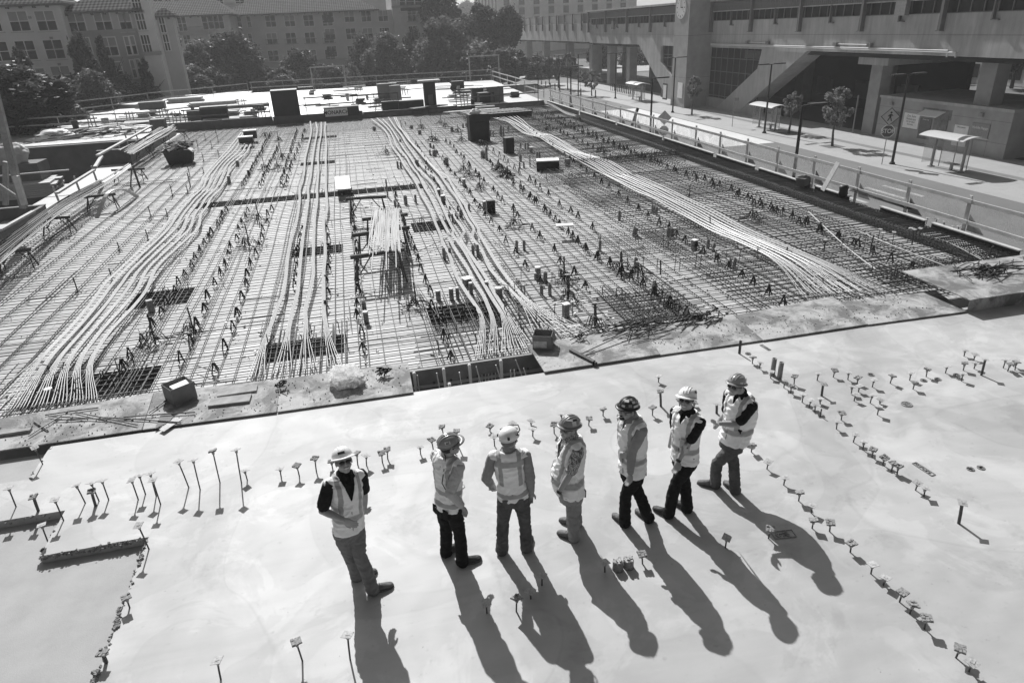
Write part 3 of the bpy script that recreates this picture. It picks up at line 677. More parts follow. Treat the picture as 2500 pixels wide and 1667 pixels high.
# ---------------------------------------------------------------- sleeves: round and square tubes standing in the field
def sleeve(fn, bx, by, ty, wpx, label, group, m=None, sq=False, capped=False):
    b = G(*fn(bx, by), ZD+.0); h = min(max(high(b, *fn(bx, ty)), .12), 1.0)
    b2 = G(*fn(bx+wpx, by), ZD); w = (b2-b).length/2
    t = thing('pipe_sleeve', label, 'sleeve', b, rnd.uniform(-.2,.2), group)
    mb = MB()
    if sq: mb.obox((0,0,h/2), (2*w,2*w,h), .3)
    else: mb.smooth = True; mb.lathe([(w,0),(w,h),(w*.86,h),(w*.86,h-.04)], 14, caps=True)
    mb.build('tube', m or M_sleeve, t)
    if capped:
        mb = MB()
        if sq: mb.obox((0,0,h+.012), (2.6*w,2.6*w,.02), .3)
        else: mb.lathe([(w*1.04,h-.02),(w*1.04,h+.01),(w*.9,h+.014)], 14)
        mb.build('cap', M_white, t)
    return t
M_sleeve = mat('grey sleeve', .24, .55, .15, 8, .0)
SL = [(I_,112,185,115,20,0,0),(I_,148,185,115,18,0,0),(I_,288,165,98,18,0,0),(I_,317,168,95,18,0,0),(I_,553,138,70,18,0,0),(I_,597,128,68,18,0,0),(I_,1057,130,68,18,0,0),
      (I_,681,300,230,36,0,1),(I_,667,305,265,20,0,1),(I_,726,325,260,26,0,0),(I_,703,400,340,22,0,0),(I_,753,400,330,22,0,0),(I_,77,430,372,30,0,1),(I_,157,430,360,28,0,1),(I_,194,425,355,22,0,1),
      (I_,276,400,325,24,0,1),(I_,370,375,318,24,0,1),(I_,445,430,355,42,0,1),(I_,850,530,455,34,1,1),(I_,252,340,298,44,1,1),
      (H_,397,955,865,38,0,0),(H_,503,940,855,24,0,0),(H_,796,940,860,48,0,1),(H_,748,860,795,42,0,1),(H_,287,1010,915,24,0,0),(H_,205,880,690,16,0,0),(H_,312,570,500,20,0,0),(H_,345,570,505,20,0,0),(H_,516,545,485,42,0,0),(H_,830,530,460,44,0,0),
      (H_,700,440,380,38,0,0),(H_,655,435,375,18,0,0),(H_,1218,450,385,36,0,0),(H_,1258,485,355,24,0,0),(H_,1017,765,690,26,1,1),(H_,1235,1015,925,30,1,1),(H_,950,1020,970,22,0,0),(H_,1005,1010,955,22,0,0),(H_,1070,1020,950,22,0,0),
      (H_,860,1140,1060,24,0,0),(H_,895,1145,1058,18,0,0),(H_,932,1140,1050,20,0,0),(H_,985,1100,1015,36,0,0),(H_,455,150,115,36,0,0),(H_,545,210,165,34,0,0),(H_,62,170,130,34,0,0),(H_,658,350,300,22,0,1),
      (H_,340,330,262,18,0,0),(H_,1005,140,95,18,0,0),(H_,1040,135,90,18,0,0),(H_,1407,220,125,28,0,0),(H_,1436,240,140,16,0,0),(H_,1485,150,120,22,0,0),(H_,887,180,135,32,0,0),
      (J_,218,515,470,14,0,0),(J_,230,520,475,12,0,0),(J_,242,528,482,14,0,0),(J_,118,650,602,30,0,0),(J_,28,560,505,16,0,0),(J_,308,655,600,20,0,0),(J_,330,655,605,20,0,0),(J_,457,730,675,26,1,1),(J_,536,720,668,20,0,0),(J_,570,740,690,18,0,0),(J_,663,828,778,18,0,0),(J_,688,832,775,18,0,0),(J_,122,830,775,24,0,0),(J_,228,980,915,34,0,0),
      (B_,345,1005,880,26,0,0),(B_,375,1020,890,16,0,0),(B_,227,1005,930,16,0,0),(B_,256,1000,930,16,0,0),(B_,430,940,875,16,0,0),(B_,570,1140,1080,20,0,0),(B_,625,1145,1080,20,0,0),(B_,655,1145,1075,20,0,0),(B_,690,1195,1130,28,1,1),(B_,758,1250,1180,20,0,0),(B_,786,1250,1180,24,0,0),(B_,568,1290,1215,34,0,0),(B_,560,1370,1300,20,0,0),(B_,608,1370,1300,20,0,0),(B_,678,1355,1215,14,0,0),(B_,772,1365,1285,20,0,0),(B_,1110,1345,1260,46,1,0),(B_,180,1275,1130,30,0,0),(B_,130,1250,1175,36,0,0),
      (E_,1035,710,625,28,1,0),(E_,1245,630,560,20,1,0),(E_,1125,520,455,28,1,0),(E_,605,740,600,12,0,0),(F_,1385,600,495,48,1,0),(F_,460,1370,1305,64,0,1),(Gz,1175,910,845,38,0,0),(Gz,1195,1030,930,44,0,1)]
for i, (fn, bx, by, ty, w, sq, cp) in enumerate(SL):
    u = G(*fn(bx, by), ZD)
    where = 'left of the straight bundles' if u.x < -2.8 else 'between the straight and middle bundles' if u.x < .9 and u.y < 20 else 'around the middle tendon band' if u.x < 3 else 'right of the middle tendon band' if u.x < 7 else 'by the white tendons'
    kind = ('square block-out' if sq else 'round sleeve')+(', pale cap,' if cp else ', uncapped,')
    far_ = ', near third' if u.y < 20 else ', halfway up' if u.y < 32 else ', far up'
    sleeve(fn, bx, by, ty, w, '%s %s%s' % (kind, where, far_), 'sleeves %s%s%s%s' % (where, far_, ' capped' if cp else '', ' square' if sq else ''), sq=bool(sq), capped=bool(cp))
# two stubs at the right of the slab and short broken cores
for i, (bx, by, tx, ty, lab) in enumerate([(632,605,640,490,'taller of two round grey pipe stubs on the slab near the walkway'), (680,628,686,517,'lower of two round grey pipe stubs on the slab near the walkway')]):
    b = G(*Rz(bx, by), 0); h = high(b, *Rz(tx, ty)); mb = MB(); mb.smooth = True
    mb.lathe([(.042,0),(.04,h*.5),(.041,h),(.03,h),(.03,h-.05)], 16); t = thing('pipe_stub', lab, 'pipe stub', b); mb.build('tube', M_sleeve, t)
    mb = MB(); mb.lathe([(.05,0),(.05,.012),(.043,.016)], 16); mb.build('collar', M_clump, t)
for i, (bx, by) in enumerate([(902,218),(965,205)]):
    b = G(*Bz(bx, by), 0); mb = MB()
    mb.smooth = True; mb.lathe([(.062,0),(.058,.05),(.06,.10),(.052,.115)], 18); t = thing('concrete_core', 'broken round concrete core standing on the slab, %s of the two' % ['left','right'][i], 'concrete core', b); mb.build('core', M_plate_r, t)
    mb = MB(); q = random.Random(i)
    for k in range(16): mb.obox((q.uniform(-.045,.045), q.uniform(-.045,.045), .118), (.025,.02,.018), q.uniform(0,3), q.uniform(-.4,.4))
    mb.build('broken_top', M_plate, t)
b = G(*Rz(406,458), 0); h = high(b, *Rz(416,368)); mb = MB(); mb.obox((0,0,h/2), (.025,.04,h), .3, 0, 0); tag(mb.build('stake', M_black, None, b), 'black flat stake at the slab edge by the walkway', 'stake')
b = G(*Rz(958,885), 0); h = high(b, *Rz(966,835)); mb = MB(); mb.tube([(0,0,0),(.005,0,h)], .01, 8); tag(mb.build('rod', M_stem, None, b), 'bare dark rod without a plate in the slanting row', 'rod')
# sockets flush in the slab
def socket(fn, x, y, w, l, rz, rnd_, lab):
    c = G(*fn(x, y), .004); mb = MB()
    if rnd_:
        mb.lathe([(w,0),(w*.98,.006),(w*.86,.007),(w*.82,.001)], 20, caps=True)
    else:
        for dx, dy, a, b_ in ((0,l/2,w,.01),(0,-l/2,w,.01),(w/2,0,.01,l),(-w/2,0,.01,l)): mb.obox((dx,dy,.003),(a,b_,.006))
    q = random.Random(int(x)); 
    for k in range(26): mb.obox((q.uniform(-.4,.4)*w*(1.4 if rnd_ else 1), q.uniform(-.4,.4)*(w*1.4 if rnd_ else l), .004), (.02,.015,.008), q.uniform(0,3))
    tag(mb.build('socket', M_plate_r, None, c, rz), lab, 'socket')
socket(Rz, 583, 415, .06, .24, .1, False, 'narrow rectangular socket in the slab near the walkway')
socket(BR, 1410, 240, .07, .3, .1, False, 'long narrow rectangular socket right of the slanting row')
socket(BR, 540, 645, .12, .26, 1.45, False, 'rubbly rectangular socket under the rightmost shadow')
socket(Rz, 1550, 803, .085, 0, 0, True, 'large round socket flush in the slab at right')
for i, (x, y, l) in enumerate(((465,457,'beside the first row plate by the walkway'), (1305,600,'above the plate cluster'), (1665,640,'in the middle of the upper right plates'), (1762,631,'touching a plate shadow at upper right'), (1890,602,'left of the thick tall plate'), (1912,628,'lowest left of the thick tall plate'))):
    socket(Rz, x, y, .055, 0, 0, True, 'small round socket '+l)
for i, (x, y) in enumerate(((1700,240),(1765,232))): socket(BR, x, y, .05, 0, 0, True, 'crumbling little hole at the right of the slab, %s of two' % ['left','right'][i])

# ---------------------------------------------------------------- nests: an upright bar with bent bars spreading from its foot
def nest(fn, bx, by, ty, label, size=.55, n=10, bare=False):
    b = G(*fn(bx, by), ZD+.03); h = min(max(high(b, *fn(bx, ty)), .3), 1.1)
    t = thing('bar_nest', label, 'bar nest', b)
    mb = MB(); mb.tube([(0,0,0),(.01,0,h*.5),(0,.01,h)], .017, 7); mb.build('upright', M_steel, t)
    if bare:
        mb = MB()
        for k in range(4): a = k*1.57+.5; mb.tube([(.09*math.cos(a), .09*math.sin(a), -.02), (.02*math.cos(a), .02*math.sin(a), .05)], .009, 5)
        mb.build('foot', M_rebar, t); return
    mb = MB()
    for k in range(n):
        a = rnd.uniform(0, 6.28); w = size*rnd.uniform(.6, 1.1); hh = rnd.uniform(.16, .3); o = Vector((rnd.uniform(-.12,.12), rnd.uniform(-.12,.12), 0)); d = Vector((math.cos(a), math.sin(a)*.8, 0))
        mb.tube([o-d*w*1.3+Vector((0,0,.02)), o-d*w*.55+Vector((0,0,.06)), o-d*w*.25+Vector((0,0,hh)), o+d*w*.25+Vector((0,0,hh)), o+d*w*.55+Vector((0,0,.06)), o+d*w*1.3+Vector((0,0,.02))], .0085, 5)
    mb.build('bent_bars', M_rebar, t)
NE = [(E_,1355,1120,900),(E_,1250,1400,1150),(E_,1605,440,290),(E_,1560,560,420),(E_,1415,560,415),(E_,1570,250,140),(E_,1425,200,150),(F_,1420,900,620),(F_,1770,810,560),
      (I_,840,310,170),(I_,868,425,280),(I_,1030,600,450),(H_,1010,610,490),(H_,1077,670,550),(H_,1388,600,470),(H_,1478,660,540),(H_,1185,800,650),(H_,675,280,165),(H_,715,290,200),(H_,990,290,175),(H_,950,190,95),(H_,770,100,10),(H_,815,140,40),(H_,558,155,50),(H_,188,420,330),(H_,1545,1190,995),
      (J_,40,850,735),(J_,135,880,795),(J_,788,560,470),(J_,320,1060,1010),(B_,870,945,865),(B_,1495,1190,1075),(B_,1240,830,760),(B_,322,1390,1260),(B_,415,1460,1325), (I_,-60,470,320)]
for i, (fn, bx, by, ty) in enumerate(NE):
    u = G(*fn(bx, by), ZD)
    w = 'between the left band and the straight bundles' if u.x < -2 else 'among the straight and middle bundles' if u.x < 1.5 else 'just right of the middle band' if u.x < 5 else 'in the right half of the field'
    d_ = 'near' if u.y < 18 else 'mid' if u.y < 30 else 'far'
    nest(fn, bx, by, ty, 'nest of bent bars, %s, %s' % (w, {'near':'close to the walkway','mid':'halfway up the field','far':'far up the field'}[d_]), .34, 10)
NB = [(E_,175,1090,955),(E_,355,1080,980),(E_,145,1340,1215),(E_,410,850,715),(E_,580,830,720),(E_,600,640,515),(E_,750,600,535),(E_,750,470,370),(E_,920,430,340),(E_,690,330,230),(E_,770,240,160),(E_,840,325,235),(E_,910,260,170),(E_,885,160,75),
      (F_,710,430,290),(F_,1090,50,-10),(F_,1020,305,205),(J_,430,425,360),(J_,545,610,540)]
for i, (fn, bx, by, ty) in enumerate(NB):
    u = G(*fn(bx, by), ZD)
    nest(fn, bx, by, ty, 'dark upright bar stub standing bare left of the left tendon band' if u.x < -3 else 'dark upright bar stub standing in the white tendon band', bare=True)
for o in [o for o in bpy.data.objects if o.name.startswith('bar_nest')]:
    o['group'] = o['label'].replace('nest of bent bars', 'nests').replace('dark upright bar stub', 'upright stubs')
# ---------------------------------------------------------------- plywood walkway over the pour strip
def sheet(corners, z, label, th=.02, m=None, name='plywood_sheet', cat='plywood sheet', grp=None):
    w = [G(x, y, z) for x, y in corners]; c = sum(w, Vector())/4
    mb = MB(); mb.extrude([p-c for p in reversed(w)], (0,0,-th)); 
    o = mb.build(name, m or M_walkply, None, c); tag(o, label, cat, grp); return o
zz = .035
sheet([(-60,1032),(375,958),(346,1048),(-60,1108)], zz, 'muddy plywood sheet at the far left of the walkway')
sheet([(376,958),(685,925),(675,1005),(348,1048)], zz+.004, 'muddy plywood sheet carrying the open box with white paper')
sheet([(686,925),(996,884),(1009,957),(677,1005)], zz, 'muddy plywood sheet carrying the clear plastic bag')
sheet([(1288,842),(1565,797),(1612,864),(1329,907)], zz+.012, 'plywood sheet carrying the broom and the cardboard box')
sheet([(1566,800),(1792,770),(1862,830),(1612,866)], zz, 'plywood sheet just right of the heap of bent bars')
sheet([(1793,770),(2033,723),(2118,791),(1863,830)], zz+.004, 'plywood sheet with a dark gravel stain, tilted corner upwards')
sheet([(2030,739),(2287,711),(2359,760),(2120,792)], zz, 'plywood sheet touching the plywood box, stained with fine gravel')
# pour strip seen open between two sheets
t = thing('form_wall', 'dark oiled plywood form wall in the open pour strip', 'form wall', (1.65,11.12,0))
mb = MB(); mb.box(-1.3,1.35,-.01,.02,-.74,.0); mb.build('panel', M_formply, t)
mb = MB(); mb.box(-1.3,1.35,.021,.06,-.09,-.004); mb.build('ledger', M_timber, t)
for i in range(12):
    mb = MB(); mb.tube([(-.75+.16*i+.02*math.sin(i*3), -.03, -.28), (-.75+.16*i+.02*math.sin(i*3), -.012, -.28)], .022, 8); mb.build('cone_tie', M_steel, t)
def zq(x, y): return (800+x*.3571, 680+y*.3571)
for i, (x, yt, yb, lab) in enumerate([(590,645,775,'leftmost'),(792,618,742,'second from the left'),(968,590,665,'third from the left'),(1183,560,628,'rightmost'),(832,720,748,'short sawn one')]):
    b = G(*zq(x, yt), 0.02); mb = MB(); mb.bar((0,0,-.5),(0,0,.0),.05,.07); mb.obox((0,0,.005),(.04,.06,.02))
    tag(mb.build('timber_stake', M_timber_pale, None, (b.x, min(b.y, 11.04), .02)), 'pale timber stake in the open pour strip, '+lab, 'stake')
for i, (x0, y0, x1, y1) in enumerate([(612,660,630,770),(745,645,775,750),(900,640,925,725),(1015,600,1065,710),(1150,590,1210,690),(1285,555,1360,665),(1340,612,1385,660),(1250,625,1262,675),(1275,622,1290,672)]):
    a = G(*zq(x0, y0), .0); c = G(*zq(x1, y1), -.25); mb = MB(); mb.tube([a, c+Vector((0,.12,-.25))], .011, 6)
    tag(mb.build('leaning_rod', M_tendon, None), 'thin pale rod leaning in the open pour strip', 'rod', 'rods leaning in the pour strip')
for i in range(6):
    a = G(*zq(1010+i*25, 660), -.1); mb = MB(); mb.tube(spline([(a.x-.35+.03*i, 10.5, -.55), (a.x, 10.7, -.42), (a.x+.1, 11.08, -.25)], .1), .007, 5)
    tag(mb.build('curved_strand', M_tendon, None), 'thin curved strand low in the open pour strip', 'strand', 'curved strands in the pour strip')
# box of plywood standing at the right
t = thing('plywood_box', 'long open-ended plywood box with scrap bars on top at right', 'box', (11.57,10.22,0))
mb = MB(); mb.box(-.1,4.7,-.08,1.75,.285,.305); mb.build('lid', M_walkply, t)
mb = MB(); mb.box(0,4.6,0,.02,.0,.283); mb.build('front_panel', M_walkply, t)
mb = MB(); mb.box(.3,4.6,1.6,1.62,.0,.283); mb.build('back_panel', M_formply, t)
mb = MB(); mb.box(.9,.92,.022,1.598,.0,.282); mb.build('inner_panel', M_formply, t)
def scraps(name, c, n, L0, r, label, m=None, spread=.35, z=.03, cat='scrap bars', zup=.1):
    mb = MB(); q = random.Random(n)
    for i in range(n):
        a = q.gauss(.25, .5); l = L0*q.uniform(.4,1.2); x, y = q.gauss(0,spread), q.gauss(0,spread*.45); d = Vector((math.cos(a), math.sin(a), 0))
        p = Vector((x, y, z+q.uniform(0,zup))); e = p+d*l+Vector((0,0,q.uniform(-.03,.04))); pts = [p-d*l*.5, p+Vector((0,0,q.uniform(-.01,.05))), e-d*l*.5]
        if i % 4 == 0: pts.append(pts[-1]+Vector((q.uniform(-.15,.15), q.uniform(-.15,.15), q.uniform(-.02,.1))))
        for k in range(len(pts)): pts[k].z = max(pts[k].z, r)
        mb.tube(pts, r, 5)
    return tag(mb.build(name, m or M_rebar, None, c), label, cat)
scraps('scrap_bars', (13.05,11.25,.306), 46, .8, .011, 'heap of bent scrap bars on top of the plywood box')
b = G(1585,800,.04); scraps('scrap_bars', (b.x-.2,b.y-.03,.06), 26, 1.1, .010, 'heap of bent bars at the far edge of the walkway behind the broom', spread=.42)
b = G(1700,783,.04); scraps('clamp_pile', (b.x-.05,b.y,.05), 18, .5, .016, 'small pile of dark clamps and rags on the walkway edge', spread=.2)
# push broom
a, c = G(1393,855,.07), G(1450,884,.07)
t = thing('push_broom', 'push broom with a black head lying on the plywood', 'broom', a)
mb = MB(); mb.bar((0,0,0), c-a, .07, .05); mb.build('block', M_timber_dark, t)
mb = MB(); mb.bar((.03,-.045,-.01), c-a+Vector((.03,-.045,-.01)), .05, .04)
d = (c-a)/26
for i in range(26): mb.bar(d*i+Vector((0,-.04,-.01)), d*i+Vector((.01,-.11,-.035)), .018, .02)
mb.build('bristles', M_black, t)
h = G(1552,802,.16); mb = MB(); mb.tube([(c-a)*.45+Vector((0,.02,.02)), h-a], .013, 8); mb.build('handle', M_timber, t)
mid_ = (c-a)*.45; mb = MB(); mb.tube([mid_-(c-a)*.12+Vector((0,.0,.02)), mid_+(h-a)*.2], .006, 5); mb.tube([mid_+(c-a)*.12+Vector((0,.0,.02)), mid_+(h-a)*.2], .006, 5); mb.build('brace', M_steel, t)
# cardboard boxes
M_card = mat('cardboard', .2, .85, .12, 6, .1); M_paper = mat('white paper', .85, .6, .04, 6, .02); M_labelp = mat('box label', .5, .7, .25, 14, 0)
def carton(c, w, d, h, rz, label, paper):
    t = thing('open_carton', label, 'carton', c, rz); th = .008
    mb = MB(); mb.box(-w/2,w/2,-d/2,-d/2+th,0,h); mb.box(-w/2,w/2,d/2-th,d/2,0,h); mb.box(-w/2,-w/2+th,-d/2+th,d/2-th,0,h); mb.box(w/2-th,w/2,-d/2+th,d/2-th,0,h); mb.box(-w/2+th,w/2-th,-d/2+th,d/2-th,0,.01)
    mb.build('carton_body', M_card, t)
    mb = MB(); mb.add([(-w/2,d/2,h),(w/2,d/2,h),(w/2-.01,d/2+.04,h-.12),(-w/2+.02,d/2+.05,h-.1)], [(0,1,2,3)]); mb.add([(w/2+.001,-d/2,h),(w/2+.001,d/2,h),(w/2+.05,d/2-.02,h-.15),(w/2+.06,-d/2+.03,h-.13)], [(0,1,2,3)]); mb.build('flap', M_card, t)
    if paper: mb = MB(); mb.obox((.04,-.02,h-.06), (w*.78,d*.5,.03), .08, .16); mb.build('paper_stack', M_paper, t)
    else: mb = MB(); mb.box(-w/2+.02,w/2-.09,-d/2-.003,-d/2-.0005,h*.12,h*.62); mb.build('paper_label', M_labelp, t); 
    return t
u = G(440,981,.035); carton((u.x,u.y+.12,.04), .40,.36,.30, .62, 'open cardboard box holding white paper on the left walkway', True)
u = G(1330,850,.045); carton((u.x,u.y+.1,.05), .36,.32,.27, -.42, 'open cardboard box with a printed label beside the broom', False)
mb = MB(); u = G(446,1022,.05)
sheet([(392,1012),(430,1008),(412,1030),(378,1046)], .05, 'torn pale cardboard scrap under the wire rods on the left walkway', .006, M_card, 'cardboard_scrap', 'cardboard')
sheet([(428,1018),(446,1022),(400,1053),(388,1048)], .047, 'torn pale paper strip beside the cardboard scrap', .004, M_labelp, 'paper_strip', 'paper')
# boards on the walkway
def board(p, q, w, th, label, z=.06, m=None, cat='board', name='board'):
    a, c = G(*p, z), G(*q, z); mb = MB(); mb.bar((0,0,0), c-a, w, th); return tag(mb.build(name, m or M_timber, None, a), label, cat)
board((512,984),(612,972),.26,.045,'muddy short board nearest the slab, left walkway sheet'); board((532,962),(628,948),.22,.04,'muddy short board behind the other on the left walkway', .055)
board((-20,1063),(76,1049),.09,.05,'narrow board at the left frame edge of the walkway')
for i, (p, q) in enumerate([((110,1013),(240,995)),((118,1016),(262,1024)),((70,1064),(150,1014)),((82,1028),(116,1050)),((185,1006),(335,1037)),((302,1018),(476,1006)),((245,1018),(442,1031)),((130,1026),(215,1022)),((364,1008),(412,972))]):
    a, c = G(*p, .055+.006*(i%3)), G(*q, .06+.006*(i%3)); mb = MB(); mb.tube([(0,0,0), (c-a)*.5+Vector((0,0,.006)), c-a], .011, 6); mb.obox((c-a)*.4, (.03,.03,.03), i)
    tag(mb.build('tie_rod', M_rebar_pale if i != 8 else M_steel, None, a), 'thin dirty tie rod lying on the left walkway sheet' if i != 8 else 'black rod leaning on the open cardboard box with paper', 'rod', 'tie rods on the left walkway' if i != 8 else None)
b = G(830,945,.04)
# clear plastic bag of small parts
def blob_mesh(name, c, rad, n=3, amp=.25, seed=0, sub=4, flat=0.0, fr=3.0):
    bm = bmesh.new(); bmesh.ops.create_icosphere(bm, subdivisions=sub, radius=1.0); off = Vector((seed*3.1, seed*1.7, 0))
    for v in bm.verts:
        k = 1+amp*noise.fractal(v.co*fr*.5+off, 1, 2, n); v.co = Vector((v.co.x*rad[0], v.co.y*rad[1], max(v.co.z, -flat if flat else -9)*rad[2]))*k
    me = bpy.data.meshes.new(name); bm.to_mesh(me); bm.free()
    for p in me.polygons: p.use_smooth = True
    return me
M_film = bpy.data.materials.new('clear plastic film'); M_film.use_nodes = True
_b = M_film.node_tree.nodes['Principled BSDF']; _b.inputs['Base Color'].default_value = (.92,.92,.92,1); _b.inputs['Roughness'].default_value = .25; _b.inputs['Alpha'].default_value = .62
_t = M_film.node_tree; _tl = _t.nodes.new('ShaderNodeBsdfTranslucent'); _tl.inputs[0].default_value = (.95,.95,.95,1); _mx = _t.nodes.new('ShaderNodeMixShader'); _mx.inputs[0].default_value = .5
_t.links.new(_b.outputs[0], _mx.inputs[1]); _t.links.new(_tl.outputs[0], _mx.inputs[2]); _t.links.new(_mx.outputs[0], _t.nodes['Material Output'].inputs[0])
t = thing('plastic_bag', 'crumpled clear plastic bag of small parts on the walkway', 'plastic bag', (b.x+.12,b.y+.12,.04))
me = blob_mesh('film', None, (.30,.2,.24), 4, .38, 3, 4, .45, 4.2); me.materials.append(M_film)
for p in me.polygons: p.use_smooth = False
link('film', me, t, (0,0,.1))
mb = MB(); q = random.Random(5)
for i in range(60): mb.obox((q.gauss(0,.11), q.gauss(0,.07), q.uniform(.03,.14)), (.09,.05,.03), q.uniform(0,3), q.uniform(0,3))
mb.build('small_parts', M_paper, t)
u = G(935,917,.04); scraps('clamp_pile', (u.x,u.y,.05), 16, .16, .014, 'small black clamps beside the clear plastic bag', M_black, .07, cat='clamps')
for i, (p, lab) in enumerate((((1415,828), 'black bar chair lying on its side on the broom sheet'), ((687,946), 'dark rag on the seam between two left walkway sheets'))):
    u = G(*p, .05); scraps('chair_scrap', (u.x,u.y,.05), 9, .13, .012, lab, M_black, .05, cat='scrap')
# small litter between the bars
mb = MB(); q = random.Random(9)
for i in range(420):
    mb.obox((q.uniform(XL+1,XR-1), 11.8+q.random()**1.5*38, ZD+q.uniform(.01,.1)), (q.uniform(.03,.09),q.uniform(.02,.06),.02), q.uniform(0,3), q.uniform(-.4,.4))
tag(mb.build('litter', M_black), 'small dark scraps strewn between the bars', 'litter', None, 'stuff')
mb = MB()
for i in range(200):
    mb.obox((q.uniform(XL+1,XR-1), 11.8+q.random()**1.5*38, ZD+q.uniform(.02,.1)), (q.uniform(.03,.07),q.uniform(.03,.05),.02), q.uniform(0,3), q.uniform(-.4,.4))
tag(mb.build('litter', M_paper), 'small white scraps strewn between the bars', 'litter', None, 'stuff')
# grit on the walkway
mb = MB()
for i in range(900):
    px = q.uniform(0, 2300); yy = q.uniform(10.4, 11.35); x = q.uniform(-6.3, 11.0)
    if .45 < x < 2.8: continue
    s = q.uniform(.006,.02); mb.obox((x, yy, .045), (s,s,s*.7), q.uniform(0,3))
tag(mb.build('grit', M_plate_r), 'loose grit on the plywood walkway', 'grit', None, 'stuff')

# ---------------------------------------------------------------- trestles with thin poles
def trestle(a, c, h, label, grp=None, m=None):
    "beam from a to c (world points at beam height), legs h long"
    t = thing('trestle', label, 'trestle', a, 0, grp); d = c-a
    mb = MB(); mb.bar((0,0,0), d, .06, .09); mb.build('beam', m or M_timber_dark, t)
    u = d.normalized(); s = Vector((-u.y, u.x, 0))
    for f in (.12, .88):
        for sg in (-1, 1):
            mb = MB(); mb.bar(d*f, d*f+s*sg*.22+u*(.1 if f < .5 else -.1)*-1+Vector((0,0,-h)), .03, .04); mb.build('leg', m or M_timber_dark, t)
        mb = MB(); mb.bar(d*f+s*.13+Vector((0,0,-h*.55)), d*f-s*.13+Vector((0,0,-h*.55)), .02, .03); mb.build('brace', m or M_timber_dark, t)
        mb = MB(); mb.bar(d*f+Vector((0,0,-h*.6)), d*(f+(.25 if f < .5 else -.25))+Vector((0,0,-.03)), .02, .03); mb.build('brace', m or M_timber_dark, t)
    return t
ZH = .52
M_tendon_bright = mat('pale pole', .42, .5, .15, 8, .0)
hz = [((155,697),(525,642)),((168,546),(560,490)),((235,437),(548,402)),((125,297),(402,280))]
for i, (p, q_) in enumerate(hz):
    a = G(800+p[0]*.3571, 380+p[1]*.3571, ZH); c = G(800+q_[0]*.3571, 380+q_[1]*.3571, ZH)
    trestle(a, c, ZH-ZD-.02, 'dark trestle between straight and middle bundles, %s from the walkway' % ORD[i])
for i in range(64):
    near = rnd.random(); x0 = rnd.uniform(270, 395) if i % 2 else rnd.uniform(385, 520)
    a = G(800+x0*.3571, 380+rnd.uniform(560, 665 if i % 9 else 790)*.3571, ZH+.07+.03*rnd.random()); c = G(800+(x0*.75+105+rnd.uniform(-12,12))*.3571, 380+rnd.uniform(350, 400)*.3571, ZH+.07+.05*rnd.random())
    mb = MB(); mb.tube([(0,0,0), (c-a)*.5+Vector((rnd.uniform(-.02,.02),0,.01)), c-a], .015, 5)
    tag(mb.build('pole', M_tendon_bright, None, a), 'thin pale pole lying on the trestles in the middle of the field', 'pole', 'pale poles lying on the trestles')
# bar stacks on trestles along the left edge
for i, (p, q_) in enumerate([((272,416),(353,412)),((204,482),(282,474)),((100,535),(170,530)),((-10,618),(75,608))]):
    a, c = G(*p, .28), G(*q_, .28); trestle(a, c, .55, 'low trestle under the long bar stack on the left, %s from the top' % ORD[i])
for i, (p, q_) in enumerate([((400,321),(455,320)),((365,340),(402,338)),((330,362),(366,360))]):
    a, c = G(*p, .35), G(*q_, .35); trestle(a, c, .6, 'trestle under the far bar stack at upper left, %s from the top' % ORD[i])
for i in range(34):
    o = rnd.uniform(-1, 1); z = .35+rnd.uniform(0,.12); mb = MB()
    pts = [G(-40+o*14, 648+o*22, z), G(60+o*10, 570+o*14, z), G(160+o*8, 497+o*10, z), G(250+o*7, 447+o*6, z)]+([G(318+o*5, 402+o*3, z+.25)] if i % 3 == 0 else [])
    mb.tube(spline([p+Vector((rnd.uniform(-.03,.03), rnd.uniform(-.2,.2), 0)) for p in pts], 1.0), .013, 5)
    tag(mb.build('stacked_bar', M_rebar if i % 3 else M_rebar_pale), 'long bar in the stack on low trestles along the left edge', 'bar', 'bars stacked on the left trestles')
for i in range(30):
    o = rnd.uniform(-1, 1); z = .42+rnd.uniform(0,.15); a, c = G(308+o*14+rnd.uniform(-6,6), 372+o*6, z), G(412+o*16+rnd.uniform(-8,8), 312+rnd.uniform(-3,6), z)
    mb = MB(); mb.tube([a, (a+c)/2, c], .02, 5)
    tag(mb.build('stacked_bar', M_rebar_pale), 'bar in the far stack on trestles at upper left', 'bar', 'bars stacked on the far left trestles')
# arched bundle
for i in range(6):
    mb = MB(); s = i*.02
    base = G(233,533,ZD); end = G(332,482,ZD+.03); dyy = end.y-base.y; top1 = GY(258,474,base.y+dyy*.25); top2 = GY(290,464,base.y+dyy*.55)
    mb.tube(spline([base+Vector((s,0,0)), top1+Vector((s,0,0)), top2+Vector((s,s,0)), GY(312,469,base.y+dyy*.8)+Vector((s,0,0)), end+Vector((s*.5,s*2,0))], .2), .026, 5)
    tag(mb.build('arched_bar', M_tendon), 'thin pale bar bent in the high arch at left', 'bar', 'bars of the high arch at left')
for i, (p, q_, w, lab) in enumerate([((319,392),(342,458),.08,'dark board leaning on the upper left trestle, right one'),((321,410),(319,457),.1,'short dark board upright under the leaning board')]):
    a = G(*q_, ZD+.02); h = high(a, *p); tp = GY(p[0], p[1], a.y); mb = MB(); mb.bar((0,0,0), tp-a, w, .04); tag(mb.build('board', M_timber_dark, None, a), lab, 'board')
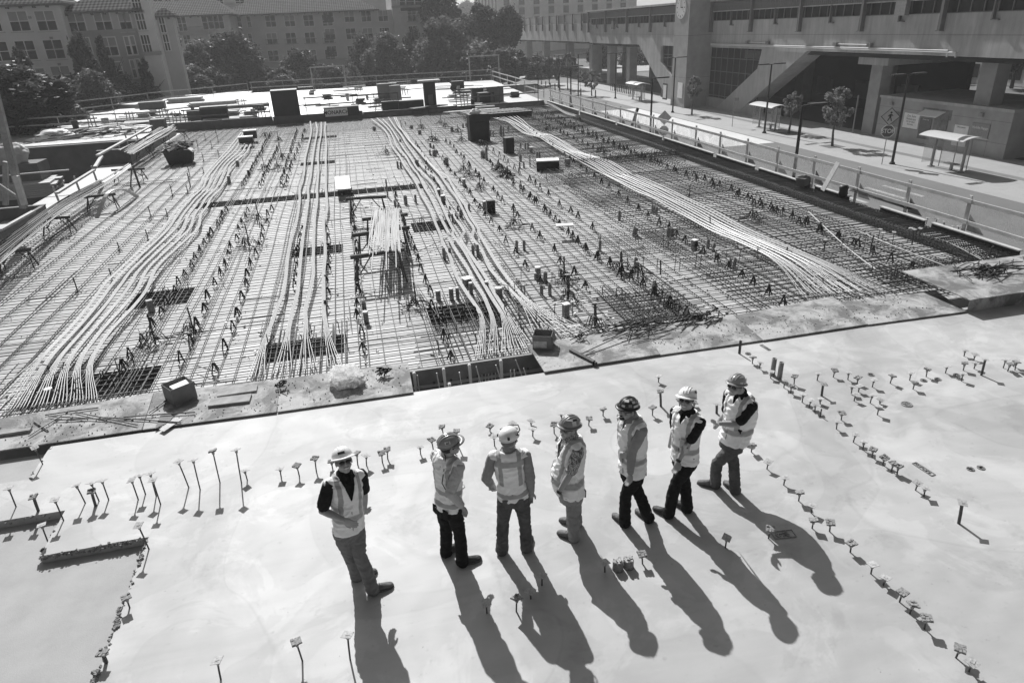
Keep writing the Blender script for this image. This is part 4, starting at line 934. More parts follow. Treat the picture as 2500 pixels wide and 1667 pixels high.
# debris skip
c = G(442,400,ZD)
t = thing('debris_bin', 'dark ribbed bin heaped with pale waste at left', 'bin', (c.x, c.y+.1, ZD), .08)
mb = MB(); w0, w1, d0, d1, h = .56,.7,.42,.52,.72
mb.add([(-w0,-d0,.05),(w0,-d0,.05),(w0,d0,.05),(-w0,d0,.05),(-w1,-d1,h),(w1,-d1,h),(w1,d1,h),(-w1,d1,h)], [(0,3,2,1),(0,1,5,4),(1,2,6,5),(2,3,7,6),(3,0,4,7)]); mb.build('bin_body', M_steel, t)
for i in range(7):
    f = -1+i/3; mb = MB(); mb.bar((w0*1.0+.02,f*d0*.9,.08),(w1+.02,f*d1*.9,h),.04,.05); mb.build('rib', M_steel, t)
mb = MB(); mb.box(-w1-.05,w1+.05,-d1-.05,-d1,h-.03,h+.03); mb.box(-w1-.05,w1+.05,d1,d1+.05,h-.03,h+.03); mb.box(-w1-.05,-w1,-d1,d1,h-.03,h+.03); mb.box(w1,w1+.05,-d1,d1,h-.03,h+.03); mb.build('rim', M_steel, t)
o = scraps('waste', (0,0,h-.05), 60, .7, .015, 'x', M_rebar, .35, .05, zup=.35); o.parent = t; del o['label']; del o['category']
mb = MB(); q = random.Random(3)
for i in range(26): mb.obox((q.gauss(0,.4), q.gauss(0,.28), h+q.uniform(0,.3)), (.35,.22,.02), q.uniform(0,3), q.uniform(-.7,.7), q.uniform(-.7,.7))
mb.build('waste_paper', M_paper, t)
# foam blocks on the left band
for i, (p, w, d, h, lab) in enumerate((((613,338), .75,.45,.5,'rear of two dark blocks with a white top on the left band'), ((602,349),.8,.45,.38,'front of two dark blocks with a white top on the left band'))):
    u = G(*p, ZT+.02); t = thing('foam_block', lab, 'block', (u.x, u.y, ZT+.02), .05)
    mb = MB(); mb.box(-w/2,w/2,-d/2,d/2,0,h-.06); mb.build('block_body', M_steel, t); mb = MB(); mb.box(-w/2-.01,w/2+.01,-d/2-.01,d/2+.01,h-.058,h); mb.build('block_top', M_white, t)
sheet([(817,432),(852,429),(856,460),(820,463)], .12, 'square white board lying at the far edge of the drop beam', .03, M_white, 'white_board', 'board')
sheet([(1356,546),(1399,544),(1400,550),(1358,552)], .1, 'narrow white board beside a bar nest in the right half', .03, M_white, 'white_board', 'board')
# tall dark box with a white bag, and others
def crate(px, py, w, d, h, rz, label, m, lidm=None, z=ZD, name='crate', cat='crate'):
    u = G(px, py, z); t = thing(name, label, cat, (u.x, u.y+d/2, z), rz)
    mb = MB(); mb.box(-w/2,w/2,-d/2,d/2,0,h); mb.build('crate_body', m, t)
    mb = MB(); mb.box(-w/2-.02,w/2+.02,-d/2-.02,d/2+.02,h,h+.04)
    mb.build('lid', lidm or m, t)
    mb = MB()
    for x in (-w/2, w/2): mb.box(x-.025,x+.025,-d/2-.025,-d/2-.001,.0,h-.002)
    mb.box(-w/2,w/2,-d/2-.02,-d/2-.001,h-.08,h-.004); mb.build('frame', m, t); return t
M_dark = mat('dark painted steel', .035, .6, .2, 3, .05); M_midg = mat('mid grey board', .12, .7, .15, 3, .05)
t = crate(1172,345,1.1,.75,1.42,.06,'tall dark bin with a white bag on top in the field', M_dark, name='tall_bin', cat='bin')
me = blob_mesh('bag', None, (.3,.2,.16), 4, .4, 8, 4, 0, 4); me.materials.append(M_paper); link('bag', me, t, (-.15,-.1,1.56))
mb = MB(); mb.box(-.2,.3,-.385,-.378,1.0,1.08); mb.build('slot', M_black, t)
crate(1244,376,.42,.36,.75,.2,'small dark upright block right of the tall bin', M_dark)
crate(1342,418,.95,.6,.42,-.25,'low dark box with a pale lid right of the middle', M_dark, M_paper)
crate(1200,522,.24,.2,.42,0,'little black box beside a capped sleeve in the middle', M_black)
crate(392,962,.01,.01,.01,0,'x',M_black) if False else None
# dark beam propped at the far end of the white band
a, c = G(1150,282,.1), G(1298,271,.1)
t = thing('steel_beam', 'long dark beam resting at the far end of the white band', 'beam', a)
mb = MB(); mb.bar((0,0,0), c-a, .5, .06); mb.bar((0,0,-.22), c-a+Vector((0,0,-.22)), .06, .4); mb.build('flange', M_dark, t)
for i in range(16):
    f = i/16; p0 = a+(c-a)*f; mb = MB(); mb.bar(p0-a+Vector((0,.15,.06)), p0-a+Vector((-.45,1.5,.1)), .07, .05); mb.build('slat', M_timber_pale, t)
# ---------------------------------------------------------------- guard rails, formwork and clutter at the deck edges
def rail_run(pts, h, label, m=None, posts=True, rails=(1.0,.52), grp=None, pw=.045, skip=None, rw=.09, film=None, z0=0):
    "guard rail through world points (ground level); one thing with post and rail children"
    t = thing('guard_rail', label, 'guard rail', pts[0], 0, grp); O = Vector(pts[0])
    for p in pts:
        mb = MB(); q = Vector(p)-O; mb.bar(q+Vector((0,0,z0)), q+Vector((rnd.uniform(-.02,.02),0,h*1.02)), pw, .09); mb.build('post', m or M_timber, t)
    for f in rails:
        for i in range(len(pts)-1):
            a, c = Vector(pts[i])-O, Vector(pts[i+1])-O; mb = MB(); d = (c-a).normalized()*.12
            mb.bar(a-d+Vector((-.05-(.014 if i%2 else 0),0,h*f-.04+rnd.uniform(-.01,.01)+(.012 if i%2 else 0))), c+d+Vector((-.05-(.014 if i%2 else 0),0,h*f-.04+rnd.uniform(-.01,.01)+(.012 if i%2 else 0))), .04, rw); mb.build('rail', m or M_timber, t)
    return t
M_rail = mat('weathered rail timber', .48, .75, .2, 3, .2, 40)
M_mesh = bpy.data.materials.new('debris film'); M_mesh.use_nodes = True
_t = M_mesh.node_tree; _b = _t.nodes['Principled BSDF']; _b.inputs['Base Color'].default_value = (.75,.75,.75,1); _b.inputs['Roughness'].default_value = .35
_tc = _t.nodes.new('ShaderNodeTexCoord'); _n = noise_node(_t, _tc.outputs['Object'], 1.1, 5, .65, 1.5)
_tl = _t.nodes.new('ShaderNodeBsdfTranslucent'); _tl.inputs[0].default_value = (.9,.9,.9,1); _tp = _t.nodes.new('ShaderNodeBsdfTransparent'); _mx = _t.nodes.new('ShaderNodeMixShader'); _m2 = _t.nodes.new('ShaderNodeMixShader'); _m2.inputs[0].default_value = .35
_t.links.new(_tl.outputs[0], _m2.inputs[1]); _t.links.new(_b.outputs[0], _m2.inputs[2]); _t.links.new(mapr(_t, _n, .35, .75, .10, .55), _mx.inputs[0]); _t.links.new(_tp.outputs[0], _mx.inputs[1]); _t.links.new(_m2.outputs[0], _mx.inputs[2]); _t.links.new(_mx.outputs[0], _t.nodes['Material Output'].inputs[0])
ys_ = [12.7,14.85,17.0,19.2,21.5,23.75,25.95,28.15,30.45,33,35.3,37.7,40.1,42.6,45,47.5,50,52.5,55]
t = rail_run([(15.95,y,0) for y in ys_], .93, 'long timber guard rail with clear film along the street edge', M_rail, z0=-.3, rw=.1, rails=(.9,.3))
for i in range(len(ys_)-1):                         # sagging clear film between the posts
    mb = MB(); n = 8; y0, y1 = ys_[i], ys_[i+1]
    for a in range(n+1):
        for b in range(6):
            f = a/n; sag = .1*math.sin(math.pi*f)
            mb.v.append((.07+.05*math.sin(f*9+b+i)+.03*b/5, y0+(y1-y0)*f-12.7, .86-.86*b/5-(sag if b == 0 else 0)))
    for a in range(n):
        for b in range(5): k = a*6+b; mb.f.append((k,k+6,k+7,k+1)); mb.mi.append(0); mb.sm.append(True)
    mb.build('film', M_mesh, t)
for i, y in enumerate(ys_[1:]):                     # dark triangular feet and pieces of form behind the cage
    mb = MB(); mb.extrude([(0,0,-.02),(.0,-.55,-.02),(0,0,.42)], (.02,0,0)); mb.build('gusset', M_midg if i % 2 else M_timber, t, (.1,y-12.7,0))
# edge form: dark board with a pale top, broken by gaps
segs = [(12.9,15.7),(15.95,17.75),(19.2,21.0),(21.3,24.6),(24.9,28.0),(28.3,33.4),(33.7,40),(40.3,47),(47.3,55.2)]
for i, (a, b) in enumerate(segs):
    t = thing('edge_form', 'dark edge board with pale top strip, street side, %s from the plywood box' % ORD[i], 'edge form', (15.72,a,0))
    mb = MB(); mb.box(0,.025,0,b-a,-.6,-.001); mb.build('board', M_dark if i < 6 else M_midg, t)
    mb = MB(); mb.box(-.04,.09,0,b-a,0,.03); mb.build('top_strip', M_rail, t)
    mb = MB(); mb.extrude([(.1,b-a-.3,-.001),(.1,b-a-.3,-.3),(.6,b-a-.3,-.3)], (0,.02,0)); mb.build('bracket', M_midg, t)
u = G(*J_(1080,350), .05)
crate(1965,455,.42,.3,.24,.5,'small rusty box with crumpled cloth among the edge cage', M_midg, z=0)
me = blob_mesh('cloth', None, (.2,.14,.09), 4, .5, 12, 3); me.materials.append(M_card); tag(link('crumpled_cloth', me, None, (u.x,u.y,.28)), 'crumpled pale cloth lying by the rusty box on the edge cage', 'cloth')
a = G(*J_(1195,388), .05); tp = GX(*J_(1285,228), a.x+.35); mb = MB(); mb.bar((0,0,0), tp-a, .2, .025, (1,0,0)); tag(mb.build('leaning_plank', M_timber_pale, None, a), 'wide pale plank leaning over the street side guard rail', 'plank')
a = G(*J_(1310,425), 0); t = thing('wire_roll', 'black wire roll with thin rods beside the leaning plank', 'wire roll', (a.x,a.y,0))
mb = MB(); mb.smooth = True; mb.lathe([(.12,0),(.15,.1),(.13,.2),(.15,.3),(.12,.38)], 12); mb.build('roll', M_black, t)
mb = MB(); 
for i in range(9): mb.tube([(.12+.02*i,-.1,.22+.012*(i%3)), (.35+.015*i,-2.5,.12+.02*(i%3))], .008, 4)
mb.build('rods', M_rebar, t)
# second row: far street edge, and the parapets around the far slab
rail_run([(16.1,57.5,0),(16.25,61,0),(16.4,65,0),(16.5,69,0),(16.6,73,0),(16.7,77,0),(16.75,81,0)], 1.0, 'weathered guard rail along the street side of the far slab', M_rail)
rail_run([(-9.8,84.6,0),(-6.4,84.2,0),(-3,83.9,0),(.4,83.5,0),(3.8,83,0),(7.2,82.6,0),(10.5,82.2,0),(13.8,81.7,0),(16.6,81.3,0)], 1.15, 'long dark guard rail closing the far slab before the trees', M_timber)
rail_run([(8.5,55.8,.0),(12,55.9,0),(15.2,56,0)], 1.25, 'short guard rail on the near side of the far slab, right end', M_timber_dark)
rail_run([(.6,56.0,0),(2.2,56,0),(4,56,0)], 1.3, 'short guard rail on the near side of the far slab, before the column block', M_timber_dark)
rail_run([(-3.0,58.2,0),(-1.2,58.2,0),(1,58.2,0)] , 1.2, 'short guard rail on the near side of the far slab, by the sign box', M_timber_dark)
rail_run([(-11.6,56.5,0),(-8.6,56.6,0),(-5.6,56.5,0)], 1.0, 'short guard rail on the near side of the far slab, left end', M_timber_dark)
# goal shaped timber frames on the far parapet
for i, (x, y, w, h, lab) in enumerate(((-3.2,84,3.6,2.3,'left'),(14.2,81.5,3.4,2.6,'right'))):
    t = thing('timber_portal', 'goal shaped timber frame above the far guard rail, the %s one' % lab, 'timber frame', (x,y,0))
    for dx in (0, w): mb = MB(); mb.bar((dx,0,0),(dx,0,h),.12,.12); mb.build('post', M_timber, t)
    mb = MB(); mb.bar((-.1,0,h),(w+.1,0,h),.14,.12); mb.build('crossbar', M_timber, t)
# far form wall
for i, (x0, x1, z1, y) in enumerate([(-12.1,-5.3,.28,54.7),(-5.28,1.2,.24,54.75),(1.22,8.4,.12,54.85),(8.42,15.4,.06,54.95)]):
    mb = MB(); mb.box(x0,x1,y,y+.06,ZD-.02,z1); mb.box(x0,x1,y-.02,y+.08,z1,z1+.03)
    for k in range(int((x1-x0)/1.2)): mb.box(x0+.1+k*1.2,x0+.16+k*1.2,y-.03,y-.001,ZD,z1-.01)
    tag(mb.build('form_wall', M_midg), 'dark form wall at the far edge of the field, %s from the left' % ORD[i], 'form wall')
mb = MB(); mb.box(-12.1,15.4,54.84,55.6,-.3,-.02); mb2 = mb.build('closure_strip', M_formply); tag(mb2, 'dark closure strip behind the far form wall', 'form wall')
# things on the far slab
def lumber(px, py, w, d, n, rz, label, m=None, z=.0, t0=.09):
    u = G(px, py, z); t = thing('lumber_stack', label, 'lumber stack', (u.x,u.y,z+.005), rz)
    for k in range(n):
        mb = MB()
        nb = 4
        for j in range(nb): mb.obox((rnd.uniform(-.12,.12), (j-(nb-1)/2)*d/nb, .05+k*t0), (w*rnd.uniform(.9,1.05), d/nb*.9, t0*.85), rnd.uniform(-.02,.02))
        mb.build('layer', m or M_rail, t)
    return t
t = crate(702,290,1.85,1.5,1.95,.05,'tall black site cabinet at the near edge of the far slab', M_dark, z=0, name='site_cabinet', cat='cabinet')
crate(526,296,1.9,.9,1.0,.05,'wide dark tool chest left of the tall black cabinet', M_dark, z=0, name='tool_chest', cat='tool chest')
crate(476,298,.9,.8,.75,.05,'dark square block beside the wide tool chest', M_midg, z=0)
crate(372,268,2.1,1.0,.62,.05,'dark plywood tub in front of the left trees', M_midg, z=0)
crate(388,320,.9,.8,.72,.05,'dark drum shaped box by the far bar stack', M_midg, z=0)
t = crate(835,284,2.5,1.0,.62,.05,'low site box bearing the painted word MONARCH', M_dark, M_timber, z=0, name='sign_box', cat='site box')
mb = MB(); mb.box(-1.22,.42,-.56,-.545,.03,.58); mb.build('sign_panel', M_white, t)
def text(body, size, m, parent, loc, rot, ext=.003, name='lettering', align='CENTER', bold=0, sx=1.0):
    c = bpy.data.curves.new(name, 'FONT'); c.body = body; c.size = size; c.extrude = ext; c.align_x = align; c.align_y = 'CENTER'; c.offset = bold
    tmp = bpy.data.objects.new(name, c); COL.objects.link(tmp); dg = bpy.context.evaluated_depsgraph_get()
    me = bpy.data.meshes.new_from_object(tmp.evaluated_get(dg)); bpy.data.objects.remove(tmp)
    me.materials.clear(); me.materials.append(m); o = link(name, me, parent, loc); o.rotation_euler = rot; o.scale = (sx,1,1); return o
text('MONARCH', .37, M_blackpaint, t, (-.4,-.565,.3), (math.pi/2,0,0), bold=.006)
text('LEBARCO' if False else 'MONARCH', .14, M_galv, None, (0,0,-50), (math.pi/2,0,0)) if False else None
crate(895,252,1.5,1.0,1.25,.05,'pale stack of blocks behind the near guard rail of the far slab, left part', M_card, z=0) if False else None
for i, (px, py, w, h, lab) in enumerate(((942,252,1.1,1.5,'left'),(968,252,.9,1.35,'right'))):
    crate(px, py, w, .9, h, .03, 'grey block stack on the far slab, %s of the pair' % lab, M_card, z=0, name='block_stack', cat='block stack')
crate(985,268,3.2,.8,.6,.0,'long dark bench of tools on the near edge of the far slab', M_dark, z=0, name='tool_bench', cat='bench')
t = thing('column_block', 'black column with a pale mushroom cap on the far slab', 'column', (*G(1052,262,0).xy, 0))
mb = MB(); mb.box(-.45,.45,-.3,.3,0,1.9); mb.build('shaft', M_dark, t); mb = MB(); mb.box(-.85,.85,-.5,.5,1.9,2.02); mb.build('cap', M_rail, t)
mb = MB(); mb.box(-.18,.2,-.32,-.301,.2,.95); mb.build('panel', M_midg, t)
for i, (px, py, w, d, n, rz, lab) in enumerate([(455,250,3.2,1.4,5,.02,'striped lumber stack right of the dark tub'),(520,258,4.2,1.6,4,.05,'long lumber stack behind the wide tool chest'),(598,262,4.0,1.4,3,.08,'lumber stack left of the tall black cabinet'),
      (430,266,2.2,1.4,1,.6,'loose boards lying askew before the striped stack'),(590,290,2.0,.8,2,.0,'low lumber pile between chest and black cabinet'),(355,286,4.2,1.2,2,-.06,'long dark form panel lying left of the chest'),
      (245,300,2.6,1.1,2,.1,'lumber pile on the left platform near the rail bend'),(170,318,3.5,1.3,2,.1,'board pile at the far left platform'),(850,222,3.0,.3,1,0,'dark plank on the sunlit far slab, upper left'),(865,236,2.6,.25,1,.05,'dark plank on the sunlit far slab, lower left'),(862,207,3.2,.3,1,0,'dark plank near the far rail'),
      (1095,213,3.0,.3,1,0,'dark plank right of the mushroom capped column'),(1165,226,4.5,.4,2,0,'dark planks at the right of the far slab'),(1155,272,4.0,.5,1,0,'low planks by the near right rail')]):
    lumber(px, py, w, d, n, rz, lab, M_timber_dark if ('dark' in lab and 'chest' not in lab and 'tub' not in lab) else None)
# concrete barrow and others on the far slab
u = G(1118,222,0); t = thing('buggy', 'small dark wheeled buggy on the far slab', 'buggy', (u.x,u.y,0))
mb = MB(); mb.box(-.6,.6,-.35,.35,.3,.9); mb.build('body', M_dark, t)
for s in (-1, 1): mb = MB(); mb.tube([(s*.62-.05,-.38,.3),(s*.62+.05,-.38,.3)] if False else [(-.1+s*.4,-.42,.3),(-.1+s*.4,-.34,.3)], .3, 14); mb.build('wheel', M_black, t)
mb = MB(); mb.tube([(-.6,0,.7),(-1.3,0,1.2)], .04, 6); mb.build('handle', M_dark, t)
for i, (px, py, w, h, lab) in enumerate([(1168,250,.9,1.0,'left'),(1188,252,1.2,.75,'middle'),(1212,250,1.1,1.1,'right')]):
    crate(px, py, w, .8, h, .1*i, 'dark drum box by the right near rail, %s of three' % lab, M_dark if i < 2 else M_midg, z=0)
for i in range(5):
    u = G(905+i*14, 268, 0); mb = MB()
    for k in range(3): mb.tube([(k*.2,0,0),(k*.2+.1,.1,.75)], .02, 4)
    mb.tube([(-.1,0,.7),(.7,.1,.75)], .02, 4); tag(mb.build('wire_stand', M_steel, None, (u.x,u.y,.005)), 'thin dark wire stand between sign box and bench', 'wire stand', 'wire stands between sign box and bench')
# left: platform, pit and leaning timber beyond the field edge
M_conc_dark = mat('dark concrete wall', .16, .85, .25, .8, .3)
mb = MB(); mb.prism([(XL-1.5,11.0),(XL+.02,11.0),(XL+.02,54.6),(XL-1.5,54.6)], ZD-.3, ZD-.06); tag(mb.build('edge_planks', M_deck), 'pale plank strip along the left edge of the field', 'planks')
for i, (x0, x1, y0, y1, z0, z1, lab) in enumerate([(-13.3,-11.75,41.5,41.7,ZD,.42,'low dark form face across the left edge, the far one'),(-11.85,-11.75,41.7,53.5,ZD,.3,'long pale form face beside the far bar stack'),(-18,-11.7,29.2,29.35,-.7,.12,'dark form face across the left edge, the near one'),(-11.8,-11.7,22,29.2,ZD-.3,.1,'form face beside the long bar stack')]):
    mb = MB(); mb.box(x0,x1,y0,y1,z0,z1); mb.box(x0-.02,x1+.02,y0-.02,y1+.02,z1+.001,z1+.04); tag(mb.build('form_face', M_midg if i != 1 else M_timber), lab, 'form face')
mb = MB(); mb.box(-30,-13.6,52,52.4,ZS,-.35); mb.box(-30.4,-30,20,52.4,ZS,-.35); mb.box(-22,-21.7,36,51.9,ZS,-.9); tag(mb.build('retaining_wall', M_conc_dark), 'dark concrete walls of the open pit left of the field', 'retaining wall')
mb = MB(); mb.prism([(-34,52.5),(-13,52.5),(-12.2,60),(-19.5,78),(-36,80)], -.6, -.3); tag(mb.build('rough_platform', M_far), 'sunlit rough platform behind the pit', 'platform')
for i, (px, py, w, d, n, rz, lab) in enumerate([(62,432,3.4,2.2,7,.1,'pale plywood stack down in the pit at left')]): lumber(px, py+45, w, d, n, rz, lab, M_deck, -1.2, .1)
def post(p, q_, Y, w, lab, m=None):
    a, c = GY(*p, Y), GY(*q_, Y); mb = MB(); mb.bar((0,0,0), c-a, w, w); tag(mb.build('timber_post', m or M_timber, None, a), lab, 'timber post')
post((58,508),(-18,205),26,.2,'thick weathered post leaning at the left frame edge')
post((60,500),(38,430),25.6,.16,'short pale timber strapped to the thick leaning post', M_timber_pale)
post((14,500),(14,395),29,.16,'thin upright timber behind the leaning post')
post((40,480),(-20,440),28,.1,'thin brace timber behind the leaning post')
def stick(p, q_, z, w, lab, m=None, zq=None):
    a, c = G(*p, z), G(*q_, z if zq is None else zq); mb = MB(); mb.bar((0,0,0), c-a, w, w*.5); tag(mb.build('rail_board', m or M_rail, None, a), lab, 'board')
stick((238,380),(370,308),.9,.16,'pale top board of the far left rail')
stick((248,382),(232,408),.8,.14,'short pale board at the bend of the left rail')
stick((138,472),(230,415),.75,.14,'pale top board of the near left rail')
stick((200,468),(246,440),.35,.14,'pale lower board of the near left rail')
stick((0,430),(168,415),.6,.1,'thin grey board spanning the pit')
stick((0,562),(82,516),.35,.14,'pale board at the left frame edge before the bars')
for i, (x, y, yt) in enumerate(((145,495,455),(196,470,430),(240,452,405),(300,385,345),(320,375,325),(343,362,318))):
    a = G(x, y, ZD-.05); h = high(a, x-8, yt); mb = MB(); mb.bar((0,0,0), (-.05,0,h), .06, .09); tag(mb.build('rail_post', M_timber, None, a), 'timber post of the left rail, %s from the near end' % ORD[i], 'rail post')
rail_run([(-12.8,57,0),(-16.5,57.5,0),(-20.5,58,0),(-25,58.5,0)], 1.0, 'near rail of the far left platform', M_timber, z0=-.3)
w = [G(x, y, -.3) for x, y in ((100,300),(175,292),(240,283),(300,278),(355,272),(405,268),(450,265),(500,262))]
w = [(p.x, p.y, -.3) for p in [GY(x, y, Y) for (x, y), Y in zip(((100,304),(175,296),(240,288),(300,280),(355,276),(405,272),(470,276),(545,278)), (76,77,78,79,80,81,82,82.5))]]
rail_run([(-27,70,-.3),(-24,72.5,-.3),(-21.5,75,-.3),(-19,78,-.3),(-16.5,80,-.3),(-13.5,82,-.3),(-10.2,84.5,-.3)], 1.35, 'far rail of the left platform before the dark trees', M_timber)
scraps('wire_heap', (-17.5,54.5,-.3), 60, 1.6, .02, 'tangle of bent wire and bars on the pit edge at left', None, 2.2, .1, zup=.5)['kind'] = 'stuff'
me = blob_mesh('tarp', None, (1.6,.8,.5), 5, .4, 21, 4, .3); me.materials.append(M_white); tag(link('tarpaulin', me, None, (-20,55.5,-.25)), 'white crumpled tarpaulin beyond the pit', 'tarpaulin')
me = blob_mesh('sack', None, (.9,.6,.7), 5, .3, 25, 4, .5); me.materials.append(M_rail); u = GY(20,382,40); tag(link('sack', me, None, u), 'pale netted sack at the left frame edge behind the post', 'sack')
mb = MB(); mb.box(u.x-1.5,u.x+1.4,u.y-.6,u.y+.8,-4.7,u.z-.35); tag(mb.build('pier', M_conc_dark), 'short concrete pier under the netted sack', 'pier')

# more loose boards and offcuts over the far slab and the left platform
q = random.Random(41)
for i in range(90):
    left = i < 50
    px, py = (q.uniform(110, 560), 0) if left else (q.uniform(735, 1260), q.uniform(205, 268))
    if left: py = 262+ (560-px)*.085+q.uniform(8, 34)
    u = G(px, py, 0); w_, d_ = q.uniform(1.0,3.2), q.uniform(.15,.9); mb = MB(); mb.obox((0,0,.05), (w_, d_, q.uniform(.04,.12)), 0)
    m_ = q.choice((M_rail, M_timber_dark, M_midg, M_rail, M_paper))
    tag(mb.build('loose_board', m_, None, (u.x,u.y,.02+.002*i), q.uniform(-.5,.5)), 'loose board among the clutter of the left platform' if left else 'loose board lying on the sunlit far slab', 'board', 'loose boards on the left platform' if left else 'loose boards on the far slab')

for i in range(34):                                 # standing bits: short props, stacked offcuts and buckets
    left = i % 2 == 0; px = q.uniform(150, 640) if left else q.uniform(740, 1260); py = 262+(560-px)*.085+q.uniform(6, 30) if left else q.uniform(228, 266)
    u = G(px, py, 0); h_ = q.uniform(.25,.8); r0 = q.uniform(.12,.3); mb = MB()
    if i % 3 == 0:
        for k in range(4): mb.obox((q.uniform(-.1,.1),q.uniform(-.1,.1),.06+.11*k), (r0*4, r0*2.4, .09), q.uniform(-.3,.3))
        nm, ct = 'offcut_pile', 'offcut pile'
    elif i % 3 == 1: mb.lathe([(r0*.8,0),(r0,h_),(r0*.88,h_),(r0*.8,h_*.7)], 12); nm, ct = 'bucket', 'bucket'
    else:
        for k in range(3): mb.bar((k*.25,0,0),(k*.25+q.uniform(-.1,.1),.1,h_*1.3),.06); 
        mb.bar((-.1,0,h_),( .7,.05,h_),.05,.1); nm, ct = 'timber_prop', 'timber prop'
    side = 'left platform' if left else 'far slab'
    tag(mb.build(nm, q.choice((M_midg, M_dark, M_rail, M_timber)), None, (u.x,u.y,.01)), 'small %s standing among the clutter of the %s' % (ct, side), ct, '%ss on the %s' % (ct, side))
def stretch(t, tc):
    mp = t.nodes.new('ShaderNodeMapping'); mp.inputs['Scale'].default_value = (1, 1.6, .22); t.links.new(tc.outputs['Object'], mp.inputs[0])
    return noise_node(t, mp.outputs[0], 1.2, 7, .7, .3)
# ---------------------------------------------------------------- the elevated station across the street
M_conc = mat('station concrete', .40, .85, .12, .5, .2, 25, spec=.25, extra=lambda t, tc, out, b: math_node(t, 'MULTIPLY', out, mapr(t, stretch(t, tc), .35, .65, .82, 1.1)))
M_conc2 = mat('board marked concrete', .32, .85, .15, .8, .3, 25, spec=.25)
M_hall_shade = mat('shade darkened concrete', .035, .9, .15, .5, .1)  # concrete coloured near black to paint in the shade under the hall
M_glassd = mat('dark glazing', .02, .35, .6, .6, 0, spec=.25)
M_sash = mat('window frame metal', .16, .5, .1, 3, 0)
M_louver = mat('louver metal', .14, .5, .1, 3, 0)
XF = 44.5
st = thing('station', 'long concrete elevated station hall with dark window band above the street', 'station', (XF, 60, ZS))
def sp(name, mb, m, parent=st): 
    o = mb.build(name, m, parent); o.location = (-XF, -60, -ZS) if parent is st else (0,0,0); return o
mb = MB(); mb.box(XF,XF+.5,20,82.9,2.08,5.0); mb.box(XF,XF+.5,86.8,127.5,2.08,5.0); mb.box(XF+.1,XF+.5,127.5,186,2.2,5.3); sp('beam_wall', mb, M_conc)
mb = MB(); mb.box(XF-.012,XF-.001,20,82.8,3.52,3.55); mb.box(XF-.012,XF-.001,86.9,127,3.5,3.53); sp('joint', mb, M_sash)
mb = MB(); mb.box(XF+.5,63,20,127,1.7,2.0); mb.box(XF+.5,58,127,186,1.9,2.2); sp('floor_slab', mb, M_hall_shade)
mb = MB(); mb.box(XF+.25,XF+.3,20,82.9,5.0,6.0); mb.box(XF+.25,XF+.3,86.8,127.5,5.0,6.0); w = sp('window_band', mb, M_glassd)
mb = MB(); y = 20
while y < 127:
    if not 82.5 < y < 87: mb.box(XF+.16,XF+.24,y,y+.09,5.0,6.0)
    y += 1.15
mb.box(XF+.14,XF+.25,20,82.9,5.0,5.06); mb.box(XF+.14,XF+.25,86.8,127.5,5.0,5.06)
o = mb.build('mullions', M_sash, w)
M_corr = mat('corrugated band', .13, .6, .1, 3, 0, extra=lambda t, tc, out, b: math_node(t, 'MULTIPLY', out, mapr(t, math_node(t, 'SINE', math_node(t, 'MULTIPLY', t.nodes.new('ShaderNodeSeparateXYZ').outputs[1] if False else noise_node(t, tc.outputs['Object'], 60, 1), 9.0)), -1, 1, .55, 1.25)))
mb = MB(); mb.box(XF-.1,XF+.15,20,82.9,6.0,6.95); mb.box(XF-.1,XF+.15,86.8,127.5,6.0,6.95)
y = 20
while y < 127.3:
    if not 82.7 < y < 86.9: mb.box(XF-.13,XF-.101,y,y+.12,6.05,6.9)
    y += .3
sp('fascia', mb, M_louver)
mb = MB(); mb.box(XF-.5,64,20,82.9,7.1,7.3); mb.box(XF-.5,64,86.8,128.4,7.1,7.34); mb.box(XF-.15,XF-.11,20,82.9,5.96,6.06); mb.box(XF-.15,XF-.11,86.8,127.5,5.96,6.06); sp('roof', mb, M_conc)
for y in (29.8,38.6,47.35,56.1,65,73.8,82.6,91.5,100.6,109.5,119,127.6):
    mb = MB(); mb.box(XF-.4,XF-.013,y-.13,y+.13,3.85,7.08); mb.box(XF-.5,XF-.014,y-.18,y+.18,3.8,3.849); sp('post', mb, M_louver)
for y in (34.2,43,51.8,60.5,69.4,78.2,96,105,114,123.5):
    mb = MB(); mb.box(XF-.25,XF-.013,y-.06,y+.06,4.55,6.0); mb.box(XF-.25,XF-.014,y-.5,y+.06,4.48,4.549); sp('bracket', mb, M_louver)
for i in range(11):
    y = 132+5.35*i; mb = MB(); mb.box(XF-.15,XF+.09,y-.1,y+.1,4.1,7.0); sp('post', mb, M_louver)
    mb = MB(); mb.box(XF+.2,XF+.24,y-4.9,y-.15,5.35,6.9) ; sp('wind_screen', mb, M_sleeve if i % 3 else M_glassd)
mb = MB(); mb.box(XF+.18,XF+.26,127.6,186,6.9,7.0); sp('top_rail', mb, M_sash)
def plan(poly, x, th, name, m=M_conc):
    mb = MB(); mb.extrude([(x, y, z) for y, z in poly], (th, 0, 0)); return sp(name, mb, m)
plan([(71.4,2.08),(63.5,2.08),(75.2,ZS),(80.3,ZS),(71.98,.1)], XF, 2.2, 'strut')
plan([(105,2.08),(97.0,2.08),(97.0,.0),(86.8,ZS),(94.2,ZS)], XF, 2.2, 'strut')
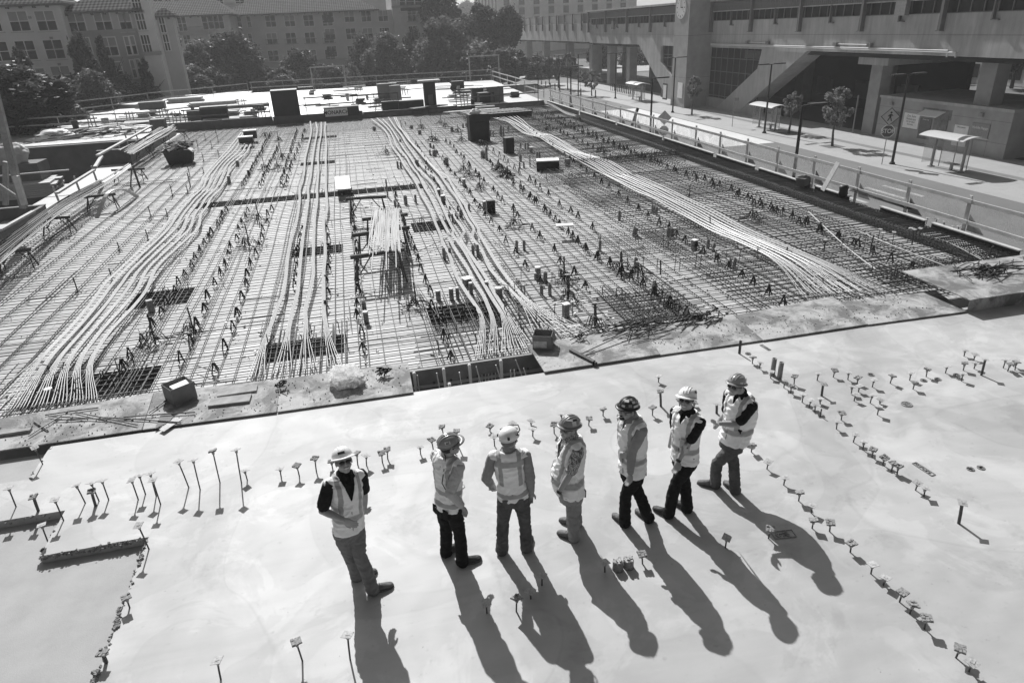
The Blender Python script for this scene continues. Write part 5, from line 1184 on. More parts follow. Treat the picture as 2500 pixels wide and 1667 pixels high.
# glazed walls at street level
for y0, y1, nm in ((71.9,82.88,'near'),(86.82,97.2,'far')):
    mb = MB(); mb.box(XF+.35,XF+.4,y0,y1,ZS,2.07); g = sp('glazed_wall', mb, M_glassd)
    mb = MB(); y = y0
    while y < y1: mb.box(XF+.26,XF+.34,y,y+.07,ZS,2.07); y += 1.4
    for z in (-3.4,-2.0,-.6,.9): mb.box(XF+.25,XF+.339,y0,y1,z,z+.07)
    mb.build('mullions', M_sash, g)
    mb = MB()
    for k in range(7): mb.box(XF+.2,XF+.24,y0+.1,y0+3.2,1.1+k*.12,1.16+k*.12)
    mb.build('louvers', M_louver, g)
mb = MB(); mb.box(XF+.02,XF+.3,71.9,85,ZS,-3.6); sp('plinth', mb, M_conc2)
# clock tower
tw = thing('clock_tower', 'tall square concrete tower with a round white clock, standing before the station', 'tower', (41.5, 82.9, ZS))
mb = MB(); mb.box(0,3.3,0,3.9,0,19); mb.build('shaft', M_conc2, tw)
mb = MB()
for z in (5.9+4.8-7.2, 3.5+4.8): mb.box(-.006,-.001,0,3.9,z,z+.04); mb.box(0,3.3,-.006,-.001,z,z+.04)
mb.box(-.4,-.007,-.3,.0,0,.02); mb.build('joint', M_sash, tw)
ck = MB(); n = 36; cy, cz, r0 = 2.2, 11.45, 1.27
ck.add([(-.08, cy+r0*math.cos(a*2*math.pi/n), cz+r0*math.sin(a*2*math.pi/n)) for a in range(n)]+[(-.002, cy+r0*math.cos(a*2*math.pi/n), cz+r0*math.sin(a*2*math.pi/n)) for a in range(n)], [tuple(range(n))]+[(i,n+i,n+(i+1)%n,(i+1)%n) for i in range(n)])
c_ = ck.build('clock', M_pad, tw)
mb = MB()
for k in range(12):
    a = k*math.pi/6; s, c = math.sin(a), math.cos(a); p = Vector((-.09, cy-s*r0*.86, cz+c*r0*.86)); q_ = Vector((-.09, cy-s*r0*.7, cz+c*r0*.7)); mb.bar(p, q_, .1 if k % 3 == 0 else .05, .02, (1,0,0))
mb.build('hour_marks', M_blackpaint, c_)
for (l, a, w) in ((.6,90,.1),(.95,0,.07)):
    a = R(a); mb = MB(); mb.bar((-.105 if l < .9 else -.115,cy,cz),(-.105 if l < .9 else -.115,cy-math.sin(a)*l,cz+math.cos(a)*l),w,.02,(1,0,0)); mb.build('hand', M_blackpaint, c_)
# piers under the hall
def pier(x0, x1, y0, y1, z1, lab, z0=ZS, cap=None):
    t = thing('station_pier', lab, 'pier', ((x0+x1)/2, (y0+y1)/2, z0)); mx, my = (x0+x1)/2, (y0+y1)/2
    mb = MB(); mb.box(x0-mx,x1-mx,y0-my,y1-my,0,z1-z0); mb.build('shaft', M_conc2, t)
    if cap: mb = MB(); mb.box(cap[0]-mx,cap[1]-mx,cap[2]-my,cap[3]-my,z1-z0+.001,1.695-z0); mb.build('cap_beam', M_conc, t)
    return t
pier(46.2,47.3,54.9,56.3,1.1,'concrete pier beside the low kiosk building', cap=(45.2,60,53.2,56.9))
pier(46.4,47.6,43.6,45.0,1.695,'concrete pier rising from the kiosk roof', z0=-1.4)
pier(52,53,34,35.5,1.695,'concrete pier at the right frame edge above the kiosk', z0=-1.4)
for i, (x, y, w) in enumerate([(46.2,112.5,1.3),(46.2,121.5,1.3),(46.2,131,1.3),(46.2,146,1.4),(46.2,164,1.5),(46.2,180,1.5),(54,121,1.2),(54,134,1.2),(54,150,1.2),(55,103,1.4),(56,66,1.4),(56,80,1.4)]):
    pier(x, x+w, y, y+w*1.1, 1.69, 'square concrete pier under the viaduct, %s' % (('street side, %s from the struts' % ORD[i]) if i < 6 else ('second row, %s from the far end' % ORD[11-i])))
mb = MB(); mb.box(57.5,58,57,100,ZS,1.695); sp('back_wall', mb, M_hall_shade)
mb = MB(); mb.box(47.2,57.4,99.6,100,ZS,1.69); sp('side_wall', mb, M_hall_shade)
mb = MB(); mb.box(56.9,57.4,60,96,-4.0,-.4)
for i in range(3):
    mb = MB(); mb.box(57.3,57.45,62.5+i*7,65+i*7,-3.6,-1.8); o = sp('notice', mb, M_midg)
# kiosk
kk = thing('kiosk', 'low grey kiosk building with notices and a ticket window under the hall', 'kiosk', (45.9, 40.9, ZS))
mb = MB(); mb.box(0,8,0,13.2,0,3.25); mb.build('wall', M_conc2, kk)
mb = MB(); mb.box(-.08,8.1,-.08,13.28,3.251,3.46); mb.build('coping', M_conc, kk)
mb = MB(); mb.box(-.004,-.001,0,13.2,2.55,2.58); mb.box(-.004,-.001,0,13.2,1.05,1.08); mb.box(-.004,-.001,1.62,1.65,0,2.55); mb.build('joint', M_sash, kk)
M_posterw = mat('poster pale', .7, .5, .12, 2.5, 0); M_posterd = mat('poster dark', .14, .4, .5, 2.2, 0)
def poster(y0, y1, z0, z1, m, lines=(), big=None, frame=True, name='poster'):
    mb = MB(); mb.box(-.05,-.006,y0-40.9,y1-40.9,z0-ZS,z1-ZS); p = mb.build(name, m, kk)
    for (s, z, sz, mm) in lines:
        text(s, sz, mm, p, (-.056,(y0+y1)/2-40.9,z-ZS), (math.pi/2,0,-math.pi/2), .001, sx=.9)
    return p
poster(51.5,52.6,-3.75,-2.5,M_posterd)
poster(49.35,51.0,-3.68,-2.5,M_posterw,[('One Suite',-2.72,.26,M_blackpaint),('Multiple apps',-2.95,.22,M_blackpaint),('to run your',-3.16,.22,M_blackpaint),('business.',-3.37,.22,M_blackpaint)])
poster(48.0,49.2,-4.35,-2.7,M_midg,[('transit map',-2.82,.16,M_posterw)])
poster(44.35,45.65,-4.4,-2.85,M_posterw,[('Information',-3.0,.18,M_blackpaint)])
poster(42.55,44.1,-3.7,-2.54,M_sleeve,[('Huddle Happy.',-2.85,.26,M_white),('Zoom' if False else 'workspace',-3.5,.18,M_white)])
mb = MB(); mb.box(-.02,-.005,46.2-40.9,49.2-40.9,2.15,2.9); mb.box(-.06,-.021,46.4-40.9,47.75-40.9,.6,2.45); tk = mb.build('ticket_window', M_posterd, kk)
mb = MB(); mb.add([(-.9,5.9,2.4),(-.02,5.9,2.75),(-.02,8.0,2.75),(-.9,8.0,2.4),(-.9,5.9,2.36),(-.02,5.9,2.71),(-.02,8.0,2.71),(-.9,8.0,2.36)], [(0,1,2,3),(4,7,6,5),(0,4,5,1),(1,5,6,2),(2,6,7,3),(3,7,4,0)]); mb.build('awning', M_white, kk)
for y in (2.4,11.6): mb = MB(); mb.box(-.18,-.005,y,y+.35,2.75,3.0); mb.build('wall_lamp', M_galv, kk)
# conduits along the soffit edge
t = thing('conduit_run', 'pale pipes running along the bottom edge of the station wall', 'pipes', (XF, 45, 2.3))
for k in range(2):
    mb = MB(); mb.tube([(-.12,.5+k*.8,-.28),(-.12,.5+k*.8,.05+.12*k),(-.12,14,.06+.12*k),(-.12,37.5,.08+.12*k)], .055, 8); mb.build('pipe', M_pad, t)
for y in (9.5,14,25,29):
    mb = MB(); mb.box(-.3,-.02,y,y+.45,.3,.6); mb.build('junction_box', M_galv, t)
for a, b_ in ((9.9,14),(25.4,29)): mb = MB(); mb.tube([(-.1,a,.45),(-.1,b_,.45)], .04, 6); mb.build('pipe', M_pad, t)
mb = MB(); mb.box(-.45,-.02,0,1.15,-.55,.55); tag(mb.build('hanging_sign', M_sleeve, None, (XF,51,5.5)), 'blank grey box sign hung on the station wall', 'sign')
mb = MB(); mb.box(-.3,-.02,0,1.0,-.6,.6); tag(mb.build('hanging_sign', M_louver, None, (XF,115,4.9)), 'small dark box sign hung on the far station wall', 'sign')

# ---------------------------------------------------------------- street furniture
def lamp(x, y, heads, label, grp, h=6.1):
    t = thing('street_lamp', label, 'street lamp', (x,y,ZS), 0, grp)
    mb = MB(); mb.tube([(0,0,0),(0,0,h)], .1, 8, rs=[.1,.07]); mb.build('pole', M_blackpaint, t)
    mb = MB(); mb.lathe([(.2,0),(.2,.08),(.13,.18)], 10); mb.build('base', M_blackpaint, t)
    for s in heads:
        mb = MB(); mb.bar((0,0,h),(s[0]*.35,s[1]*.35,h+.03),.06); mb.obox((s[0]*.85,s[1]*.85,h+.05),(1.0 if s[0] else .35,1.0 if s[1] else .35,.1)); mb.build('lamp_head', M_dark, t)
for i, (x, y) in enumerate([(38.3,42.9),(38.6,60.1),(38.3,79.4),(38.6,99.1)]):
    lamp(x, y, [(-1,.0),(1,0)], 'black double headed street lamp on the far pavement, %s from the right' % ORD[i], 'double headed lamps on the far pavement')
for i, (x, y) in enumerate([(22.3,31.6),(23.8,53.2),(23.9,74.5),(34.2,103),(24.3,101.5)]):
    lamp(x, y, [(1,0)], 'black single headed street lamp beyond the guard rail, %s from the right' % ORD[i], 'single headed lamps beyond the guard rail')
for i, (x, y) in enumerate([(34.5,113.7),(35.2,129.4),(26,118)]):
    lamp(x, y, [(.35,.2),(-.35,-.2)], 'lamp with small twin heads near the far junction, %s from the right' % ORD[i], 'small twin lamps near the far junction', 5.6)
M_glassc = bpy.data.materials.new('clear glass'); M_glassc.use_nodes = True
_b = M_glassc.node_tree.nodes['Principled BSDF']; _b.inputs['Base Color'].default_value = (.5,.5,.5,1); _b.inputs['Alpha'].default_value = .22; _b.inputs['Roughness'].default_value = .1
M_shroof = mat('shelter roof', .5, .5, .06, 3, 0)
def shelter(x, y0, y1, label):
    t = thing('bus_shelter', label, 'bus shelter', (x,y0,ZS)); L_ = y1-y0
    for y in (0, L_): mb = MB(); mb.bar((0,y,0),(0,y,2.15),.13); mb.box(-.2,.2,y-.12,y+.12,0,.06); mb.build('post', M_galv, t)
    mb = MB(); n = 10; vs = []
    for i in range(n+1):
        f = -1+2*i/n; xx = f*1.0; zz = 2.42-.22*f*f
        vs += [(xx,-.6,zz),(xx,L_+.6,zz),(xx,-.6,zz-.05),(xx,L_+.6,zz-.05)]
    fs = []
    for i in range(n): a = i*4; fs += [(a,a+4,a+5,a+1),(a+2,a+3,a+7,a+6),(a,a+2,a+6,a+4),(a+1,a+5,a+7,a+3)]
    fs += [(0,1,3,2),(4*n,4*n+2,4*n+3,4*n+1)]; mb.add(vs, fs); mb.build('roof', M_shroof, t)
    mb = MB(); mb.box(.5,.52,.1,L_-.1,.3,2.0); mb.box(-.6,.5,L_+.3,L_+.32,.3,2.0); mb.build('glass_panel', M_glassc, t)
    for y in (.12,L_/2,L_-.12): mb = MB(); mb.bar((.51,y,0),(.51,y,2.2),.04); mb.build('frame_bar', M_galv, t)
    mb = MB(); mb.box(-.1,.35,.5,1.5,.43,.48); mb.box(.05,.2,.9,1.05,0,.43); mb.build('bench', M_galv, t)
shelter(40.0,38.5,41.1,'bus shelter with a white arched roof, nearest the kiosk'); shelter(40.3,61,63.8,'bus shelter with a white roof between two street trees'); shelter(40.3,93.5,96.6,'far bus shelter before the left strut of the station')
def sign_post(x, y, h, label, plates, grp=None, rz=0.0, zb=ZS):
    t = thing('sign_post', label, 'sign', (x,y,zb), rz); mb = MB(); mb.tube([(0,0,0),(0,0,h)], .03, 6); mb.build('post', M_galv, t)
    return t
def ngon_plate(t, name, n, r, z, rot, m, th=.02, y=-.05, rim=None):
    pts = [(r*math.cos(rot+2*math.pi*i/n), y, z+r*math.sin(rot+2*math.pi*i/n)) for i in range(n)]
    mb = MB(); mb.extrude(pts, (0,th,0)); p = mb.build(name, m, t)
    if rim:
        pts = [(r*.9*math.cos(rot+2*math.pi*i/n), y-.004, z+r*.9*math.sin(rot+2*math.pi*i/n)) for i in range(n)]
        mb = MB(); mb.extrude(pts, (0,.003,0)); mb.build('field', rim, p)
    return p
M_stop = mat('sign red in grey', .09, .45, .05, 3, 0); M_yel = mat('sign yellow in grey', .45, .45, .05, 3, 0)
def walker(t, z, s):
    mb = MB(); y = -.062
    mb.obox((.02*s,y,z+.33*s),(.14*s,.004,.14*s),0,0,.78); mb.bar((0,y,z+.2*s),(-.02*s,y,z-.02*s),.17*s,.004,(0,1,0)); mb.bar((.0,y,z),( .12*s,y,z-.36*s),.08*s,.004,(0,1,0)); mb.bar((-.02*s,y,z),(-.17*s,y,z-.34*s),.08*s,.004,(0,1,0))
    mb.bar((-.03*s,y,z+.2*s),(-.2*s,y,z+.02*s),.06*s,.004,(0,1,0)); mb.bar((.04*s,y,z+.2*s),(.18*s,y,z+.05*s),.06*s,.004,(0,1,0)); mb.build('walking_figure', M_blackpaint, t)
for i, (x, y, lab) in enumerate([(37.6,43.1,'nearer crossing sign with a walking figure above an octagonal STOP sign by the kiosk'),(35.6,106.2,'farther crossing sign with a walking figure above a STOP sign by the bollards')]):
    t = sign_post(x, y, 3.9, lab, 0, rz=-R(32))
    p = ngon_plate(t, 'crossing_plate', 4, .62, 3.35, 0, M_blackpaint, rim=M_yel); walker(p, 3.35, .85)
    p = ngon_plate(t, 'stop_plate', 8, .47, 2.35, math.pi/8, M_white, rim=M_stop); text('STOP', .42, M_white, p, (0,-.06,2.35), (math.pi/2,0,0), .001, bold=.008, sx=.85)
for i, (x, y, lab) in enumerate([(24.6,53.0,'back of a diamond sign beyond the clear film')]):
    t = sign_post(x, y-.6, 3.6, lab, 0, rz=-R(22)); ngon_plate(t, 'diamond_plate', 4, .56, 3.2, 0, M_rail); ngon_plate(t, 'octagon_plate', 8, .4, 2.2, .39, M_sleeve)
t = sign_post(38.24,65.4,2.9,'thin pole with a small flag sign before the station strut',0); mb = MB(); mb.box(.04,.5,-.01,.01,2.45,2.8); mb.build('flag_plate', M_galv, t)
b = G(*Z3_(1257,850), ZS); tag((lambda mb: (mb.tube([(0,0,0),(0,0,3.3)], .06, 8), mb.build('pole', M_galv, None, b))[1])(MB()), 'plain grey pole in front of the dark passage', 'pole')
for i, (x, y) in enumerate([(872,836),(912,842),(955,858),(1000,866),(1047,880),(1387,935),(1247,922)]):
    b = G(*K_(x, y), ZS); mb = MB(); mb.lathe([(.13,0),(.13,.06),(.09,.1),(.09,1.0),(.05,1.1)], 8); tag(mb.build('bollard', M_blackpaint, None, b), 'black bollard on the paved corner, %s from the left' % ORD[i if i < 5 else 6 if i == 5 else 5], 'bollard', 'black bollards on the paved corner')
t = thing('bike_racks', 'row of close dark hoops before the dark passage', 'rack', (42.5,103,ZS))
for i in range(12): mb = MB(); mb.tube([(0,i*.75,0),(0,i*.75,1.0),(.7,i*.75,1.0),(.7,i*.75,0)], .05, 5); mb.build('hoop', M_dark, t)
for i, (y, z0, z1, lab) in enumerate([(81.3,-4.2,-2.6,'notice case with a pale sheet beside the tower')]):
    t = thing('notice_case', lab, 'notice', (41.3,87.5,ZS)); mb = MB(); mb.box(-.1,.0,0,1.2,.6,2.6); mb.build('case', M_dark, t); mb = MB(); mb.box(-.12,-.101,.12,1.08,.8,2.4); mb.build('sheet', M_posterw, t)
mb = MB(); mb.box(-.08,-.007,.6,1.9,1.1,2.9); o = mb.build('notice', M_posterw, tw); o['label'] = 'pale notice at the foot of the tower'
# parked cars
def car(c, rz, label, m, s=1.0):
    t = thing('parked_car', label, 'car', c, rz); prof = [(-2.2,.35),(-2.2,.75),(-2.0,.88),(-1.35,.95),(-.75,1.4),(.6,1.45),(1.25,.98),(2.05,.88),(2.2,.6),(2.2,.35)]
    mb = MB(); mb.smooth = False; mb.extrude([(x,-.85,z) for x, z in prof], (0,1.7,0)); b = mb.build('body', m, t)
    for sy in (-1, 1):
        mb = MB(); mb.extrude([(-1.2,sy*.856,.98),(-.7,sy*.856,1.34),(.55,sy*.856,1.38),(1.1,sy*.856,1.0)], (0,-.004*sy,0)); mb.build('side_window', M_glassd, t)
        for x in (-1.4, 1.4): mb = MB(); mb.tube([(x,sy*.88,.33),(x,sy*.7,.33)], .33, 14); w = mb.build('wheel', M_black, t); mb = MB(); mb.tube([(x,sy*.9,.33),(x,sy*.885,.33)], .18, 10); mb.build('rim', M_galv, w)
    for (x, y0) in ((-2.205, -.7), (2.2, -.7)):
        for yy in (-.7, .45): mb = MB(); mb.box(x,x+.006,yy,yy+.25,.6,.75); mb.build('headlight', M_white, t)
    return t
M_carw = mat('car white', .5, .3, .03, 1, 0); M_card_ = mat('car dark', .05, .3, .1, 1, 0); M_carg = mat('car grey', .25, .3, .1, 1, 0)
def on(px, py, z=ZS): return G(px, py, z)
c = GY(998,205,103); car((c.x,103,ZS+.0), .0, 'white saloon car seen through the far guard rail', M_carw).scale = (1,1,1)
bpy.context.view_layer.update()
c = GY(830,212,106); car((c.x,106,ZS), 0, 'grey car partly hidden behind the far guard rail', M_carg)
for i, (px, py) in enumerate([(1305,62+60),(1252,120),(1280,118),(1425,118),(1450,128)]):
    c = G(px, py, ZS); car((c.x,c.y,ZS), R(rnd.choice((0,90,80))), 'small parked car in the sun beyond the viaduct, %s from the left' % ORD[[1,3,0,2,4].index(i) if False else i], [M_carw,M_card_,M_carg][i%3])

mb = MB(); mb.box(XF+2.4,64,20,132,ZS-.03,ZS+.012); struct('hall_floor_shade', mb, mat('hall floor shade', .06, .8, .1, 1, .05))  # added dark sheet over the paving, its colour stands in for the hall's shade
a = G(*B_(1850,880), .0); tp = GX(*B_(1915,680), a.x+.2); mb = MB(); mb.tube([(0,0,0),(tp-a)*.5,tp-a], .09, 8); tag(mb.build('black_tube', M_black, None, a), 'thick black tube leaning on the street side rail, far up', 'tube')
for i, (y, z) in enumerate(((88.5,0),)): pass
mb = MB()
for i in range(3): mb.box(XF+12.7,XF+12.95,63+i*6.5,65.4+i*6.5,-3.7,-2.0)
o = mb.build('wall_picture', M_midg, st); o.location = (-XF,-60,-ZS)
# ---------------------------------------------------------------- houses beyond the trees
def tiles(t, tc, out, b):
    sx = t.nodes.new('ShaderNodeSeparateXYZ'); t.links.new(tc.outputs['Object'], sx.inputs[0])
    a = math_node(t, 'SINE', math_node(t, 'MULTIPLY', sx.outputs[0], 2*math.pi/.42)); c = math_node(t, 'SINE', math_node(t, 'MULTIPLY', sx.outputs[2], 2*math.pi/.30))
    return math_node(t, 'MULTIPLY', out, mapr(t, math_node(t, 'ADD', a, c), -1.4, 1.4, .35, 1.7))
M_tile = mat('roof tiles', .12, 1.0, .2, 2, .1, 30, spec=.0, extra=tiles)
M_tile_far = mat('far roof tiles', .11, 1.0, .25, 1.5, .1, 10, spec=.0, extra=tiles)
M_st1 = mat('pale stucco', .58, .9, .08, .6, .1, 20); M_st2 = mat('mid stucco', .44, .9, .08, .6, .1, 20); M_st3 = mat('dark stucco', .3, .9, .08, .6, .1, 20)
M_winf = mat('white window frame', .62, .6, .05, 3, 0); M_blind = mat('window blind', .25, .7, .1, 2, 0)
def window(parent, x, z, w, h, y=-.001, cols=2, rows=2, frame=None, blind=False, balcony=False):
    fr = frame or M_winf
    mb = MB(); mb.box(x-w/2-.06,x+w/2+.06,y-.05,y,z-h/2-.06,z+h/2+.06); f = mb.build('window', fr, parent)
    mb = MB(); gw = w/cols; gh = h/rows
    for i in range(cols):
        for j in range(rows):
            x0 = x-w/2+i*gw+.05; z0 = z-h/2+j*gh+.04
            mb.cur = 1 if (blind and j == rows-1) else 0
            mb.box(x0, x0+gw-.1, y-.056, y-.051, z0, z0+gh-.08)
    mb.build('pane', [M_glassd, M_blind], f)
    mb = MB(); mb.box(x-w/2-.15,x+w/2+.15,y-.14,y-.001,z-h/2-.16,z-h/2-.061); mb.build('sill', M_st2, f)
    if balcony:
        mb = MB(); mb.box(x-w/2-.3,x+w/2+.3,y-.45,y-.42,z-h/2-.05,z-h/2+.02); mb.box(x-w/2-.3,x+w/2+.3,y-.45,y-.42,z-h/2+.8,z-h/2+.86)
        for k in range(int((w+.6)/.14)): mb.box(x-w/2-.3+k*.14,x-w/2-.28+k*.14,y-.45,y-.43,z-h/2,z-h/2+.82)
        mb.build('balcony_rail', M_louver, f)
def rooff(parent, x0, x1, y0, y1, ze, zr, m, over=.7, hip=2.5, yr=None):
    yr = yr or (y0+y1)/2
    mb = MB(); mb.add([(x0-over,y0-over,ze),(x1+over,y0-over,ze),(x1+over,y1+over,ze),(x0-over,y1+over,ze),(x0+hip,yr,zr),(x1-hip,yr,zr)], [(0,1,5,4),(1,2,5),(2,3,4,5),(3,0,4)])
    r = mb.build('roof', m, parent)
    mb = MB(); mb.box(x0-over,x1+over,y0-over,y1+over,ze-.22,ze-.01); 
    k = x0
    while k < x1: mb.box(k,k+.14,y0-over-.02,y0-.01,ze-.42,ze-.221); k += 1.3
    mb.build('eaves', M_timber_dark, parent)
Zc = lambda x, y: (x*.2126, y*.2126)
# left house, facade at Y=92
LY = 92.0
hx = GY(*Zc(765,350), LY).x; ex = GY(*Zc(1560,400), LY).x; zt = GY(*Zc(300,75), LY).z; zt2 = GY(*Zc(1100,135), LY).z
hs = thing('apartment_house', 'pale stucco apartment house with tiled roof at the left', 'house', (hx-22, LY, ZS-1))
Zl = ZS-1
mb = MB(); mb.box(0,22,0,5,0,zt-Zl); mb.build('wall', M_st1, hs)
rooff(hs, 0, 22, 0, 5, zt-Zl+.2, zt-Zl+2.4, M_tile, yr=4.2)
mb = MB(); mb.box(-.02,22.03,-.12,-.001,GY(*Zc(650,985),LY).z-Zl-.35,GY(*Zc(650,985),LY).z-Zl); mb.box(-.02,22.03,-.08,-.001,GY(*Zc(650,985),LY).z-Zl-1.1,GY(*Zc(650,985),LY).z-Zl-.9); mb.build('cornice', M_st2, hs)
for (cx, cy) in ((220,248),(530,242),(-110,255),(305,582),(625,570),(-5,596),(-300,600),(75,900),(430,895),(710,868),(-200,900),(770,1150),(420,1180)):
    p = GY(*Zc(cx, cy), LY); window(hs, p.x-(hx-22), p.z-Zl, 1.9, 1.95, blind=(cx % 2 == 0))
for (cx, cy) in ((345,205),(590,440),(683,742)):
    p = GY(*Zc(cx, cy), LY); mb = MB(); mb.box(p.x-hx+22-.15,p.x-hx+22+.15,-.12,-.001,p.z-Zl-.12,p.z-Zl+.12); mb.build('vent', M_galv, hs)
h2 = thing('apartment_house', 'darker stucco wing with a lower tiled roof right of the pale house', 'house', (hx, LY+1.5, Zl)); LY2 = LY+1.5
W2 = ex-hx
zs = GY(*Zc(1100,350), LY2).z-Zl; ztt = zt2-Zl
mb = MB(); mb.box(0,W2,0,4,zs,ztt); mb.build('upper_wall', M_st2, h2); mb = MB(); mb.box(0,W2,0.02,4,0,zs-.31); mb.build('lower_wall', M_st3, h2); mb = MB(); mb.box(-.05,W2+.02,-.15,4,zs-.309,zs-.001); mb.build('cornice', M_st3, h2)
rooff(h2, 0, W2+.2, 0, 4, ztt+.1, ztt+2.0, M_tile, .7, 2.2, yr=3.4)
for (cx, cy, w) in ((880,258,1.7),(1185,250,1.7),(1405,255,.62),(1475,252,.62),(955,545,1.7),(1255,538,1.7),(1470,528,.5),(1535,522,.5),(1325,820,1.6),(1535,795,.45),(1598,785,.45),(1010,830,1.6)):
    p = GY(*Zc(cx, cy), LY2); window(h2, p.x-hx, p.z-Zl, w, 1.95, y=-.001 if p.z-Zl > zs else .019, cols=2 if w > 1 else 1, blind=True)
h3 = thing('stair_turret', 'narrow pale stair turret with tall grouped windows between the houses', 'turret', (ex, LY+1.2, Zl))
zt3 = GY(*Zc(1600,60), LY).z-Zl
mb = MB(); mb.box(.02,1.9,0,2,0,zt3+4); mb.build('wall', M_st1, h3)
mb = MB(); mb.box(-.1,2.0,-.3,.0,GY(*Zc(1650,600),LY).z-Zl-.4,GY(*Zc(1650,600),LY).z-Zl); mb.build('ledge', M_st3, h3)
for (cx, cy) in ((1580,235),(1640,515),(1525,25)):
    p = GY(*Zc(cx, cy), LY); window(h3, min(max(p.x-ex, .6), 1.3), p.z-Zl, .95, 2.0, cols=3, rows=2)
h4 = thing('apartment_house', 'low end wing with a small bright tiled roof beside the stair turret', 'house', (ex+1.92, LY+3, Zl))
mb = MB(); mb.box(0,1.7,0,1.5,0,GY(*Zc(1700,190),LY).z-Zl); mb.build('wall', M_st2, h4); rooff(h4, 0, 1.7, 0, 1.5, GY(*Zc(1700,180),LY).z-Zl, GY(*Zc(1640,95),LY).z-Zl, M_tile_far, .5, .6)
for (cx, cy) in ((1690,290),(1745,500)):
    p = GY(*Zc(cx, cy), LY+3); window(h4, min(max(p.x-ex-1.92,.5),1.2), p.z-Zl, .6, 1.8, cols=2)
# long middle house, facade at Y=150
MY = 150.0
def MX(fn, x, y): return GY(*fn(x, y), MY)
x0 = MX(Z1_,1560,200).x; x1 = MX(Z2_,440,100).x; zt = MX(Z1_,1900,100).z
mh = thing('apartment_house', 'long grey apartment house with many paned windows behind the middle trees', 'house', (x0, MY, Zl))
mb = MB(); mb.box(0,x1-x0,0,14,0,zt-Zl); mb.build('wall', M_st2, mh)
mb = MB(); mb.box(-.05,x1-x0,-.4,-.001,0,MX(Z1_,1900,425).z-Zl); mb.build('base_storey', M_st3, mh)
rooff(mh, 0, x1-x0-3.5, 0, 14, zt-Zl+.2, MX(Z1_,1900,15).z-Zl+1.0, M_tile_far, 1.0, 4, yr=9)
for r_i in range(4):
    for (fn, cx, w) in ((Z1_,1622,1.5),(Z1_,1702,.7),(Z1_,1850,1.9),(Z1_,1980,1.9),(Z1_,2110,1.9),(Z1_,2237,1.9),(Z2_,5,1.9),(Z2_,147,1.9),(Z2_,263,1.9),(Z2_,378,1.9)):
        cy = {0:(148 if fn is Z1_ else 118)-(cx-1850)*.02*(fn is Z1_)-(cx*.02 if fn is Z2_ else 0)}[0]
        p = MX(fn, cx+ (10*r_i if fn is Z1_ else 12*r_i), cy+r_i*118)
        window(mh, p.x-x0, p.z-Zl, w, 1.95, cols=2 if w > 1 else 1, balcony=(r_i == 1 and w > 1.6 and fn is Z1_), blind=((cx+r_i) % 3 == 0))
for i in range(9):
    mb = MB(); mb.box(2+i*5.2,5+i*5.2,-.46,-.401,.6,3.4); mb.build('shop_window', M_glassd, mh)
# square corner tower of the middle house
xt0, xt1 = x1, MX(Z2_,690,200).x; 
th = thing('corner_tower_house', 'square corner block with balconies rising at the end of the long house', 'house', (xt0+.01, MY-1.5, Zl))
mb = MB(); mb.box(0,xt1-xt0,0,16,0,24); mb.build('wall', M_st2, th)
for i in range(3): p = MX(Z2_, 512+i*48, 15); window(th, p.x-xt0, p.z-Zl, 1.5, 3.4, cols=1, rows=2)
for r_i in range(3): p = MX(Z2_, 570+8*r_i, 105+r_i*118); window(th, p.x-xt0, p.z-Zl, 1.7, 2.3, balcony=True)
mb = MB(); mb.box(-.1,xt1-xt0+.1,-.2,-.001,MX(Z2_,560,55).z-Zl,MX(Z2_,560,55).z-Zl+.4); mb.build('cornice', M_st3, th)
for k in range(5): mb = MB(); xx = .9+k*1.72; mb.box(xx,xx+.22,-.3,-.002,MX(Z2_,560,52).z-Zl+.45,24); mb.build('pilaster', M_st1, th)
# recessed left section with the long balcony
y5 = 140.0; xa, xb = GY(*Z1_(1040,150), y5).x, GY(*Z1_(1570,150), y5).x; zt5 = GY(*Z1_(1300,115), y5).z
rh = thing('apartment_house', 'apartment house with a long top balcony, left of the long house', 'house', (xa-8, y5, Zl)); oX = xa-8
mb = MB(); mb.box(0,xb-oX,0,12,0,zt5-Zl); mb.build('wall', M_st2, rh); rooff(rh, 0, xb-oX, 0, 12, zt5-Zl+.2, GY(*Z1_(1300,20), y5).z-Zl+.8, M_tile_far, 1.0, 3, yr=9)
mb = MB(); pz = GY(*Z1_(1200,235), y5).z-Zl; mb.box(7,17,-1.3,-.001,pz-.3,pz); b = mb.build('balcony', M_st3, rh)
mb = MB(); mb.box(7,17,-1.3,-1.25,pz+.95,pz+1.02)
for k in range(60): mb.box(7+k*.166,7.03+k*.166,-1.29,-1.26,pz,pz+.95)
mb.build('balcony_rail', M_louver, b)
for (cx, cy, w) in ((1085,170,1.6),(1160,170,1.4),(1245,165,1.4),(1400,155,.9),(1440,150,.9),(1495,150,1.6),(1465,270,1.2),(1518,265,1.6),(1280,275,1.2)):
    p = GY(*Z1_(cx, cy), y5); window(rh, p.x-oX, p.z-Zl, w, 2.3 if cy < 200 else 1.8, cols=2 if w > 1 else 1)
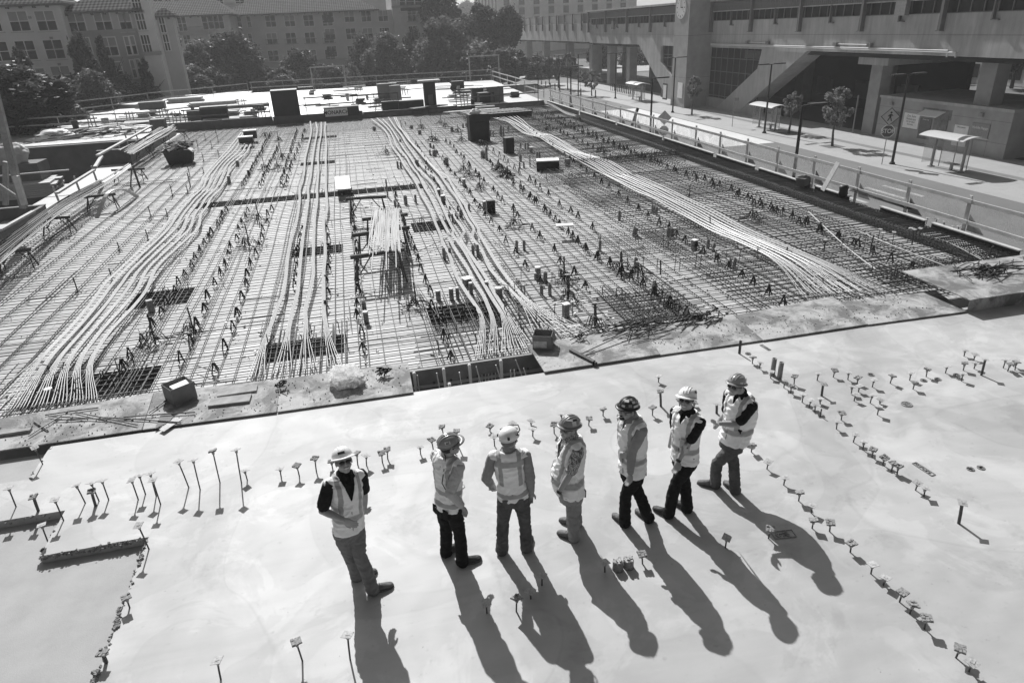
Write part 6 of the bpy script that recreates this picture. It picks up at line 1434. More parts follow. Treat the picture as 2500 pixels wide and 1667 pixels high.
# taller block behind
y6 = 185.0; xa, xb = GY(*Z1_(600,20), y6).x, GY(*Z1_(2330,20), y6).x
bh = thing('apartment_block', 'taller plain block just showing above the tiled roofs', 'block', (xa, y6, Zl))
zc = GY(*Z1_(1600,-60), y6).z-Zl
mb = MB(); mb.box(0,xb-xa,0,14,0,zc+6); mb.build('wall', M_st2, bh)
for (cx, w) in ((910,1.4),(985,3.2),(1080,2),(1150,1.2),(1255,4),(1410,1.6),(1500,1.6),(1640,2),(1780,2),(1900,1.6),(2050,2),(2200,2)):
    p = GY(*Z1_(cx, 12), y6); window(bh, p.x-xa, p.z-Zl, w, 2.4, cols=3 if w > 2 else 2, rows=2)
mb = MB(); mb.box(xb-xa-30,xb-xa+24,-1,-.01,0,GY(*Z1_(2200,5), y6).z-Zl); mb.build('front_range', M_st3, bh)
# tall office tower with vertical strips
y7 = 300.0; k7 = lambda x, y: GY(*K_(x, y), y7)
xa, xb, xc = k7(335,100).x, k7(450,100).x, k7(1780,60).x
ot = thing('office_tower', 'tall hazy office tower with alternating vertical pale piers and windows', 'tower', (xb, y7, ZS))
mb = MB(); mb.box(0,xc-xb,0,30,0,70); mb.build('wall', M_st1, ot)
mb = MB(); mb.add([(xa-xb,24,0),(0,0,0),(0,0,70),(xa-xb,24,70),(xa-xb+6,40,0),(xa-xb+6,40,70)], [(0,1,2,3),(4,0,3,5)]); mb.build('side_wall', M_st1, ot)
xx = 2.6; 
while xx < xc-xb-4:
    mb = MB(); z = 6
    mb.box(xx,xx+2.4,-.1,-.01,4,69); s_ = mb.build('window_strip', M_glassd, ot)
    mb = MB()
    while z < 68: mb.box(xx,xx+2.4,-.2,-.101,z,z+.9); z += 3.6
    mb.build('spandrel', M_st2, s_); xx += 6.3
for k in range(7):
    f = (k+.5)/7; mb = MB(); x_ = (xa-xb)*f; y_ = 24*f; mb.box(x_-.35,x_+.35,y_-.9,y_-.5,4,69); mb.build('window_strip', M_sash, ot)
# low buildings seen under the hall, bright in the sun
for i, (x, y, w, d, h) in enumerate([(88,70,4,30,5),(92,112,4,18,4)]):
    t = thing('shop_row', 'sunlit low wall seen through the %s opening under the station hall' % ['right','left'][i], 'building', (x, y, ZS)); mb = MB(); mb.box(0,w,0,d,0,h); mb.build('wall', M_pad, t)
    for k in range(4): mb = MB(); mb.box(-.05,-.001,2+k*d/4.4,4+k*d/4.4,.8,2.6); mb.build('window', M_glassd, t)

# ---------------------------------------------------------------- trees
def leaves_mesh(name, shape, n, leaf, seed, clumps=60, m=None):
    q = random.Random(seed); vs = []; fs = []; cl = []
    for i in range(clumps):
        while True:
            p = Vector((q.uniform(-1,1), q.uniform(-1,1), q.uniform(-1,1)))
            if shape == 'cone':
                r = (1-(p.z+1)/2)**.8*.95+.06
                if math.hypot(p.x, p.y) < r and math.hypot(p.x, p.y) > r*.45: break
            elif .5 < p.length < .98: break
        s = q.uniform(.12,.28) if shape != 'cone' else q.uniform(.08,.17)
        if shape == 'airy': s = q.uniform(.10,.22)
        cl.append((p, s))
    for i in range(n):
        c, s = cl[i % clumps]; d = Vector((q.gauss(0,1), q.gauss(0,1), q.gauss(0,1))).normalized()*q.random()**.4*s*(1.5 if q.random() < .08 else 1)
        p = c+d; L_ = leaf*q.uniform(.6,1.3)
        a = Vector((q.gauss(0,1), q.gauss(0,1), q.gauss(0,.6))).normalized(); b = a.cross(Vector((q.gauss(0,1), q.gauss(0,1), q.gauss(0,1)))).normalized()
        o = len(vs); vs += [p-a*L_, p+b*L_*.45, p+a*L_, p-b*L_*.45]; fs.append((o,o+1,o+2,o+3))
    me = bpy.data.meshes.new(name); me.from_pydata([tuple(v) for v in vs], [], fs); me.materials.append(m); return me
def leafmat(name, g, tr=.5):
    m = bpy.data.materials.new(name); m.use_nodes = True; t = m.node_tree; b = t.nodes['Principled BSDF']
    b.inputs['Roughness'].default_value = .55; b.inputs['Specular IOR Level'].default_value = .3
    tc = t.nodes.new('ShaderNodeTexCoord'); n = noise_node(t, tc.outputs['Object'], 6, 3, .6); v = mapr(t, n, .3, .7, g*.55, g*1.5)
    cc = t.nodes.new('ShaderNodeCombineColor'); [t.links.new(v, cc.inputs[i]) for i in range(3)]; t.links.new(cc.outputs[0], b.inputs['Base Color'])
    tl = t.nodes.new('ShaderNodeBsdfTranslucent'); t.links.new(cc.outputs[0], tl.inputs[0]); mx = t.nodes.new('ShaderNodeMixShader'); mx.inputs[0].default_value = tr
    t.links.new(b.outputs[0], mx.inputs[1]); t.links.new(tl.outputs[0], mx.inputs[2]); t.links.new(mx.outputs[0], t.nodes['Material Output'].inputs[0]); return m
M_lf = leafmat('leaf mid', .11); M_lfd = leafmat('leaf dark', .06, .45); M_lfp = leafmat('leaf pale', .16, .45); M_lfs = leafmat('leaf street', .2, .5); M_bark = mat('bark', .08, .9, .3, 6, .5, 20)
CR = {'round': [leaves_mesh('crown', 'round', 12000, .07, s, 90, M_lf) for s in (1, 2)], 'dark': [leaves_mesh('crown', 'round', 15000, .075, s, 110, M_lfd) for s in (3, 4)],
      'cone': [leaves_mesh('crown', 'cone', 14000, .085, s, 120, M_lfd) for s in (5, 6)], 'airy': [leaves_mesh('crown', 'airy', 9000, .065, s, 55, M_lf) for s in (7, 8)],
      'pale': [leaves_mesh('crown', 'cone', 3500, .07, 9, 70, M_lfp)], 'street': [leaves_mesh('crown', 'airy', 4200, .075, s, 34, M_lfs) for s in (10, 11, 12)]}
def limb_mesh(h, r, seed, ch):
    "trunk with limbs reaching into the crown; h crown centre height, ch crown half height"
    q = random.Random(seed); mb = MB(); mb.smooth = True
    mb.tube([(0,0,0),(q.uniform(-.1,.1),q.uniform(-.1,.1),h*.4),(0,0,h-ch*.3),(q.uniform(-.2,.2),0,h+ch*.6)], r, 8, rs=[r*1.25,r*.9,r*.7,r*.2])
    for k in range(7):
        a = q.uniform(0, 6.28); z0 = max(.25*h, h-ch*q.uniform(.4,.95)); l = ch*q.uniform(.6,.95)
        mb.tube([(0,0,z0),(math.cos(a)*l*.4,math.sin(a)*l*.4,z0+l*.45),(math.cos(a)*l*.85,math.sin(a)*l*.85,z0+l*.9)], r*.4, 5, rs=[r*.5,r*.3,r*.1])
    return mb.mesh('trunk')
n_tree = 0
def tree(x, y, z0, cz, rx, rz_, kind, label, grp=None, tr=.2):
    global n_tree; n_tree += 1
    t = thing('tree', label, 'tree', (x,y,z0), 0, grp); me = limb_mesh(cz-z0, tr, n_tree, rz_); me.materials.append(M_bark); link('trunk', me, t)
    c = link('crown', CR[kind][n_tree % len(CR[kind])], t, (0,0,cz-z0)); c.scale = (rx, rx, rz_); c.rotation_euler.z = n_tree*1.3; return t
def tree_px(cx, cy, rx, ry, Y, kind, label, grp=None, tr=.25):
    c = GY(cx, cy, Y); k = (c-CAM).dot(FWD)/FPX; return tree(c.x, Y, ZS, c.z, rx*k*1.18, ry*k*1.15, kind, label, grp, tr)
TR = [(330,250,60,34,86,'dark','low dark shrubs before the stair turret'),(150,300,50,40,70,'round','leafy bush at the left behind the platform rail'),(500,160,50,46,116,'round','leafy tree between the airy tree and the dark one'),(400,235,50,34,98,'dark','dark undergrowth tree behind the lumber stacks'),(650,200,40,30,122,'dark','dark low tree behind the far slab rail'),(800,190,40,26,126,'dark','dark low tree between the two pale ones'),(990,190,40,26,126,'dark','dark low tree under the corner block'),(30,255,115,72,62,'dark','broad dark tree at the left frame edge'),(66,195,34,72,84,'cone','dark pointed tree before the pale house'),(110,262,44,50,78,'dark','low dark tree beside the broad one at left'),(210,175,46,85,86,'cone','tall dark pointed tree where the two left houses meet'),
      (262,175,28,72,90,'cone','dark spiky tree right of the tall pointed one'),(232,236,44,50,80,'round','rounded tree at the foot of the tall pointed one'),(300,240,36,44,88,'dark','low dark tree below the narrow wing windows'),(362,205,26,55,92,'cone','dark pointed tree below the stair turret'),
      (440,165,66,62,112,'airy','broad airy tree right of the stair turret'),(455,215,60,42,100,'round','lower leafy tree in front of the broad airy one'),(560,155,66,58,118,'dark','dark spreading tree before the long house'),(520,205,36,30,104,'dark','low dark tree behind the far left rail bend'),(610,205,40,34,120,'dark','dark low tree left of the timber frame'),
      (735,178,44,44,128,'dark','dark tree before the shop storey of the long house'),(690,195,30,22,110,'dark','low dark tree left of the timber frame top'),(690,205,30,18,108,'round','low bush by the left timber frame'),(770,188,15,20,108,'pale','small pale pointed tree left of the other pale one'),(860,180,24,26,108,'pale','small pale pointed tree right of the other pale one'),
      (905,165,44,60,130,'dark','dark tree left of the airy tree before the corner block'),(948,150,46,52,122,'round','airy tree before the corner block'),(1010,150,26,60,134,'dark','narrow dark tree against the corner block'),(1085,150,70,78,126,'round','big leafy tree at the middle of the tree line'),(1075,50,46,62,150,'dark','tall dark tree touching the top of the picture'),
      (1175,95,50,62,142,'dark','dark tree left of the viaduct'),(1238,68,32,40,140,'dark','dark rounded crown where the viaduct begins'),(1170,165,70,46,118,'airy','scrubby tree behind the right timber frame'),(1240,160,40,34,128,'dark','low dark tree beside the far junction'),(1150,38,40,26,420,'dark','far hazy tree seen beside the office tower'),(1210,75,70,22,300,'dark','hazy trees low before the office tower'),
      (1300,165,40,22,150,'dark','dark shrub under the far viaduct'),(1375,165,30,18,160,'dark','dark shrub between viaduct piers'),(1470,140,30,26,170,'dark','dark tree beyond the viaduct piers'),(1560,150,40,26,175,'dark','dark tree beyond the station columns')]
for (cx, cy, rx, ry, Y, k, lab) in TR: tree_px(cx, cy, rx, ry, Y, k, lab)
def street_tree(bx, by, cx, cy, rx, ry, lab, kind='street'):
    b = G(bx, by, ZS); c = GY(cx, cy, b.y); k = (c-CAM).dot(FWD)/FPX; tree(b.x, b.y, ZS, c.z, rx*k, ry*k, kind, lab, None, .09)
    return b
SB = [street_tree(*Z3_(232,735), *Z3_(240,560), 22, 26, 'slim street tree before the clock tower'), street_tree(*Z3_(850,850), *Z3_(875,665), 26, 30, 'street tree just right of the middle bus shelter'), street_tree(*Z3_(1128,935), *Z3_(1130,690), 42, 46, 'larger street tree with its shadow on the far pavement'),
      street_tree(*B_(1385,540), *B_(1390,345), 24, 22, 'round street tree right of the far STOP sign'), street_tree(*B_(900,410), *B_(895,225), 18, 24, 'left of three small trees behind the bollards', 'round'), street_tree(*B_(1000,450), *B_(1000,230), 18, 24, 'middle of three small trees behind the bollards', 'airy'), street_tree(*B_(1110,465), *B_(1130,190), 22, 26, 'right of three small trees behind the bollards', 'airy')]
for i, b in enumerate(SB[:3]):
    mb = MB(); mb.box(-.75,.75,-.75,.75,.008,.016); tag(mb.build('tree_pit', M_ground, None, b), 'dark square tree pit under the street tree, %s from the left' % ORD[i], 'tree pit')
for i, (x, y, z) in enumerate([(84,62,2),(86,78,1),(100,92,3),(84,96,1)]):
    tree(x, y, ZS, z, 4, 3.5, 'round', 'tree seen through the openings under the station, %s from the right' % ORD[i])
# ---------------------------------------------------------------- haze
hz_ = MB(); hz_.box(-880,1280,-60,1640,ZS-1.2,95)
hm = bpy.data.materials.new('haze'); hm.use_nodes = True; t = hm.node_tree; t.nodes.remove(t.nodes['Principled BSDF'])
pv = t.nodes.new('ShaderNodeVolumePrincipled'); pv.inputs['Color'].default_value = (.9,.9,.9,1); pv.inputs['Density'].default_value = 0.0005; pv.inputs['Anisotropy'].default_value = .35
t.links.new(pv.outputs[0], t.nodes['Material Output'].inputs['Volume'])
o = hz_.build('haze', hm); o['kind'] = 'stuff'; o['label'] = 'thin bright morning haze in the air'
# ---------------------------------------------------------------- people
def loft(rings, n=20):
    "rings: (centre, axis a, axis b); closed"
    mb = MB(); vs = []
    for c, a, b in rings: vs += [c+a*math.cos(2*math.pi*j/n)+b*math.sin(2*math.pi*j/n) for j in range(n)]
    k = len(rings); fs = [(i*n+j, i*n+(j+1)%n, (i+1)*n+(j+1)%n, (i+1)*n+j) for i in range(k-1) for j in range(n)]
    fs += [tuple(reversed(range(n))), tuple((k-1)*n+j for j in range(n))]
    return vs, fs
_ico = None
def ell(c, ax, ay, az):
    "ellipsoid with half axes as vectors"
    global _ico
    if _ico is None:
        bm = bmesh.new(); bmesh.ops.create_icosphere(bm, subdivisions=3, radius=1); _ico = ([v.co.copy() for v in bm.verts], [tuple(v.index for v in f.verts) for f in bm.faces]); bm.free()
    return [c+ax*v.x+ay*v.y+az*v.z for v in _ico[0]], _ico[1]
def limb(pts, rs, sub=3):
    "rounded tapering limb through points"
    out = []; P = [Vector(p) for p in pts]; mb = MB(); pp = []; rr = []
    for i in range(len(P)-1):
        for k in range(sub): f = k/sub; pp.append(P[i].lerp(P[i+1], f)); rr.append(rs[i]*(1-f)+rs[i+1]*f)
    pp.append(P[-1]); rr.append(rs[-1]); mb.tube(pp, 1, 14, rs=rr); out.append(([Vector(v) for v in mb.v], mb.f))
    for p, r in zip(P, rs): out.append(ell(p, Vector((r,0,0)), Vector((0,r,0)), Vector((0,0,r))))
    return out
def fuse(name, prims, voxel, smooth=4, crease=0.0, cs=9.0, seed=0):
    vs = []; fs = []
    for v, f in prims: o = len(vs); vs += [tuple(p) for p in v]; fs += [tuple(o+i for i in q) for q in f]
    me = bpy.data.meshes.new(name); me.from_pydata(vs, [], fs); me.update()
    ob = bpy.data.objects.new(name, me); COL.objects.link(ob)
    rm = ob.modifiers.new('r', 'REMESH'); rm.mode = 'VOXEL'; rm.voxel_size = voxel; rm.use_smooth_shade = True
    if smooth: sm = ob.modifiers.new('s', 'SMOOTH'); sm.iterations = smooth; sm.factor = .5
    dg = bpy.context.evaluated_depsgraph_get(); out = bpy.data.meshes.new_from_object(ob.evaluated_get(dg)); bpy.data.objects.remove(ob); bpy.data.meshes.remove(me)
    if crease:
        nrm = [v.normal.copy() for v in out.vertices]; off = Vector((seed*7.3, seed*3.1, 0))
        for v, n in zip(out.vertices, nrm):
            p = v.co*cs+off; q_ = Vector((p.x, p.y, p.z*1.6)); w = noise.noise(q_+Vector((noise.noise(p*.6)*2,0,0)))
            v.co += n*crease*((1-abs(w)*2.2)+.5*noise.noise(p*2.3))
    out.name = name
    for p in out.polygons: p.use_smooth = True
    return out
def drop_faces(me, pred):
    bm = bmesh.new(); bm.from_mesh(me); bmesh.ops.delete(bm, geom=[f for f in bm.faces if pred(f.calc_center_median())], context='FACES')
    bv = [v for v in bm.verts if v.is_boundary]
    for _ in range(8):
        new = {}
        for v in bv:
            nb = [e.other_vert(v) for e in v.link_edges if e.is_boundary]
            if len(nb) == 2: new[v] = v.co*.4+(nb[0].co+nb[1].co)*.3
        for v, c in new.items(): v.co = c
    bm.to_mesh(me); bm.free()
def on_ray(px, py, c, L_, sign):
    "point of the view ray at distance L_ from c (nearer: sign -1, farther: +1)"
    d = ray(px, py).normalized(); oc = CAM-c; b = oc.dot(d); q_ = oc.dot(oc)-L_*L_; D2 = b*b-q_
    if D2 < 0: p = CAM+d*(-b); return c+(p-c).normalized()*L_
    return CAM+d*(-b+sign*math.sqrt(D2))
def cloth(name, g, var=.1, sc=8, bump=.35, bs=18, rough=.9, spec=.15, extra=None): return mat(name, g, rough, var, sc, bump, bs, spec=spec, extra=extra)
M_skin = mat('skin', .33, .55, .1, 12, .05, 60, spec=.35)
M_vest = cloth('vest fabric', .88, .05, 6, .5, 14, .75, .25); M_tape = cloth('reflective tape', .42, .15, 10, .2, 20, .4, .5)
M_denim = cloth('denim', .10, .35, 7, .5, 22); M_khaki = cloth('khaki cloth', .17, .15, 7, .5, 18); M_blackc = cloth('black cloth', .015, .3, 9, .4, 20); M_greyc = cloth('grey work cloth', .27, .12, 8, .5, 18); M_lightc = cloth('light shirt cloth', .42, .08, 8, .5, 18)
M_leaf_shirt = cloth('leaf print cloth', .30, .1, 8, .4, 20, extra=lambda t, tc, out, b: math_node(t, 'MULTIPLY', out, mapr(t, noise_node(t, tc.outputs['Object'], 16, 4, .7, 2.5), .46, .54, .35, 1.5)))
M_boot = cloth('boot leather', .13, .3, 14, .4, 40, .7, .3); M_bootd = cloth('dark boot leather', .04, .3, 14, .4, 40, .6, .3); M_sole = mat('sole rubber', .10, .8, .2, 9, 0)
M_hatw = mat('white helmet shell', .78, .28, .03, 4, .02, 30, spec=.5); M_hatg = mat('grey helmet shell', .24, .3, .05, 4, .02, 30, spec=.5); M_hatm = mat('mid grey helmet shell', .30, .3, .05, 4, .02, 30, spec=.5); M_hatd = mat('dark helmet shell', .04, .35, .2, 4, .02, 30, spec=.5)
M_hair = mat('dark hair', .02, .7, .3, 30, .6, 60); M_hairg = mat('grey hair', .15, .7, .3, 30, .6, 60); M_sticker = mat('sticker', .6, .5, .2, 30, 0); M_lens = mat('dark lens', .01, .12, .1, 3, 0, spec=.6); M_teeth = mat('teeth', .75, .4, .02, 3, 0)

def aim(px, py, guess, c, L_):
    "point L_ from c whose direction follows the view ray where it passes nearest to guess"
    d = ray(px, py).normalized(); p = CAM+d*((guess-CAM).dot(d)); return c+(p-c).normalized()*L_

def vest_mat(spec, P0, S_, Uk, F):
    "vest cloth with bands of reflective tape sewn on, laid out on the body's own axes"
    tp = spec.get('tape')
    def ex(t, tc, out, b):
        sb = t.nodes.new('ShaderNodeVectorMath'); sb.operation = 'SUBTRACT'; t.links.new(tc.outputs['Object'], sb.inputs[0]); sb.inputs[1].default_value = P0
        def dot(v):
            n = t.nodes.new('ShaderNodeVectorMath'); n.operation = 'DOT_PRODUCT'; t.links.new(sb.outputs[0], n.inputs[0]); n.inputs[1].default_value = v; return n.outputs['Value']
        wob = math_node(t, 'MULTIPLY', math_node(t, 'SUBTRACT', noise_node(t, tc.outputs['Object'], 5, 2), .5), .03)
        u = math_node(t, 'ABSOLUTE', dot(S_)); w = math_node(t, 'ADD', dot(Uk), wob); f = dot(F)
        def band(x, c, h, soft=.003): return mapr(t, math_node(t, 'ABSOLUTE', math_node(t, 'SUBTRACT', x, c)), h-soft, h+soft, 1, 0)
        def OR(a, c): return math_node(t, 'MAXIMUM', a, c)
        hz = OR(band(w, .052, .024), band(w, .172, .024)) if tp == 'double' else OR(band(w, .045, .022), band(w, .40, .03)) if tp == 'back' else band(w, .13, .027)
        ve = math_node(t, 'MULTIPLY', band(math_node(t, 'ADD', u, wob), .108, .023), mapr(t, w, .155, .16, 0, 1))
        tape = OR(hz, ve)
        edge = math_node(t, 'SUBTRACT', OR(band(w, .13, .036), tape), tape) if tp is None else math_node(t, 'MULTIPLY', tape, 0.0)
        out = math_node(t, 'MULTIPLY', out, mapr(t, tape, 0, 1, 1, .46)); return math_node(t, 'MULTIPLY', out, mapr(t, edge, 0, 1, 1, .86))
    return mat('vest fabric %s' % spec['seed'], .84, .75, .05, 6, .5, 14, spec=.25, extra=ex)

def person(spec):
    fn = spec['fn']; ft = spec['feet']; name = 'person'
    heels = [G(*fn(*f[0]), 0) for f in ft]; toes = [G(*fn(*f[1]), 0) for f in ft]
    Yp = (heels[0].y+heels[1].y+toes[0].y+toes[1].y)/4 + spec.get('dy', 0)
    P = GY(*fn(*spec['pelvis']), Yp); Nn = GY(*fn(*spec['neck']), Yp+spec.get('ndy', 0))
    O = Vector((P.x, P.y, 0))
    root_loc = O.copy()
    F = Vector((*spec['face'], 0)).normalized(); U = (Nn-P).normalized(); F = (F-U*F.dot(U)).normalized(); S_ = F.cross(U)      # S_ = the person's right
    hf = Vector(spec['head_face']).normalized(); Hc = GY(*fn(*spec['head']), Nn.y+spec.get('hdy', 0)); 
    L_t = (Nn-P).length; sh_w = spec.get('shoulder', .178); g = spec.get('girth', .96)*.97; belly = spec.get('belly', 0)
    k = L_t/.50
    def tr(inf, lo, hi, deep=0.0, back=0.0):
        prof = [(-.10,.150,.105,0),(-.02,.165,.118,0),(.08,.155,.110,.005),(.18,.148,.108,.01),(.28,.160,.118,.01),(.36,.172,.122,.005),(.42,.170,.108,0),(.455,.135,.085,-.005),(.49,.08,.062,-.01)]
        out = []
        for w, a, d, f in prof:
            if w < lo or w > hi: continue
            bl = belly*math.exp(-((w-.12)/.13)**2); bk = back*math.exp(-((w-.2)/.2)**2)
            a = (a*g+inf+bl*.35); d = (d*g+inf+deep+bl*.5+bk*.5)
            out.append((P+U*w*k+F*(f+bl*.5-bk*.5), S_*a, F*d))
        return loft(out, 28)
    sh = {1: P+U*(.425*k)+S_*sh_w, -1: P+U*(.425*k)-S_*sh_w}
    hip = {s: P-U*.03+S_*s*.085 for s in (1, -1)}
    arms = {}
    for s, key in ((1, 'right'), (-1, 'left')):
        (e, es), (w_, ws), hd = spec[key]
        out_ = sh[s]-U*.27+S_*s*.13-F*.02
        E2 = aim(*fn(*e), out_, sh[s], .285); gw = E2-U*.22+F*.09+S_*s*.02 if ws > 0 else E2+F*.20-S_*s*.12-U*.05
        W = aim(*fn(*w_), gw, E2, .25); hdv = aim(*fn(*hd), W+(W-E2)*.6, W, .17)
        arms[s] = (sh[s], E2, W, (hdv-W).normalized())
    legs = {}
    for i, (s, kp) in enumerate(zip(spec['leg_sides'], spec['knees'])):
        d = (toes[i]-heels[i]); d.z = 0; d.normalize(); A = heels[i]+d*.06+Vector((0,0,.09)); gk = (hip[s]+A)/2+F*.03; dk = ray(*fn(*kp)).normalized(); K = (CAM+dk*((gk-CAM).dot(dk)))*.75+gk*.25
        pass
        legs[s] = (hip[s], K, A, heels[i], d)
    # ---- the body, one skin: torso, head, arms, hands, legs
    prims = [tr(-.012, -.2, .6)]
    prims += limb([Nn-U*.06, Nn+U*.02, Hc-U*.02], [.062, .055, .05])
    hr = hf.cross(Vector((0,0,1))).normalized(); hu = hr.cross(hf).normalized(); hh = spec.get('hscale', 1.0)
    E = lambda x, y, z, a, b, c: ell(Hc+hr*x*hh+hf*y*hh+hu*z*hh, hr*a*hh, hf*b*hh, hu*c*hh)
    prims += [E(0,-.012,.03,.076,.096,.09), E(0,.012,-.035,.062,.075,.072), E(0,.05,-.088,.036,.032,.026), E(0,.095,-.022,.013,.022,.022), E(0,.087,-.002,.009,.014,.03), E(0,.075,.028,.05,.02,.014), E(.04,.062,-.035,.024,.022,.022), E(-.04,.062,-.035,.024,.022,.022),
              E(.079,-.012,-.01,.01,.022,.032), E(-.079,-.012,-.01,.01,.022,.032), E(0,.084,-.062,.026,.014,.007), E(0,.084,-.075,.022,.014,.007)]
    for s in (1, -1):
        a, e, w, hd = arms[s]
        prims += limb([a-U*.0, a.lerp(e,.5), e, e.lerp(w,.35), w], [.05, .046, .040, .041, .026])
        # hand: palm, four fingers of different lengths, thumb from the palm's side
        side = hd.cross(F if abs(hd.dot(F)) < .9 else U).normalized()*(1 if s > 0 else -1); nrm = hd.cross(side).normalized()
        curl = spec.get('curl', .5)
        pal = w+hd*.055; prims.append(ell(pal, hd*.052, side*.042, nrm*.018))
        for fi, (off, l) in enumerate(((-.031,.062),(-.011,.078),(.010,.084),(.031,.074))):
            b0 = w+hd*.09+side*off; b1 = b0+(hd*math.cos(curl*.6)+nrm*math.sin(curl*.6)).normalized()*l*.5; b2 = b1+(hd*math.cos(curl*1.8)+nrm*math.sin(curl*1.8)).normalized()*l*.5
            prims += limb([b0-hd*.02, b0, b1, b2], [.0105,.0105,.0095,.008], 2)
        t0 = w+hd*.03+side*.034; prims += limb([t0, t0+side*.022+hd*.028+nrm*.01, t0+side*.026+hd*.058+nrm*.02], [.014,.012,.0095], 2)
    for s in (1, -1):
        h, K, A, he, d = legs[s]; prims += limb([h, h.lerp(K,.5), K, K.lerp(A,.35), A, A-Vector((0,0,.05))], [.078,.07,.052,.052,.038,.036])
        prims += limb([A-Vector((0,0,.045)), A+d*.12-Vector((0,0,.06))], [.035,.025])
    loc = lambda pr: [([v-O for v in vs], fs) for vs, fs in pr]
    me = fuse('person', loc(prims), .0058, 2); me.materials.append(spec.get('skin', M_skin))
    body = link('person', me, None, root_loc); tag(body, spec['label'], 'person')
    def part(nm, prims_, vox, sm, mats, crease=0, cs=9, seed=0, parent=body):
        me = fuse(nm, loc(prims_), vox, sm, crease, cs, seed)
        for q_ in (mats if isinstance(mats, list) else [mats]): me.materials.append(q_)
        return link(nm, me, parent), me
    sd_ = spec['seed']
    # trousers
    pr = [tr(.012, -.2, .10)]
    for s in (1, -1):
        h, K, A, he, d = legs[s]; hem = A-Vector((0,0,.045))-d*.01
        pr += limb([h, h.lerp(K,.45), K, K.lerp(A,.45), hem+(K-A)*.12, hem], [.097*g,.086,.066,.067,.066,.070])
    part('trousers', pr, .0085, 3, spec['trousers'], .009, 11, sd_)
    # belt
    c0 = P+U*.085*k
    mb = MB(); n = 28; bl = belly*.9
    for zz_ in (-.016, .016):
        mb.v += [tuple(c0-O+U*zz_+F*(bl*.4)+S_*((.166+bl*.3)*g*math.cos(2*math.pi*j/n))+F*((.121+bl*.5)*g*math.sin(2*math.pi*j/n))) for j in range(n)]
    mb.f = [(j,(j+1)%n,n+(j+1)%n,n+j) for j in range(n)]; mb.mi = [0]*n; mb.sm = [True]*n; mb.build('belt', M_black, body)
    # boots
    for s in (1, -1):
        h, K, A, he, d = legs[s]; sd2 = Vector((-d.y, d.x, 0)); z = Vector((0,0,1)); ln = spec.get('foot', .275)
        def rg(x, zz_, a, b): return (he+d*x*ln+z*zz_*.92, sd2*a*.88, z*b*.88)
        bt = [loft([rg(-.02,.045,.02,.03), rg(.03,.05,.036,.042), rg(.2,.058,.040,.052), rg(.45,.055,.044,.048), rg(.7,.045,.050,.036), rg(.9,.038,.044,.028), rg(1.0,.034,.02,.018)], 16)]
        bt += limb([A+Vector((0,0,.04)), A-Vector((0,0,.035))], [.044,.044])
        b_, _ = part('boot', bt, .0065, 2, spec['boots'], .002, 25, sd_)
        so = MB(); pts = [(-.03,.0),(0,.038),(.3,.04),(.65,.052),(.9,.044),(1.03,.012),(1.03,-.012),(.9,-.044),(.65,-.052),(.3,-.04),(0,-.038)]
        so.extrude([he-O+d*x*ln+sd2*y*.9+z*.001 for x, y in pts], (0,0,.022)); so.build('sole', M_sole, b_)
        lc = MB()
        for q_ in range(4): c1 = he-O+d*ln*(.38+.09*q_)+z*(.103-.012*q_); lc.tube([c1-sd2*.02, c1+z*.006, c1+sd2*.02], .0035, 5)
        lc.build('laces', M_black if spec['boots'] is M_boot else M_sole, b_)
    # shirt
    pr = [tr(.010, -.06 if spec.get('untucked') else .05, .6)]
    for s in (1, -1):
        a, e, w, hd = arms[s]
        if spec['sleeve'] == 'short': end = a.lerp(e, .78); pr += limb([a, a.lerp(e,.4), end], [.064,.066,.066])
        else: end = w-(w-e)*.04; pr += limb([a, a.lerp(e,.5), e, e.lerp(w,.5), end], [.062,.060,.054,.048,.036])
    pr += limb([Nn-U*.03, Nn+U*.012], [.07,.062])
    part('shirt', pr, .0075, 2, spec['shirt'], .006, 11, sd_+3)
    cl = MB()
    for sg in (1, -1): cl.extrude([Nn-O+U*.03+F*.05+S_*sg*.02, Nn-O+U*.02+F*.03+S_*sg*.066, Nn-O-U*.03+F*.075+S_*sg*.085, Nn-O-U*.055+F*.10+S_*sg*.03], F*.006)
    cl.build('collar', spec['shirt'], body)
    # vest
    vi = spec.get('vest_inf', .026)*.7
    pr = [tr(vi, -.12 if spec.get('vest_long') else -.02, .6, .0, spec.get('back', 0))]
    for s in (1, -1): a = arms[s][0]; pr += limb([a-S_*s*.07+U*.01, a-S_*s*.012+U*.004], [.062,.058])
    me = fuse('vest', loc(pr), .0085, 3, .012, 9, sd_+5); vt = link('vest', me, body); me.materials.append(vest_mat(spec, P-O, S_, U/k, F))
    def uvw(c): r_ = c+O-P; return r_.dot(S_), r_.dot(U)/k, r_.dot(F)
    opn = spec.get('open', .3)
    def gone(c):
        u, w, f = uvw(c)
        if w > .458 and math.hypot(u, f*1.1) < .088: return True
        if f > 0 and opn and w > opn and abs(u-.0) < (w-opn)*.40: return True
        for s in (1, -1):
            a, e = arms[s][0], arms[s][1]; q_ = (c+O-a); ax = (e-a).normalized(); t_ = q_.dot(ax)
            if -.01 < t_ < .15 and (q_-ax*t_).length < .072: return True
        return False
    drop_faces(me, gone)
    so_ = vt.modifiers.new('t', 'SOLIDIFY'); so_.thickness = .004; so_.offset = 1
    zp = MB(); 
    if opn: zp.tube([P-O+U*w*k+F*(.108*g+vi+.012+belly*math.exp(-((w-.12)/.13)**2)) for w in (.0,.08,.16,.24,opn)], .004, 5); zp.build('zip', M_sole, vt)
